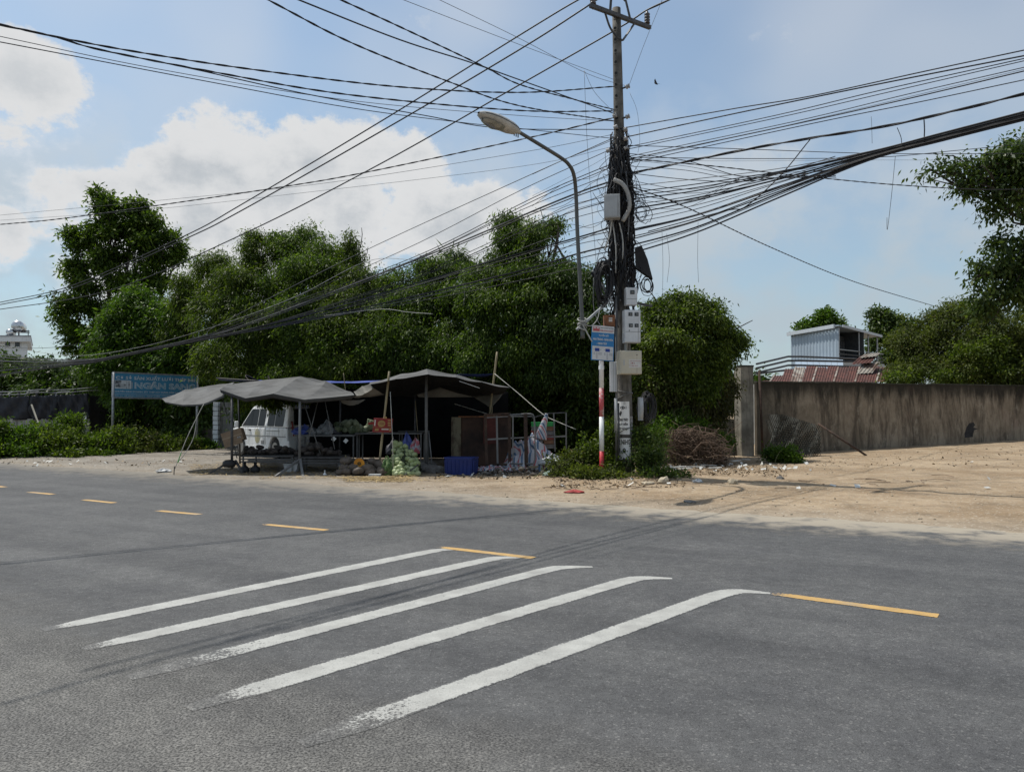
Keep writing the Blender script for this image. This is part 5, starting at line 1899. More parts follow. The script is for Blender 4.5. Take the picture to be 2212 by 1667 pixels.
for s in (1, -1):
    for x0_, x1_ in ((XR + .32, XR + .95), (XR + .99, XR + 1.52), (XR + 1.72, XR + 2.25), (XR + 2.29, XR + 2.78)):
        wn = sidepart('window', rrect(x0_, x1_, 1.10, 1.70, .05), VGL, cabin, s=s)
    fwn = [(XF - 1.92, 1.10), (XF - 1.12, 1.10), (XF - 1.72, 1.66), (XF - 1.80, 1.70), (XF - 1.92, 1.70)]
    sidepart('window', fwn, VGL, cabin, s=s)
    for x_ in (XR + 1.62, XR + 2.86, XF - 1.98):
        sidepart('door_seam', [(x_, .40), (x_ + .014, .40), (x_ + .014, 1.72), (x_, 1.72)] if x_ != XR + 1.62 else [(x_, .45), (x_ + .014, .45), (x_ + .014, 1.05), (x_, 1.05)], VBLK, body, .003, .006, s)
    sidepart('side_moulding', [(XR + .1, .735), (XF - .9, .735), (XF - .9, .765), (XR + .1, .765)], M('moulding', (.22, .22, .21), .6, var=.1), body, .008, .012, s)
    sidepart('sill', [(-WB2 + .45, .28), (WB2 - .45, .28), (WB2 - .45, .40), (-WB2 + .45, .40)], VANW, body, .012, .03, s)
    sidepart('door_handle', [(XF - 1.86, .93), (XF - 1.72, .93), (XF - 1.72, .97), (XF - 1.86, .97)], VBLK, body, .03, .03, s)
    sidepart('slide_rail', [(XR + .55, .925), (XR + 1.55, .925), (XR + 1.55, .945), (XR + .55, .945)], M('moulding', (.22, .22, .21)), body, .008, .01, s)
    # lamps at the rear corner
    bb = MB()
    bb.hexa([(XR - .015, s * (HW - .26), .78), (XR + .16, s * (HW + .008), .78), (XR + .16, s * (HW - .02), .78), (XR + .05, s * (HW - .26), .78),
             (XR - .0, s * (HW - .20), 1.28), (XR + .10, s * (HW - .030), 1.28), (XR + .12, s * (HW - .06), 1.28), (XR + .06, s * (HW - .20), 1.28)])
    tl = bb.build('tail_light', M('tail_red', (.20, .018, .02), .25, var=.3, scale=6), van, local=True)
    # mirrors
    bb = MB()
    bb.box((XF - 1.0, s * (HW + .14), 1.14), (.10, .20, .24))
    mr = bb.build('mirror', VANW, van, local=True, bevel=.04)
    for cx_ in (-WB2, WB2):
        bb = MB()
        yc = s * (HW - .13)
        bb.lathe([(.20, -.10), (.31, -.10), (.335, -.06), (.335, .06), (.31, .10), (.20, .10)], (cx_, yc, .325), 26, axis=(0, 1, 0))
        wh = bb.build('wheel', TYRE, van, local=True, smooth=False)
        bb = MB()
        bb.lathe([(.215, -.02), (.215, .02)], (cx_, yc + s * .05, .325), 24, axis=(0, 1, 0))
        rm = bb.build('rim', VBLK, wh, local=True)
        for k in range(5):
            a = k * 2 * math.pi / 5 + .3
            bb = MB()
            d = Vector((math.cos(a), 0, math.sin(a)))
            c = Vector((cx_, yc + s * .085, .325))
            bb.bar(c + d * .03, c + d * .21, .085, .03, up=(0, 1, 0))
            bb.build('spoke', RIM, wh, local=True)
        bb = MB()
        bb.lathe([(.205, -.015), (.222, -.015), (.222, .015), (.205, .015)], (cx_, yc + s * .088, .325), 24, axis=(0, 1, 0))
        bb.build('rim_ring', RIM, wh, local=True)
    bb = MB()
    bb.box((-WB2, s * (HW - .3), .42), (.86, .3, .5))
    bb.box((WB2, s * (HW - .3), .42), (.86, .3, .5))
    bb.build('wheel_well', VBLK, body, local=True)
stain = M('van_stain', (.36, .33, .20), .6, col2=(.47, .47, .45), scale=7, lo=.35, hi=.6)
sidepart('round_stain', [(XR + 2.25 + .22 * math.cos(i / 20 * 6.283), .74 + .27 * math.sin(i / 20 * 6.283)) for i in range(20)], stain, body, .004, .004)['label'] = 'yellowed round patch where a sticker was'
sidepart('scrape', [(XR + 1.72, .46), (XR + 1.98, .46), (XR + 1.98, .60), (XR + 1.72, .60)], M('van_scrape', (.16, .16, .155), .8, col2=(.36, .36, .35), scale=12), body, .004, .004)
# rear end
bb = MB()
bb.box((XR + .045, 0, 1.42), (.05, 1.36, .56))
rw = bb.build('rear_window', VGL, cabin, local=True, bevel=.02)
bb = MB()
bb.box((XR - .02, 0, .47), (.16, 1.86, .30))
bb.build('rear_bumper', VANW, van, local=True, bevel=.05)
bb = MB()
bb.box((XR - .005, 0, .88), (.03, .55, .14))
bb.build('number_plate', M('plate', (.55, .55, .5), .5, var=.1), van, local=True)
bb = MB()
bb.add([(XF - 1.0, .78, 1.07), (XF - 1.0, -.78, 1.07), (XF - 1.68, -.72, 1.72), (XF - 1.68, .72, 1.72)], [(0, 1, 2, 3)])
ws = bb.build('windscreen', VGL, cabin, local=True, solid=.02)
ws.data.transform(Matrix.Translation((.025, 0, .025)))

# ------------------------------------------------------------------ stained wall on the right
WALL = None


def stain_wall():
    mt = bpy.data.materials.new('stained_wall')
    mt.use_nodes = True
    q = NG(mt.node_tree)
    t = q.new('ShaderNodeTexCoord').outputs['Object']
    x, y, z = q.sep(t)
    n1 = q.noise(t, 1.1, 6, .65)
    s1 = q.noise(q.scale(t, (1.5, 1.5, .32)), 1.4, 8, .74, .5)
    s2 = q.noise(q.scale(t, (3.6, 3.6, .9)), 1.2, 7, .72, .8)
    cc = q.mix(q.ss(n1, .3, .7), (.220, .178, .132), (.330, .278, .212))
    cc = q.mix(q.ss(s1, .46, .62, 0, .8), cc, (.070, .058, .046))
    cc = q.mix(q.ss(s2, .46, .64, 0, .7), cc, (.125, .098, .074))
    cc = q.mix(q.ss(q.noise(q.scale(t, (1, 1, .5)), 2.6, 6, .7), .55, .68, 0, .5), cc, (.38, .335, .265))
    top = q.ss(q.m('ADD', z, q.m('MULTIPLY', s1, 1.5)), 2.6, 3.35)          # black algae washed down from the coping
    cc = q.mix(q.m('MULTIPLY', top, .9), cc, (.028, .026, .022))
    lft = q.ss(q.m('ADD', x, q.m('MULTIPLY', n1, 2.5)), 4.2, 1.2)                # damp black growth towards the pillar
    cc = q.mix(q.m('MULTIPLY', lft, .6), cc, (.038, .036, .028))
    foot = q.ss(q.m('ADD', z, q.m('MULTIPLY', n1, .7)), .75, .3)
    cc = q.mix(q.m('MULTIPLY', foot, .5), cc, (.06, .055, .04))
    pk = q.noise(t, .5, 3, .5)
    cc = q.mix(q.ss(pk, .58, .72, 0, .35), cc, (.16, .085, .075))
    bs = q.n['Principled BSDF']
    q.put(bs.inputs['Base Color'], cc)
    bs.inputs['Roughness'].default_value = .95
    bs.inputs['Specular IOR Level'].default_value = .15
    b = q.new('ShaderNodeBump')
    b.inputs['Strength'].default_value = .4
    b.inputs['Distance'].default_value = .03
    q.put(b.inputs['Height'], q.noise(t, 14, 6, .7))
    q.put(bs.inputs['Normal'], b.outputs[0])
    return mt


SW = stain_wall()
wl, wr = P(1634, 823, 28.2), P(2212, 830.5, 32.4)
wd = (wr - wl)
wdir = Vector((wd.x, wd.y, 0)).normalized()
wall = thing('boundary_wall', (wl.x, wl.y, 0), 'long rain stained concrete wall with black streaks on the right', 'wall')
nseg = 12
seg = 2.75
wn_ = Vector((-wdir.y, wdir.x, 0))
for i in range(nseg):
    a_ = Vector((wl.x, wl.y, 0)) + wdir * (i * seg + .003)
    b = MB()
    zt = wl.z + (wr.z - wl.z) * (i * seg / wd.length) * 0 + .012 * math.sin(i * 2.3)
    b.slab(a_ + Vector((0, 0, -.2)), wdir * (seg - .006), wn_ * .14, Vector((0, 0, zt + .2 - .05)))
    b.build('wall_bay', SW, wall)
    b = MB()
    b.slab(a_ + wn_ * -.03 + Vector((0, 0, zt - .047)), wdir * (seg - .002), wn_ * .20, Vector((0, 0, .05)))
    b.build('coping', M('coping', (.060, .060, .048), .95, col2=(.03, .032, .022), scale=4), wall)
def on_wall(px, py, out=.006):
    k = (px - CX) / FPX
    t_ = (k * wl.y - wl.x) / (wd.x - k * wd.y)
    return P(px, py, wl.y + wd.y * t_) - wn_ * out


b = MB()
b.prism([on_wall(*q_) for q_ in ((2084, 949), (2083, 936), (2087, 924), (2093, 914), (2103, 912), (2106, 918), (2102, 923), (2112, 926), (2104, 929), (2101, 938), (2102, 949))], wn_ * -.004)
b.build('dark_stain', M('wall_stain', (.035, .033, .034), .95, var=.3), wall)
# a return of the wall to the left, behind the weeds
wl2 = thing('boundary_wall', (P(1560, 960, 28.6).x, 28.6, 0), 'low grey wall left of the concrete pillar, half hidden by creepers', 'wall')
LW = M('grey_stained_wall', (.19, .18, .155), .95, var=.3, scale=2, streak=((.07, .065, .055), .16), bump=.3)
for k in range(5):
    a_, c_ = P(1600 - k * 92, 905, 28.3 + k * .15), P(1600 - (k + 1) * 92 + .6, 905, 28.3 + (k + 1) * .15)
    b = MB()
    b.hexa([(c_.x, c_.y, -.1), (a_.x, a_.y, -.1), (a_.x, a_.y + .12, -.1), (c_.x, c_.y + .12, -.1), (c_.x, c_.y, c_.z), (a_.x, a_.y, a_.z), (a_.x, a_.y + .12, a_.z), (c_.x, c_.y + .12, c_.z)])
    b.build('wall_bay', LW, wl2)
# pillar
pc = P(1611, 985, 27.9)
pil = thing('gate_pillar', (pc.x, 28.0, gzf(pc.x, 28.0)), 'square weathered concrete pillar at the end of the stained wall', 'pillar')
zt = P(1611, 792, 27.9).z
PC = M('pillar_concrete', (.27, .255, .215), .95, col2=(.13, .12, .10), scale=1.6, bump=.35, bscale=20, streak=((.07, .065, .055), .12))
b = MB()
b.box((pc.x, 28.05, zt / 2 - .1), (.50, .50, zt + .2), rz=R(12))
b.build('shaft', PC, pil, bevel=.015)
b = MB()
b.box((pc.x, 28.05, zt + .025), (.53, .53, .05), rz=R(12))
b.build('cap', M('coping', (.060, .060, .048)), pil)
b = MB()
b.cyl(P(1640, 800, 27.6), P(1648, 985, 27.4), .045, .045, 8)
tag(b.build('steel_pipe', RUST_D, smooth=True), 'rusty steel pipe standing against the right side of the concrete pillar', 'pipe')
# roll of chain-link mesh leaning in the corner
rm = thing('wire_mesh_roll', (P(1740, 985, 26.8).x, 26.8, gzf(P(1740, 985, 26.8).x, 26.8)), 'dark chain link mesh heaped in the corner under the wall', 'wire mesh')
MESHM = M('mesh_wire', (.020, .023, .018), .7, var=.3)
b = MB()
for i in range(34):
    for s in (-1, 1):
        pts = []
        for k in range(9):
            t_ = k / 8
            px = 1668 + i * 3.6 + s * (t_ - .5) * 34
            py = 895 + t_ * 100 + max(0, (px - 1690)) * .30 * (1 - t_)
            if 1655 < px < 1775:
                pts.append(P(px, py, 27.2 - t_ * .7 + .12 * math.sin(i * .5 + k)))
        if len(pts) > 3:
            b.tube(pts, .014, 3, cap=False)
b.build('mesh', MESHM, rm, recalc=False)
b = MB()
b.cyl(P(1767, 915, 27.4), P(1872, 984, 26.5), .036, .036, 8)
tag(b.build('leaning_beam', RUST_D, smooth=True), 'dark round pole leaning against the stained wall', 'pole')

# ------------------------------------------------------------------ houses behind the wall
BLUEW = M('blue_grey_sheet', (.33, .40, .47), .5, var=.06, scale=.7, metal=.2)


def corrugated(o0, u, v, n, pitch, amp, mat, name, parent):
    L_ = u.length
    m = max(4, int(L_ / pitch)) * 4
    rows = []
    for j in range(2):
        row = []
        for i in range(m + 1):
            t_ = i / m
            ph = (i % 4)
            row.append(o0 + u * t_ + v * j + n * (amp if ph in (1, 2) else 0))
        rows.append(row)
    bb = MB()
    bb.grid(rows)
    return bb.build(name, mat, parent, solid=.004)


SY = 48.0
SA, SB, SCc = P(1709, 775, 53.5), P(1812, 775, 48.0), P(1897, 775, 51.5)
shd = thing('metal_shed', (SB.x, SB.y, 0), 'blue grey corrugated metal house with an open upper veranda', 'house')
zA, zB, zC = P(1709, 722, 53.5).z, P(1812, 708, 48.0).z, P(1897, 727, 51.5).z
back = Vector((SCc.x - SB.x, SCc.y - SB.y, 0))
dA = Vector((SA.x - SB.x, SA.y - SB.y, 0))
nA = Vector((dA.y, -dA.x, 0)).normalized()
if nA.y > 0:
    nA = -nA
nsh = 5
for k in range(nsh):
    rows = []
    m = 12
    for j in range(2):
        row = []
        for i in range(m + 1):
            t_ = (k + i / m) / nsh
            q_ = Vector((SA.x, SA.y, 0)) - dA * t_ + nA * (.05 if i % 4 in (1, 2) else 0)
            q_.z = 0 if j == 0 else zA + (zB - zA) * t_
            row.append(q_)
        rows.append(row)
    b = MB()
    b.grid(rows)
    b.build('wall_sheet', BLUEW, shd, solid=.01)
DKS = M('shed_dark', (.06, .065, .07), .8, var=.2)
b = MB()
inn = -nA * .5
zf = P(1812, 776, 48).z
A3, B3, C3 = Vector((SA.x, SA.y, 0)) + inn, Vector((SB.x, SB.y, 0)) + inn + back * .45, Vector((SA.x, SA.y, 0)) + back * .5
b.prism([A3, B3, C3], (0, 0, zA - .2))
b.build('inner_wall', DKS, shd)
nB = Vector((back.y, -back.x, 0)).normalized()
if nB.y > 0:
    nB = -nB
O1 = Vector((SB.x, SB.y, 0)) + dA.normalized() * -.02
rA, rB, rC = Vector((SA.x, SA.y, zA)), Vector((SB.x, SB.y, zB + .1)), Vector((SCc.x, SCc.y, zC))
b = MB()
rD = rA + (rC - rB)
b.prism([rA + nA * .25 + nB * .1, rB + nA * .25 + nB * .25, rC + nB * .25, rD], (0, 0, .07))
b.build('roof', BLUEW, shd)
b = MB()
b.bar(rA + nA * .28 + Vector((0, 0, .0)), rB + nA * .28 + Vector((0, 0, .0)), .10, .24)
b.build('roof_flashing', M('flashing', (.42, .46, .50), .5, var=.06), shd)
b = MB()
b.bar(rB + nB * .28, rC + nB * .28, .06, .16)
b.build('fascia', M('flashing', (.42, .46, .50)), shd)
# recessed veranda front: dark back wall with windows, posts and railing before it
bu = back.normalized()
bo_ = Vector((SB.x, SB.y, 0)) - nB * 1.1 + back * .30
b = MB()
b.slab(bo_ + Vector((0, 0, zf)), back * .55, -nB * .1, Vector((0, 0, zB - zf - .3)))
b.build('veranda_wall', DKS, shd)
for k in range(3):
    o_ = bo_ + back * (.03 + k * .17) + nB * .02
    b = MB()
    b.slab(o_ + Vector((0, 0, zf + .1)), back * .12, nB * .05, Vector((0, 0, (zB - zf) * .62)))
    wn = b.build('window', DARKGL, shd)
    for q0_ in (0, .12):
        b = MB()
        b.bar(o_ + back * q0_ + nB * .06 + Vector((0, 0, zf + .1)), o_ + back * q0_ + nB * .06 + Vector((0, 0, zf + .1 + (zB - zf) * .62)), .07)
        b.build('frame', STEEL_D, wn)
for t_ in (.01, .5, .74, .98):
    q_ = Vector((SB.x, SB.y, 0)) + back * t_
    b = MB()
    b.bar((q_.x, q_.y, zf - 1.0), (q_.x, q_.y, zB + (zC - zB) * t_), .07)
    b.build('post', STEEL, shd)
for dz, mt in ((.62, STEEL), (.34, STEEL_D), (.08, STEEL_D)):
    b = MB()
    q_ = Vector((SB.x, SB.y, zf + dz))
    b.bar(q_ + nB * .04, q_ + back * 1.12 + nB * .04, .06, .05)
    b.build('railing', mt, shd)
for k in range(14):
    q_ = Vector((SB.x, SB.y, zf)) + back * (.5 + .045 * k)
    b = MB()
    b.bar(q_, q_ + Vector((0, 0, .62)), .03)
    b.build('baluster', STEEL_D, shd)
b = MB()
b.slab(Vector((SB.x, SB.y, zf - .35)) + nB * .05, back * 1.15, -nB * 2.2, Vector((0, 0, .3)))
b.build('veranda_floor', M('pale_concrete', (.36, .37, .37), .8, var=.12), shd)
b = MB()
b.slab(Vector((SB.x, SB.y, 0)) - nB * .3, back * 1.1, -nB * 1.8, Vector((0, 0, zf - .4)))
b.build('lower_wall', M('grey_panel', (.235, .235, .225)), shd)
# lower grey sheet roof and rails
ls_ = thing('low_roof', (P(1730, 800, 44).x, 44, 0), 'pale metal roof strip with dark rails below the shed', 'roof')
for k in range(8):
    b = MB()
    x0_ = 1718 + k * 13
    b.slab(P(x0_, 797, 43), P(x0_ + 12.6, 797, 43) - P(x0_, 797, 43), P(x0_, 778, 45) - P(x0_, 797, 43), Vector((0, 0, .03)))
    b.build('roof_sheet', BLUEW, ls_)
for y0_, y1_ in ((770, 770), (779, 776), (789, 787), (799, 800)):
    b = MB()
    b.tube([P(1634, y0_ + 16 if y0_ < 790 else y0_ + 8, 40), P(1702, y0_, 42), P(1728, y0_, 42), P(1850, y1_ + 5, 43)], .055, 5)
    b.build('rail', STEEL_D, ls_)
b = MB()
b.slab(P(1722, 804, 43.5) - Vector((0, 0, 2.4)), P(1830, 804, 43.5) - P(1722, 804, 43.5), Vector((0, 2, 0)), Vector((0, 0, 2.4)))
b.build('wall', M('pale_concrete', (.36, .37, .37)), ls_)
# rusty red roof
RR = M('rusty_roof', (.105, .040, .031), .85, col2=(.055, .026, .022), scale=2.5, speck=((.30, .26, .24), 6, .70))
RR2 = M('patched_sheet', (.25, .23, .20), .8, col2=(.14, .09, .07), scale=2, lo=.4, hi=.6)
rf = thing('rusty_roof_house', (P(1780, 820, 37).x, 38, 0), 'low house with a rusty red corrugated roof behind the stained wall', 'house')
xs_ = list(range(1640, 1925, 23))
for k, px in enumerate(xs_):
    o0 = P(px, 826, 35.0)
    top = 792 if px > 1690 else 826 - (px - 1634) * .55
    u_ = P(px + 22.6, 826, 35.0) - o0
    v_ = P(px + 10, max(788, top) + (2 if k % 2 else 0), 37.6) - o0
    corrugated(o0 + Vector((0, 0, .01 * (k % 2))), u_, v_, Vector((0, 0, 1)), .16, .03, RR2 if k == 3 else RR, 'roof_sheet', rf)
    if k % 2:
        b = MB()
        b.bar(o0 + Vector((0, 0, .05)), o0 + v_ + Vector((0, 0, .05)), .07, .015)
        b.build('ridge_strip', RR2, rf)
corrugated(P(1838, 788, 36.6), P(1880, 784, 36.6) - P(1838, 788, 36.6), P(1858, 770, 37.4) - P(1838, 788, 36.6), Vector((0, 0, 1)), .16, .03, RR, 'roof_patch', rf)
corrugated(P(1856, 774, 37.0), P(1892, 770, 37.0) - P(1856, 774, 37.0), P(1866, 766, 37.4) - P(1856, 774, 37.0), Vector((0, 0, 1)), .16, .03, RR2, 'roof_patch', rf)
corrugated(P(1850, 808, 36.2), P(1884, 806, 36.2) - P(1850, 808, 36.2), P(1868, 784, 36.9) - P(1850, 808, 36.2), Vector((0, 0, 1)), .16, .03, RR2, 'roof_patch', rf)
b = MB()
p0 = P(1640, 826, 35.2)
p1 = P(1925, 826, 35.2)
b.box(((p0.x + p1.x) / 2, 37, p0.z / 2), (p1.x - p0.x, 3.4, p0.z - .1))
b.build('wall', M('grey_panel', (.235, .235, .225)), rf)

# ------------------------------------------------------------------ heap of dead branches
hp_ = G(1497, 1000)
br_ = thing('branch_heap', (hp_.x, hp_.y, gzf(hp_.x, hp_.y)), 'heap of dry brown branches in front of the creepers', 'branch heap')
rg = np.random.default_rng(77)
b = MB()
for k in range(420):
    px = rg.uniform(1428, 1568)
    hh = 78 * math.sqrt(max(0, 1 - ((px - 1492) / 78) ** 2))
    py = 1003 - hh * math.sqrt(rg.random()) * .98
    c = np.array(P(px, py, 22.6 + rg.normal(0, .35)))
    d = norm(np.array([rg.normal(0, 1), rg.normal(0, .6), rg.normal(.0, .35)]))
    L_ = rg.uniform(.3, .95)
    bend = rg.normal(0, .10, 3)
    pts = [c - d * L_ / 2, c - d * L_ / 6 + bend, c + d * L_ / 6 + bend, c + d * L_ / 2 - np.array([0, 0, .1])]
    for p in pts:
        p[2] = max(p[2], .02)
    b.tube(pts, [.012, .010, .007, .004], 4, cap=False)
o = b.build('twigs', M('dead_twig', (.115, .080, .058), .95, var=.3, island=.5), br_, recalc=False)
o['kind'] = 'stuff'
b = MB()
for k in range(26):
    px = rg.uniform(1425, 1580)
    c = P(px, rg.uniform(925, 960), 22.4)
    b.tube(crom([G(1495 + rg.uniform(-40, 40), 1000), c, c + Vector((rg.normal(0, .4), 0, rg.uniform(-.1, .3)))], 4), .008, 4)
b.build('long_twigs', M('dead_twig', (.115, .080, .058)), br_, recalc=False)
b = MB()
for k in range(900):
    px = rg.uniform(1430, 1565)
    hh = 66 * math.sqrt(max(0, 1 - ((px - 1492) / 78) ** 2))
    c = np.array(P(px, 1003 - hh * rg.random(), 22.9 + rg.normal(0, .25)))
    d = norm(rg.normal(0, 1, 3)) * .07
    s = norm(rg.normal(0, 1, 3)) * .03
    b.add([c - d, c + s, c + d, c - s], [(0, 1, 2, 3)])
o = b.build('dry_leaves', M('dry_leaf', (.10, .072, .050), .95, var=.3, island=.5), br_, recalc=False)
o['kind'] = 'stuff'

# ------------------------------------------------------------------ market stall: canopies
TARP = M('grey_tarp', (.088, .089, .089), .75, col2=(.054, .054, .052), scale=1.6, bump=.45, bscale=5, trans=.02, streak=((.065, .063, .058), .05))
UNDER = M('tarp_shaded_side', (.016, .016, .017), .8, var=.2)  # shade under the canopies put into the colour of their undersides
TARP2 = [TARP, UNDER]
TARPT = M('tan_tarp', (.19, .18, .155), .7, col2=(.13, .123, .105), scale=2, bump=.2, bscale=8, trans=.05)
BLUET = M('blue_tarp', (.055, .085, .30), .5, var=.25, scale=2, bump=.25, bscale=8)
BAMB = M('bamboo', (.30, .25, .15), .7, col2=(.20, .165, .10), scale=6, stretch=(1, 1, .3))
ROPE = M('rope', (.38, .37, .33), .9, var=.2)
PSTEEL = M('painted_pole', (.15, .152, .152), .5, var=.2, scale=3)


def sheet(name, ctrl, mat, parent, nu=5, nv=5, wr=.035, seed=0, th=.004, sag=.05):
    """cloth stretched over its control points: taut creases along the lines between them, each bay sagging"""
    rg = random.Random(seed)
    A, B = len(ctrl), len(ctrl[0])
    ph = [rg.uniform(0, 6) for _ in range(8)]
    pts = []
    for j in range((A - 1) * nv + 1):
        J = min(j // nv, A - 2)
        fv = (j - J * nv) / nv
        row = []
        for i in range((B - 1) * nu + 1):
            I = min(i // nu, B - 2)
            fu = (i - I * nu) / nu
            p = (ctrl[J][I] * (1 - fu) + ctrl[J][I + 1] * fu) * (1 - fv) + (ctrl[J + 1][I] * (1 - fu) + ctrl[J + 1][I + 1] * fu) * fv
            u_, v_ = i / ((B - 1) * nu), j / ((A - 1) * nv)
            bay = math.sin(fu * math.pi) * (.35 + .65 * math.sin(fv * math.pi))
            fold = abs(math.sin(u_ * 13 + v_ * 5 + ph[0])) + .6 * abs(math.sin(u_ * 7 - v_ * 11 + ph[1])) + .5 * abs(math.sin((u_ + v_) * 19 + ph[2])) - 1.2
            p = p.copy()
            p.z += wr * fold * .8 - sag * bay * (1 if wr else .2)
            row.append(p)
        pts.append(row)
    b = MB()
    two = isinstance(mat, list)
    if two:
        n_ = (pts[0][1] - pts[0][0]).cross(pts[1][0] - pts[0][0])
        if n_.z < 0:
            pts = pts[::-1]
    b.grid(pts)
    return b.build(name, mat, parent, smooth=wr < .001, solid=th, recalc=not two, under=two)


def cpole(a, c, r, mat, parent, name='pole'):
    b = MB()
    b.cyl(a, c, r, r, 8)
    return b.build(name, mat, parent, smooth=True)


def gp(px, Y, up=0.0):
    x = (px - CX) / FPX * Y
    return Vector((x, Y, gzf(x, Y) + up))


ca = thing('canopy', gp(430, 21), 'grey tarpaulin wing sloping down at the left end of the stall', 'canopy', 'tarpaulins over the market stall')
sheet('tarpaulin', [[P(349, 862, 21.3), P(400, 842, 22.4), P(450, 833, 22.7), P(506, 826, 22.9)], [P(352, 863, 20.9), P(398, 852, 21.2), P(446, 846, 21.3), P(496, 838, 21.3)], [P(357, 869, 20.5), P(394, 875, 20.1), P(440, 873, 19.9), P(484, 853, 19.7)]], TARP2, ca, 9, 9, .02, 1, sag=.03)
sheet('hem', [[P(357, 868, 20.5), P(394, 874, 20.1), P(440, 872, 19.9), P(484, 852, 19.7)], [P(360, 871, 20.5), P(396, 878, 20.1), P(441, 876, 19.9), P(484, 858, 19.7)]], TARP, ca, 6, 3, .0, 2)
b = MB()
b.tube(crom([P(440, 873, 19.9), P(425, 902, 19.85), P(402, 950, 19.8), P(378, 1012, 19.7)], 6), .010, 5)
b.tube(crom([P(425, 902, 19.85), P(418, 945, 19.8), P(398, 982, 19.75), P(386, 996, 19.72)], 6), .009, 5)
b.build('guy_rope', ROPE, ca, smooth=True)
b = MB()
b.bar(P(391, 978, 19.75), P(384, 999, 19.72), .09, .02)
b.build('green_rag', M('green_rag', (.06, .36, .06), .6, var=.2), ca)
b = MB()
b.cyl(gp(378, 19.7, -.05), gp(379, 19.68, .22), .012, .012, 6)
b.build('ground_peg', STEEL_D, ca)

cb = thing('canopy', gp(620, 21), 'grey tarpaulin roof with a central peak over the left half of the stall', 'canopy', 'tarpaulins over the market stall')
sheet('tarpaulin', [
    [P(502, 838, 25.0), P(570, 836, 25.0), P(650, 832, 25.0), P(705, 838, 25.0), P(756, 850, 25.0)],
    [P(497, 828, 22.9), P(568, 821, 22.8), P(650, 812, 22.5), P(704, 823, 22.5), P(754, 845, 22.5)],
    [P(484, 835, 21.2), P(552, 838, 21.0), P(622, 831, 21.0), P(694, 838, 21.0), P(762, 849, 21.0)],
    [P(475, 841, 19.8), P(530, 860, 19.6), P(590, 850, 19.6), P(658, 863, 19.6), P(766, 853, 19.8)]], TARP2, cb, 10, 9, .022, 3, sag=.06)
sheet('hem', [[P(475, 841, 19.8), P(530, 860, 19.6), P(590, 850, 19.6), P(658, 863, 19.6), P(766, 853, 19.8)], [P(477, 848, 19.85), P(532, 868, 19.7), P(590, 860, 19.75), P(660, 871, 19.7), P(760, 862, 19.9)]],
      M('tarp_underside', (.055, .058, .062), .8, var=.2), cb, 7, 3, .0, 4)
cpole(P(501, 850, 19.8), P(501, 1012, 19.8), .035, STEEL_D, cb)
cpole(P(648, 862, 19.7), P(647, 998, 19.7), .035, PSTEEL, cb)
for a_, c_ in (((502, 994), (449, 1024)), ((508, 994), (524, 1020))):
    b = MB()
    b.bar(P(*a_, 19.8), P(*c_, 19.7), .05)
    b.build('foot', STEEL_D, cb)
for a_, c_ in (((648, 992), (594, 1030)), ((648, 992), (655, 1033))):
    b = MB()
    b.bar(P(*a_, 19.7), P(*c_, 19.0), .055)
    b.build('foot', PSTEEL, cb)
for a_, c_ in (((656, 868), (692, 980)), ((686, 868), (665, 956)), ((702, 866), (723, 970)), ((481, 858), (512, 990)), ((504, 850), (496, 900))):
    cpole(P(*a_, 20.6), P(*c_, 20.4), .013, PSTEEL, cb, 'strut')
cpole(gp(520, 23.5), P(515, 836, 23.5), .03, STEEL_D, cb)
cpole(gp(735, 23.5), P(735, 842, 23.5), .03, STEEL_D, cb)

cc_ = thing('canopy', gp(940, 21), 'grey tarpaulin roof with a peak over the right half of the stall', 'canopy', 'tarpaulins over the market stall')
sheet('tarpaulin', [
    [P(797, 831, 19.6), P(855, 818, 19.4), P(925, 808, 19.3), P(985, 815, 19.5), P(1040, 826, 19.6), P(1102, 838, 19.8)],
    [P(800, 826, 20.7), P(868, 808, 20.8), P(922, 797, 20.8), P(985, 809, 20.8), P(1036, 822, 20.8), P(1098, 836, 20.7)],
    [P(802, 842, 22.6), P(868, 832, 22.6), P(930, 828, 22.6), P(990, 834, 22.6), P(1036, 840, 22.6), P(1092, 846, 22.4)],
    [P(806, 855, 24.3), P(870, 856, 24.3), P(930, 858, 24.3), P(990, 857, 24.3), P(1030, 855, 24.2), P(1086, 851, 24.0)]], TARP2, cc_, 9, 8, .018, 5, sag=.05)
sheet('flap', [[P(1020, 856, 23.6), P(1055, 852, 23.6), P(1087, 849, 23.6)], [P(1040, 868, 23.5), P(1060, 868, 23.5), P(1078, 862, 23.5)], [P(1058, 880, 23.5), P(1061, 880, 23.5), P(1065, 876, 23.5)]], TARPT, cc_, 5, 4, .0, 6)
sheet('flap', [[P(900, 852, 22.5), P(950, 836, 22.5), P(985, 848, 22.5)], [P(905, 858, 22.5), P(960, 858, 22.5), P(1024, 857, 22.5)]], TARPT, cc_, 5, 4, .0, 7)
sheet('flap', [[P(764, 846, 20.4), P(782, 834, 20.4), P(800, 828, 20.3)], [P(770, 855, 20.3), P(788, 850, 20.2), P(806, 838, 20.2)], [P(760, 858, 20.4), P(782, 858, 20.4), P(830, 852, 20.6)]], TARPT, cc_, 5, 4, .015, 8)
sheet('flap', [[P(735, 862, 21.5), P(760, 864, 21.5), P(790, 862, 21.5)], [P(738, 870, 21.5), P(760, 876, 21.5), P(782, 868, 21.5)]], TARPT, cc_, 5, 3, .01, 9)
b = MB()
b.bar(P(992, 823, 19.4), P(1036, 838, 19.45), .035, .012)
b.build('tube_lamp', M('lamp_tube', (.45, .46, .46), .4, var=.1), cc_)
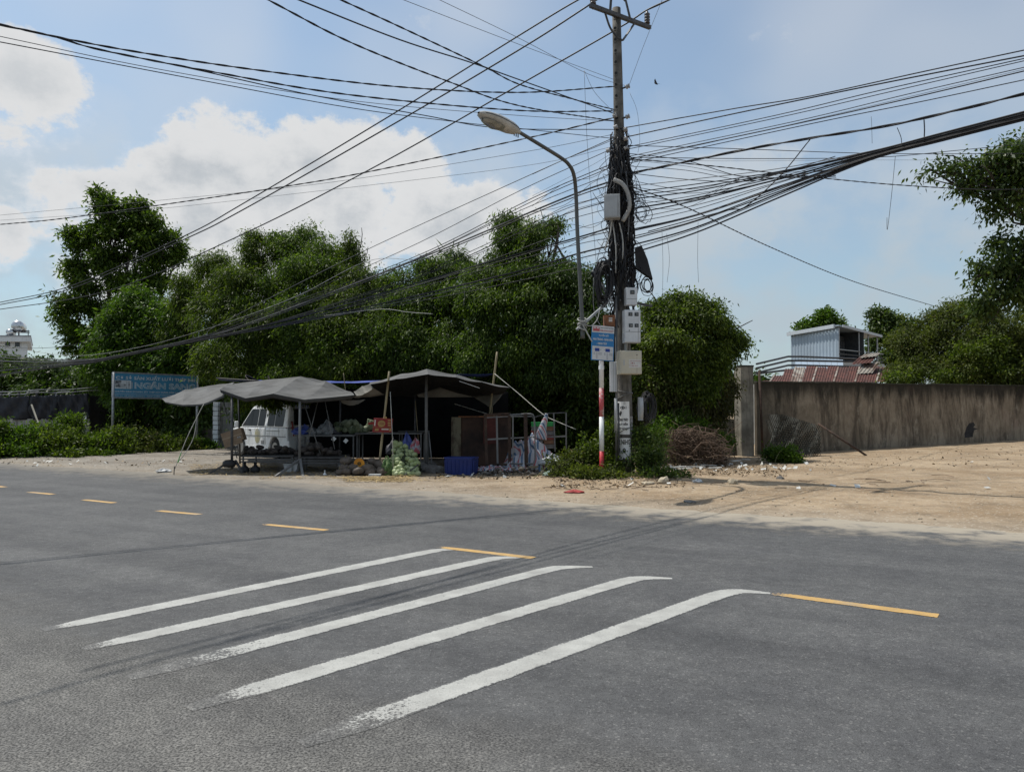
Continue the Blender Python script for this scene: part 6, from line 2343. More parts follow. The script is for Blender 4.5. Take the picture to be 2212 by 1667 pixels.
cpole(gp(921.5, 20.6), P(921, 812, 20.6), .042, PSTEEL, cc_)
cpole(P(926, 930, 20.6), P(934, 1012, 20.3), .014, PSTEEL, cc_, 'strut')
cpole(gp(1057, 23.6), P(1064, 852, 23.6), .02, BAMB, cc_)
cpole(gp(897, 23), P(897, 852, 23), .03, STEEL_D, cc_)
cpole(P(897, 866, 22.8), P(904, 955, 22.6), .012, BAMB, cc_, 'strut')
b = MB()
b.tube([P(982, 872, 23), P(1040, 890, 23), P(1097, 906, 23)], .010, 5)
b.build('rope', ROPE, cc_)
# bamboo poles that stick up through the sheets
for lab, a_, c_, Y, r in (('bamboo pole slanting through the stall beside the red carton', (841, 802), (819, 1006), 19.9, .028), ('long bamboo pole standing up behind the right end of the stall', (1074, 760), (1056, 905), 23.0, .03),
                          ('short stick poking out of the left canopy peak', (742, 806), (746, 842), 23, .012)):
    b = MB()
    p0, p1 = P(*a_, Y), P(*c_, Y)
    n = 9
    b.tube([p0.lerp(p1, i / n) for i in range(n + 1)], [r * (1.12 if i % 2 else .96) for i in range(n + 1)], 8)
    tag(b.build('bamboo_pole', BAMB, smooth=True), lab, 'pole')
b = MB()
b.tube(crom([P(1067, 806, 23), P(1118, 848, 22), P(1172, 894, 21), P(1208, 912, 20.4), P(1244, 927, 19.8)], 5), .011, 5)
tag(b.build('guy_rope', ROPE, smooth=True), 'pale rope stretched from the bamboo pole down past the gates', 'rope')
b = MB()
b.tube([P(843, 846, 19.5), P(848, 950, 19.3), P(850, 1043, 19.2)], .009, 5)
tag(b.build('guy_rope', ROPE, smooth=True), 'thin cord hanging in front of the cabbage pile', 'rope')
bt = sheet('blue_tarpaulin', [[P(468, 818, 24.6), P(560, 823, 24.3), P(715, 827, 24.2), P(790, 826, 24.2), P(890, 818, 24.2), P(992, 809, 24.1), P(1067, 807, 24.0)],
                              [P(475, 820, 27.2), P(560, 821, 27.0), P(715, 823, 27.0), P(790, 823, 27.0), P(890, 816, 27.0), P(992, 812, 26.8), P(1060, 812, 26.6)]], BLUET, None, 5, 6, .03, 12)
tag(bt, 'blue tarpaulin stretched behind the grey canopies', 'tarpaulin')
b = MB()
b.tube(crom([P(468, 817, 24.58), P(510, 820, 24.45), P(560, 823, 24.28)], 4), .03, 6)
tag(b.build('rolled_edge', BLACK, smooth=True), 'black rolled edge of a sheet above the left canopy', 'tarpaulin roll')


sc_ = sheet('added_shade_sheet', [[P(668, 842, 25.6), P(760, 840, 25.5), P(860, 838, 25.4), P(980, 838, 25.3), P(1098, 846, 25.2)], [P(668, 915, 25.5), P(760, 915, 25.4), P(860, 915, 25.3), P(980, 915, 25.2), P(1098, 915, 25.1)],
                            [P(668, 988, 25.6), P(760, 988, 25.5), P(860, 988, 25.4), P(980, 988, 25.3), P(1098, 988, 25.2)]], M('shade_sheet_black', (.006, .0065, .0065), .95, var=.3, scale=3, spec=.05), None, 6, 6, .0, 14)
tag(sc_, 'black sheet added for the deep shade behind the stall', 'shade sheet')  # near-black sheet added to deepen the shade under the canopies


# ------------------------------------------------------------------ display tables
def table(label, x0, x1, top, Y, depth, mat, rails=1, legs=True, th=.035, zb=None, rail_gap=.07):
    a_, c_ = P(x0, top, Y), P(x1, top, Y)
    z = a_.z
    xm = (a_.x + c_.x) / 2
    t = thing('display_table', (xm, Y + depth / 2, gzf(xm, Y)), label, 'table', 'display tables of the market stall')
    b = MB()
    b.box((xm, Y + depth / 2, z - th / 2), (c_.x - a_.x, depth, th))
    b.build('top', mat, t)
    for k in range(rails):
        b = MB()
        b.bar((a_.x, Y - .012, z - .03 - k * rail_gap), (c_.x, Y - .012, z - .03 - k * rail_gap), .03, .03)
        b.build('rail', STEEL_D if rails > 1 else PSTEEL, t)
    if legs:
        for x_ in (a_.x + .04, c_.x - .04):
            for y_ in (Y + .04, Y + depth - .04):
                b = MB()
                b.bar((x_, y_, gzf(x_, y_) - .02), (x_, y_, z - th), .035)
                b.build('leg', PSTEEL, t)
    return t, z


DKT = M('dark_board', (.040, .038, .036), .8, var=.3, scale=5)
tb1, z1 = table('low slatted stand at the left end of the stall', 521, 634, 983, 20.2, 1.1, DKT, 3)
tb2, z2 = table('low slatted stand in front of the van rear', 636, 738, 986, 20.25, 1.1, DKT, 3)
tb3, z3 = table('waist high steel table behind the low stands', 638, 766, 939, 21.6, .9, PSTEEL, 1)
tb4, z4 = table('waist high table with gourds behind the red carton', 768, 912, 934, 21.9, .9, DKT, 1)
tb5, z5 = table('low bench behind the pumpkins', 730, 842, 1003, 19.9, .5, PSTEEL, 1)
tb6, z6 = table('dark rear shelf under the right canopy', 860, 925, 930, 23.2, .6, DKT, 1)

rg = random.Random(9)
# dark roots on the low stands
TARO = M('taro_skin', (.035, .027, .024), .9, col2=(.065, .056, .05), scale=14, lo=.45, hi=.7, bump=.4, bscale=40)
b = MB()
b.lathe([(.01, -.13), (.045, -.10), (.062, -.03), (.06, .04), (.04, .10), (.012, .125)], (0, 0, 0), 9, axis=(1, 0, .15))
taro = b.build('taro_root', TARO, local=True, smooth=True)
first = [True]


def place(src, loc, rot, sc, label, cat, group, flag):
    o = src if flag[0] else dup(src)
    flag[0] = False
    o.location = loc
    o.rotation_euler = rot
    o.scale = (sc, sc, sc)
    tag(o, label, cat, group)
    return o


for tb, z_, x0_, x1_, Y, n in ((tb1, z1, 530, 628, 20.3, 34), (tb2, z2, 640, 734, 20.35, 46)):
    for k in range(n):
        px = rg.uniform(x0_, x1_)
        hump = .20 * math.exp(-((px - (x0_ + x1_) / 2) / 30) ** 2) if tb is tb2 else .06
        lay = rg.choice([0, 0, 1]) if hump > .05 else 0
        yy = Y + rg.uniform(.05, .9)
        c = P(px, 900, yy)
        place(taro, (c.x, yy, z_ + .055 + lay * .08 + hump * rg.random()), (rg.uniform(-.3, .3), rg.uniform(-.3, .3), rg.uniform(0, 6.3)), rg.uniform(.8, 1.25),
              'dark root vegetable on the low stand at the left end' if tb is tb1 else 'dark root vegetable heaped on the low stand by the van rear', 'root vegetable', 'dark roots on the low stands', first)
# gourds and cabbages on the high tables
GRD = M('gourd_green', (.09, .115, .06), .6, col2=(.05, .075, .035), scale=9, lo=.35, hi=.65)
GRD2 = M('gourd_pale', (.19, .21, .14), .6, col2=(.11, .14, .08), scale=9, lo=.35, hi=.65)


def cabbage_mesh(name, mat, r=.11, squash=.85, n=12):
    bb = MB()
    prof = []
    for i in range(9):
        a = -math.pi / 2 + math.pi * i / 8
        prof.append((max(.008, r * math.cos(a)), r * squash * math.sin(a)))
    bb.lathe(prof, (0, 0, 0), n)
    rr = random.Random(3)
    v = []
    for p in bb.v:
        k = 1 + .05 * math.sin(math.atan2(p[1], p[0]) * 5 + p[2] * 20)
        v.append((p[0] * k, p[1] * k, p[2]))
    bb.v = v
    o = bb.build(name, mat, local=True, smooth=True)
    # outer leaves folded over the head
    for j in range(3):
        lb = MB()
        rows = []
        for i in range(6):
            th = -1.2 + 2.2 * i / 5
            row = []
            for k in range(6):
                ph = j * 2.1 + (k - 2.5) * .36 * (1.1 - abs(i - 2.5) * .15)
                rr_ = r * (1.035 + .02 * j + (.05 if i == 5 else 0))
                row.append((rr_ * math.cos(th) * math.cos(ph), rr_ * math.cos(th) * math.sin(ph), rr_ * squash * math.sin(th)))
            rows.append(row)
        lb.grid(rows)
        lf = lb.build('outer_leaf', mat, local=True, smooth=True)
        lf.parent = o
    return o


def gourd_mesh(name, mat, r=.10):
    bb = MB()
    bb.lathe([(.008, -r * 1.2), (r * .6, -r * 1.1), (r, -r * .5), (r * .95, 0), (r * .7, r * .6), (r * .35, r * 1.1), (r * .14, r * 1.4), (.008, r * 1.45)], (0, 0, 0), 12)
    return bb.build(name, mat, local=True, smooth=True)


gr1, gr2 = gourd_mesh('green_gourd', GRD), gourd_mesh('pale_gourd', GRD2, .11)
f1, f2 = [True], [True]
for k in range(30):
    px = rg.uniform(724, 806)
    yy = 21.95 + rg.uniform(0, .6)
    c = P(px, 900, yy)
    src, fl = (gr1, f1) if rg.random() < .55 else (gr2, f2)
    place(src, (c.x, yy, z4 + .09 + (.13 if k > 18 else 0) * rg.uniform(.6, 1.3)), (rg.uniform(-1.5, 1.5), rg.uniform(-.6, .6), rg.uniform(0, 6.3)), rg.uniform(.7, 1.15),
          'dark green gourd on the waist high table left of the red carton' if src is gr1 else 'pale gourd on the waist high table left of the red carton', 'gourd', 'gourds on the high table', fl)
# blue sheet and plastic bags on the middle table
bgm = M('clear_bag', (.30, .32, .34), .35, col2=(.16, .17, .18), scale=9, trans=.2)


def bag(label, c, s, mat, seed, cat='bag', name='plastic_bag', tie=False, group=None):
    rr = random.Random(seed)
    rows = []
    n, m = 15, 30
    k1 = [(rr.uniform(2, 5), rr.uniform(-7, 7), rr.uniform(0, 6), rr.uniform(.05, .13)) for _ in range(4)] + [(rr.uniform(6, 11), rr.uniform(-14, 14), rr.uniform(0, 6), rr.uniform(.03, .08)) for _ in range(5)]
    lean = (rr.uniform(-.25, .25), rr.uniform(-.2, .2))
    for j in range(n):
        t_ = j / (n - 1)
        rad = (math.sin(math.pi * min(1, .22 + t_ * .76)) ** .55) * (1 - .25 * t_)
        if t_ > .82:
            rad *= 1 - .5 * (t_ - .82) / .18
        row = []
        for i in range(m):
            a = i / m * 2 * math.pi
            k = 1 + sum(am * (abs(math.sin(round(f_) * a / 2 + t_ * p_ + ph)) * 2 - 1) for f_, p_, ph, am in k1) + rr.uniform(-.03, .03)
            row.append(Vector(c) + Vector((math.cos(a) * s[0] * rad * k + lean[0] * s[0] * t_, math.sin(a) * s[1] * rad * k + lean[1] * s[1] * t_,
                                           t_ * s[2] * (.85 + .22 * math.sin(a * 2 + seed) * t_ + .12 * math.sin(a * 5 + seed)))))
        rows.append(row + [row[0]])
    bb = MB()
    bb.grid(rows)
    bb.add([r_ for r_ in rows[0][:-1]], [tuple(range(m))])
    bb.add([r_ for r_ in rows[-1][:-1]], [tuple(range(m))])
    return tag(bb.build(name, mat, smooth=True), label, cat, group)


bag('big clear plastic bag of goods on the steel table', P(703, 938, 21.9), (.22, .2, .38), bgm, 3)
bag('smaller clear plastic bag left of the big one on the steel table', P(676, 938, 22.0), (.18, .2, .22), bgm, 5)
bag('blue plastic bundle on the steel table behind the pole', P(650, 938, 22.0), (.26, .2, .26), M('blue_plastic', (.03, .06, .30), .4, col2=(.12, .15, .35), scale=6), 8)
bag('dark plastic bag with onions on the steel table', P(724, 938, 22.0), (.15, .18, .2), M('dark_bag', (.05, .05, .06), .5, var=.4, scale=8), 12)
b = MB()
b.tube(crom([P(640, 958, 21), P(665, 966, 21), P(700, 978, 20.8)], 4), .03, 6)
tag(b.build('metal_rail_scrap', PSTEEL, smooth=True), 'grey metal bar lying slanted under the steel table', 'bar')
for px, py, Y in ((747, 952, 21.4), (721, 948, 21.4)):
    b = MB()
    p = P(px, py, Y)
    b.box(p, (.10, .006, .11), mat=Matrix.Rotation(R(40), 3, 'Y'))
    tag(b.build('price_tag', PAPER), 'small white price card hanging from the steel table, %s one' % ('right' if px > 730 else 'left'), 'price card')

# pumpkins
PKM = M('pumpkin_skin', (.075, .056, .042), .7, col2=(.115, .095, .078), scale=7, lo=.4, hi=.7, bump=.2)
bb = MB()
prof = []
rows = []
for i in range(9):
    a = -math.pi / 2 + math.pi * i / 8
    row = []
    for k in range(28):
        t_ = k / 28 * 2 * math.pi
        rr_ = max(.006, math.cos(a)) * .145 * (1 + .09 * abs(math.cos(t_ * 3.5)) - .05)
        row.append((rr_ * math.cos(t_), rr_ * math.sin(t_), .10 * math.sin(a) - .025 * math.exp(-((math.cos(a)) / .3) ** 2) * math.sin(a)))
    rows.append(row + [row[0]])
bb.grid(rows)
pk0 = bb.build('pumpkin', PKM, local=True, smooth=True)
sb = MB()
sb.tube([(0, 0, .07), (.004, 0, .10), (.016, .004, .135)], [.018, .013, .011], 6)
st_ = sb.build('stalk', M('stalk', (.16, .14, .08), .9, var=.2), local=True, smooth=True)
st_.parent = pk0
fp = [True]
PK = [(748, 995, 19.75, 1.15, 'pumpkin on top at the left of the pile'), (805, 997, 19.8, 1.0, 'pumpkin right behind the cut one'), (823, 1004, 19.75, 1.25, 'big pumpkin beside the green net bag'), (744, 1010, 19.6, 1.0, 'pumpkin under the topmost one'),
      (766, 1011, 19.55, 1.2, 'round pumpkin below the cut one'), (794, 1012, 19.5, 1.25, 'reddish side pumpkin below the cut one'), (735, 1023, 19.45, .85, 'small pumpkin at the left foot of the pile'),
      (750, 1024, 19.4, .95, 'pumpkin on the ground second from the left'), (774, 1025, 19.35, 1.1, 'pumpkin on the ground under the middle of the pile'), (800, 1025, 19.4, 1.0, 'pumpkin on the ground behind the white box'),
      (826, 1022, 19.45, 1.1, 'pumpkin on the ground at the right of the pile')]
for px, py, Y, s_, lab in PK:
    c = P(px, py, Y)
    z_ = max(c.z, gzf(c.x, Y) + .095 * s_)
    place(pk0, (c.x, Y, z_), (rg.uniform(-.35, .35), rg.uniform(-.3, .3), rg.uniform(0, 6)), s_, lab, 'pumpkin', 'pumpkins heaped before the stall', fp)
hp2 = thing('cut_pumpkin', P(776, 1006, 19.5), 'halved pumpkin showing yellow flesh on top of the pile', 'pumpkin', 'pumpkins heaped before the stall')
b = MB()
c = P(776, 1001, 19.45)
b.lathe([(.01, 0), (.14, 0), (.145, .03), (.12, .10), (.06, .14), (.01, .145)], c, 18, axis=(0, 1, .15))
b.build('skin', PKM, hp2, smooth=True)
b = MB()
b.lathe([(.005, 0), (.135, 0), (.135, .006), (.005, .006)], c + Vector((0, -.006, 0)), 20, axis=(0, 1, .15))
fl_ = b.build('flesh', M('pumpkin_flesh', (.55, .26, .03), .6, col2=(.45, .18, .02), scale=8), hp2)
b = MB()
b.lathe([(.005, 0), (.05, 0), (.05, .005), (.005, .005)], c + Vector((0, -.012, 0)), 12, axis=(0, 1, .15))
b.build('seed_hollow', M('seed_hollow', (.12, .07, .02), .9, var=.5, scale=40), fl_)

# cabbages / melons pile
CAB = M('cabbage', (.20, .26, .10), .55, col2=(.30, .35, .18), scale=8, lo=.4, hi=.7)
CAB2 = M('sunlit_cabbage', (.36, .40, .23), .5, col2=(.20, .26, .11), scale=8, lo=.35, hi=.6)  # sunlight on the front rows put in as a paler cabbage colour
cab1, cab2 = cabbage_mesh('cabbage', CAB, .078, .78), cabbage_mesh('sunlit_cabbage', CAB2, .072, .78)
fa, fb = [True], [True]
rr_ = random.Random(17)
rowsz = [(1027, 848, 906, 7, 19.15), (1019, 850, 902, 7, 19.3), (1011, 852, 900, 6, 19.4), (1002, 846, 904, 7, 19.55), (993, 848, 902, 7, 19.65), (984, 846, 900, 6, 19.8), (975, 846, 892, 5, 19.95), (966, 848, 880, 4, 20.1), (957, 852, 868, 2, 20.2)]
for ri, (py, xa, xb, n, Y) in enumerate(rowsz):
    for k in range(n):
        px = xa + (xb - xa) * (k + .5) / n + rr_.uniform(-2, 2)
        c = P(px, py + rr_.uniform(-2.5, 2.5), Y + rr_.uniform(-.08, .08))
        z_ = max(c.z, gzf(c.x, c.y) + .065)
        src, fl = (cab2, fb) if ri < 3 and rr_.random() < .7 else (cab1, fa)
        place(src, (c.x, c.y, z_), (rr_.uniform(-.8, .8), rr_.uniform(-.8, .8), rr_.uniform(0, 6)), rr_.uniform(.85, 1.3),
              'pale sunlit cabbage low at the front of the heap' if src is cab2 else 'green cabbage in the heap beside the pumpkins', 'cabbage', 'cabbages heaped at the stall front', fl)
for o in list(cab1.children) + list(cab2.children):
    pass
core = bag('dark sacking under the cabbage heap', gp(874, 19.95), (.36, .42, .62), M('sacking', (.03, .04, .02), .95, var=.3), 29, 'sacking', 'sacking')
# net bag of cabbages
nb_ = bag('green net sack of cabbages left of the cabbage heap', gp(838, 19.5), (.14, .15, .44), M('green_net', (.040, .095, .025), .8, col2=(.13, .18, .075), scale=26, lo=.45, hi=.55, bump=.6, bscale=60), 21, 'sack', 'net_sack')
bag('grey sack standing behind the cabbage heap', gp(850, 20.6) + Vector((0, 0, .45)), (.2, .2, .42), M('dark_bag', (.05, .05, .06)), 23, 'sack', 'sack')
bag('blue plastic sheet bundle hanging behind the cabbages', gp(882, 21.2) + Vector((0, 0, .35)), (.16, .12, .62), M('blue_plastic', (.03, .06, .30)), 25, 'plastic sheet', 'plastic_bundle')
bag('red and white printed bag behind the cabbages', gp(897, 21.0) + Vector((0, 0, .45)), (.13, .12, .38), M('printed_bag', (.40, .10, .12), .5, col2=(.45, .46, .5), scale=9, lo=.45, hi=.55), 27)

# red carton on the bamboo pole
rc = thing('red_carton', P(825, 933, 19.8), 'red printed carton tied to the slanting bamboo pole', 'carton')
RCM = M('red_card', (.20, .016, .018), .6, var=.15, scale=4)
RCY = M('yellow_print', (.30, .19, .07), .6, var=.1)
RCW = M('white_print', (.50, .46, .42), .6, var=.1)
A_, B_, C_ = P(805, 933, 19.75), P(846, 934, 19.85), P(808, 903, 19.75)
Uc, Vc = B_ - A_, C_ - A_
Nc = Vc.cross(Uc).normalized()
if Nc.y > 0:
    Nc = -Nc
b = MB()
b.slab(A_ - Nc * .12, Uc, Vc, Nc * .12)
rb = b.build('box', RCM, rc, bevel=.006)
b = MB()
b.slab(P(794, 917, 19.7), P(806, 916, 19.75) - P(794, 917, 19.7), Vector((.03, 0, .06)), Vector((0, .01, 0)))
b.build('flap', RCM, rc)
oc = onboard(A_, Uc, Vc, Nc, .003)
b = MB()
b.add([oc(.42 + .2 * math.cos(i / 16 * 6.283), .62 + .24 * math.sin(i / 16 * 6.283)) for i in range(16)], [tuple(range(16))])
b.build('round_print', RCY, rb)
for x0_, x1_, y0_, y1_, m_ in ((.04, .10, .45, .9, RCW), (.0, 1, .34, .36, RCY), (.74, .90, .82, .92, RCY), (.74, .90, .62, .74, RCY), (.76, .92, .46, .56, RCY), (.45, .82, .18, .27, RCW), (.10, .30, .1, .26, RCY), (.86, .95, .1, .3, RCY)):
    panel(A_, Uc, Vc, Nc, x0_, x1_, y0_, y1_, .005, 'print', m_, rb)
lettering('TƯƠI', (.31, .55, .55, .68), onboard(A_, Uc, Vc, Nc, .006), RCM, rb, .02)
b = MB()
b.box(P(833, 902, 19.72), (.06, .03, .05))
b.build('yellow_tie', RCY, rc)

# cardboard box at the left
CARD = M('cardboard', (.23, .165, .11), .85, var=.15, scale=5)
cbx = thing('cardboard_box', P(505, 968, 20.3), 'brown cardboard box tied to the left canopy pole', 'box')
A_, B_, C_ = P(484, 962, 20.2), P(527, 948, 20.3), P(476, 937, 20.2)
Uc, Vc = B_ - A_, C_ - A_
Nc = Vector((0, -1, .05)).normalized()
b = MB()
b.slab(A_ - Nc * .25, Uc, Vc, Nc * .25)
cb_ = b.build('box', CARD, cbx, bevel=.005)
panel(A_, Uc, Vc, Nc, .0, 1, .46, .52, .003, 'tape', M('tape', (.34, .27, .19), .4, var=.1), cb_)
for k in range(2):
    panel(A_, Uc, Vc, Nc, .72 + .1 * k, .78 + .1 * k, .2, .34, .003, 'print', M('shop_photo_dark', (.05, .05, .06)), cb_)
b = MB()
b.slab(A_, Uc * .9, -Vc * .25, Nc * .01)
b.build('flap', CARD, cbx)

# things under and beside the low stands
b = MB()
c = gp(497, 19.75)
b.lathe([(.02, .17), (.13, .18), (.17, .24), (.16, .32), (.10, .36), (.02, .37)], c, 14)
tag(b.build('black_basket', BLACK, smooth=True), 'black round basket hooked on the left canopy feet', 'basket')
for px, lab in ((530, 'left'), (553, 'right')):
    b = MB()
    c = gp(px, 20.3)
    b.lathe([(.02, 0), (.11, .005), (.125, .06), (.11, .13), (.05, .19), (.03, .22), (.045, .24), (.045, .27), (.02, .28)], c, 12)
    tag(b.build('iron_weight', BLACK, smooth=True), 'dark bell shaped weight under the left stand, %s one' % lab, 'weight', 'bell shaped weights')
fb_ = thing('foam_box', gp(632, 20.4), 'grey foam box under the low stands', 'box')
b = MB()
c = gp(632, 20.4)
b.hexa([(c.x - .15, c.y - .12, c.z), (c.x + .15, c.y - .12, c.z), (c.x + .15, c.y + .12, c.z), (c.x - .15, c.y + .12, c.z), (c.x - .19, c.y - .15, c.z + .2), (c.x + .19, c.y - .15, c.z + .2), (c.x + .19, c.y + .15, c.z + .2), (c.x - .19, c.y + .15, c.z + .2)])
b.build('tub', M('foam', (.42, .43, .43), .8, var=.1), fb_, bevel=.015)
b = MB()
b.box((c.x, c.y, c.z + .215), (.40, .32, .03))
b.build('lid', M('foam', (.42, .43, .43)), fb_)
b = MB()
b.box(P(810, 1026, 19.2), (.30, .16, .06))
tag(b.build('white_tray', M('foam', (.42, .43, .43)), bevel=.01), 'flat white foam tray on the ground before the pumpkins', 'tray')
b = MB()
b.lathe([(.05, 0), (.045, .02), (.012, .06), (.012, .11), (.02, .12)], gp(703, 19.5), 10)
tag(b.build('white_funnel', WHITEP, smooth=True), 'small white funnel on the ground under the stand', 'funnel')

# blue crate
bc = thing('blue_crate', gp(994, 19.6), 'blue plastic crate on the ground right of the stall', 'crate')
BCM = M('crate_blue', (.011, .026, .15), .45, var=.15, scale=5)
A_ = gp(961, 19.5)
w_, d_, h_ = .74, .46, .42
ryz = Matrix.Rotation(R(-14), 3, 'Z')


def cr(x, y, z):
    return A_ + ryz @ Vector((x, y, z))


for nm, pts in (('side', [(0, 0), (w_, 0)]), ('side', [(w_, 0), (w_, d_)]), ('side', [(w_, d_), (0, d_)]), ('side', [(0, d_), (0, 0)])):
    (xa, ya), (xb, yb) = pts
    b = MB()
    nv = Vector((yb - ya, -(xb - xa), 0)).normalized() * .012
    b.prism([cr(xa * .94 + .02, ya * .94 + .01, 0), cr(xb * .94 + .02, yb * .94 + .01, 0), cr(xb, yb, h_), cr(xa, ya, h_)], ryz @ nv * -1)
    sdp = b.build('side', BCM, bc)
    for k in range(7):
        t_ = (k + .5) / 7
        b = MB()
        x_, y_ = xa + (xb - xa) * t_, ya + (yb - ya) * t_
        o_ = nv.normalized() * .016
        b.bar(cr(x_ * .95 + .015 + o_.x, y_ * .95 + .01 + o_.y, .04), cr(x_ + o_.x, y_ + o_.y, h_ - .05), .018, .018)
        b.build('rib', BCM, sdp)
    b = MB()
    b.bar(cr(xa, ya, h_), cr(xb, yb, h_), .045, .035)
    b.build('rim', BCM, bc)
b = MB()
b.prism([cr(.03, .02, .02), cr(w_ * .96, .02, .02), cr(w_ * .96, d_ * .96, .02), cr(.03, d_ * .96, .02)], (0, 0, .012))
b.build('bottom', BCM, bc)


# rocks
def rock(label, c, s, mat, seed, group=None, name='rock', cat='rock'):
    rr = np.random.default_rng(seed)
    bm = bmesh.new()
    bmesh.ops.create_icosphere(bm, subdivisions=2, radius=1)
    k = rr.normal(0, 1, (4, 3))
    for v in bm.verts:
        n = v.co.normalized()
        f_ = 1 + .16 * sum(math.sin(float(np.dot(kk, n)) * 2.2 + i) for i, kk in enumerate(k)) * .6 + rr.normal(0, .03)
        v.co = Vector((n.x * s[0] * f_, n.y * s[1] * f_, max(n.z * s[2] * f_, -s[2] * .35)))
    me = bpy.data.meshes.new(name)
    bm.to_mesh(me)
    bm.free()
    me.materials.append(mat)
    o = bpy.data.objects.new(name, me)
    COL.objects.link(o)
    o.location = (c[0], c[1], c[2] + s[2] * .30)
    o.rotation_euler = (0, 0, rr.uniform(0, 6))
    return tag(o, label, cat, group)


RK = M('rock', (.30, .28, .25), .95, col2=(.19, .175, .155), scale=5, bump=.4, bscale=22)
RKD = M('dark_rock', (.16, .155, .145), .95, col2=(.10, .095, .09), scale=5, bump=.4, bscale=22)
RKT = M('tan_rock', (.42, .37, .28), .95, col2=(.30, .25, .18), scale=5, bump=.4, bscale=22)
for px, py, s_, mt, lab in ((940, 1022, (.30, .2, .18), RKD, 'big flat grey stone left of the blue crate'), (915, 1020, (.2, .16, .2), RKD, 'dark stone beside the cabbage heap'), (925, 1012, (.24, .18, .2), RKD, 'dark stone behind the flat grey stone'),
                            (1434, 1048, (.13, .11, .12), RKT, 'angular tan rock at the edge of the weeds'), (1582, 1046, (.16, .11, .09), RKT, 'long tan rock lying on the bare earth'), (1400, 1049, (.2, .12, .05), RKT, 'flat tan slab of stone beside the weeds'),
                            (1686, 1035, (.10, .08, .07), RKD, 'small dark lump on the sand right of the long rock'), (1488, 1086, (.14, .10, .03), RKD, 'flat grey clod near the road edge'), (508, 985, (.22, .16, .11), RKD, 'grey stone left of the low stand')):
    g0 = G(px, py)
    rock(lab, (g0.x, g0.y, gzf(g0.x, g0.y)), s_, mt, int(px))
b = MB()
b.bar(P(904, 1003, 19.2) , P(868, 1030, 19.0), .06, .02)
tag(b.build('slanted_lath', STEEL_D), 'dark lath leaning over the cabbages', 'lath')

# ------------------------------------------------------------------ rusty cabinet, gates, striped bundle
rcb = thing('rusty_cabinet', gp(1035, 22.6), 'rusty brown steel cabinet standing behind the gate frames', 'cabinet')
RPN = M('rusty_panel', (.070, .040, .029), .85, col2=(.030, .021, .019), scale=1.6, bump=.3, bscale=20, speck=((.30, .27, .21), 3.2, .69))
RSD = M('peeling_cream', (.24, .215, .15), .85, col2=(.12, .085, .06), scale=2.5, lo=.4, hi=.6)
p0, p1 = P(996, 986, 22.2), P(1102, 986, 22.2)
hz = P(996, 901, 22.2).z
b = MB()
b.box(((p0.x + p1.x) / 2, 22.6, (hz + .05) / 2), (p1.x - p0.x, .7, hz - .05))
b.build('front', RPN, rcb, bevel=.01)
q0 = P(973, 986, 22.5)
b = MB()
b.hexa([(q0.x, 22.75, 0), (p0.x - .005, 22.22, 0), (p0.x - .005, 22.9, 0), (q0.x, 22.95, 0), (q0.x, 22.75, hz), (p0.x - .005, 22.22, hz), (p0.x - .005, 22.9, hz), (q0.x, 22.95, hz)])
b.build('side', RSD, rcb)
b = MB()
b.bar(P(990, 900, 22.18), P(1103, 899, 22.18), .05, .04)
b.build('top_edge', RUST, rcb)
b = MB()
b.box(P(1060, 930, 22.19), (.42, .02, .75))
b.build('red_panel', M('dull_red', (.10, .030, .026), .8, var=.25, scale=2), rcb)


def frame_gate(label, bars, Y, group):
    t = thing('gate_frame', gp(bars[0][0], Y), label, 'gate', group)
    for (xa, ya, xb, yb, w_, mt, nm) in bars:
        b = MB()
        b.bar(P(xa, ya, Y), P(xb, yb, Y), w_)
        b.build(nm, mt, t)
    return t


GG = 'old steel gate frames'
frame_gate('rusty front gate frame with a white middle bar', [(1048, 897, 1052, 1004, .075, RUST_D, 'upright'), (1073, 898, 1075, 1004, .05, PSTEEL, 'upright'), (1101, 895, 1101, 1003, .085, RUST_D, 'upright'), (1045, 896, 1103, 893, .06, RUST_D, 'top_bar'),
                                                              (1052, 949, 1101, 946, .04, PSTEEL, 'cross_bar'), (1050, 1003, 1103, 1003, .05, RUST_D, 'bottom_bar'), (1048, 902, 1101, 899, .03, PSTEEL, 'cross_bar')], 20.4, GG)
gt = thing('gate_frame', gp(1130, 20.2), 'round cornered tube gate frame in front of the striped bundle', 'gate', GG)
b = MB()
b.tube(crom([P(1101, 896, 20.2), P(1140, 894, 20.2), P(1149, 895, 20.2), P(1153, 900, 20.2), P(1155, 920, 20.2), P(1156, 980, 20.1), P(1154, 996, 20.1), P(1148, 1001, 20.1), P(1101, 1001, 20.2)], 6), .022, 7)
b.build('loop_tube', PSTEEL, gt, smooth=True)
for xa, ya, xb, yb, w_, mt in ((1135, 893, 1137, 1008, .095, RUST_D), (1103, 946, 1154, 944, .035, PSTEEL), (1108, 898, 1108, 1001, .035, PSTEEL), (1103, 899, 1150, 899, .03, PSTEEL)):
    b = MB()
    b.bar(P(xa, ya, 20.15), P(xb, yb, 20.15), w_)
    b.build('bar', mt, gt)
frame_gate('thin gate frame leaning behind the green sacks', [(1196, 892, 1199, 975, .035, PSTEEL, 'upright'), (1223, 891, 1223, 975, .035, PSTEEL, 'upright'), (1150, 902, 1172, 896, .03, STEEL_D, 'top_bar'), (1170, 893, 1223, 891, .03, STEEL_D, 'top_bar'),
                                                            (1168, 944, 1222, 942, .045, PSTEEL, 'cross_bar')], 21.8, GG)


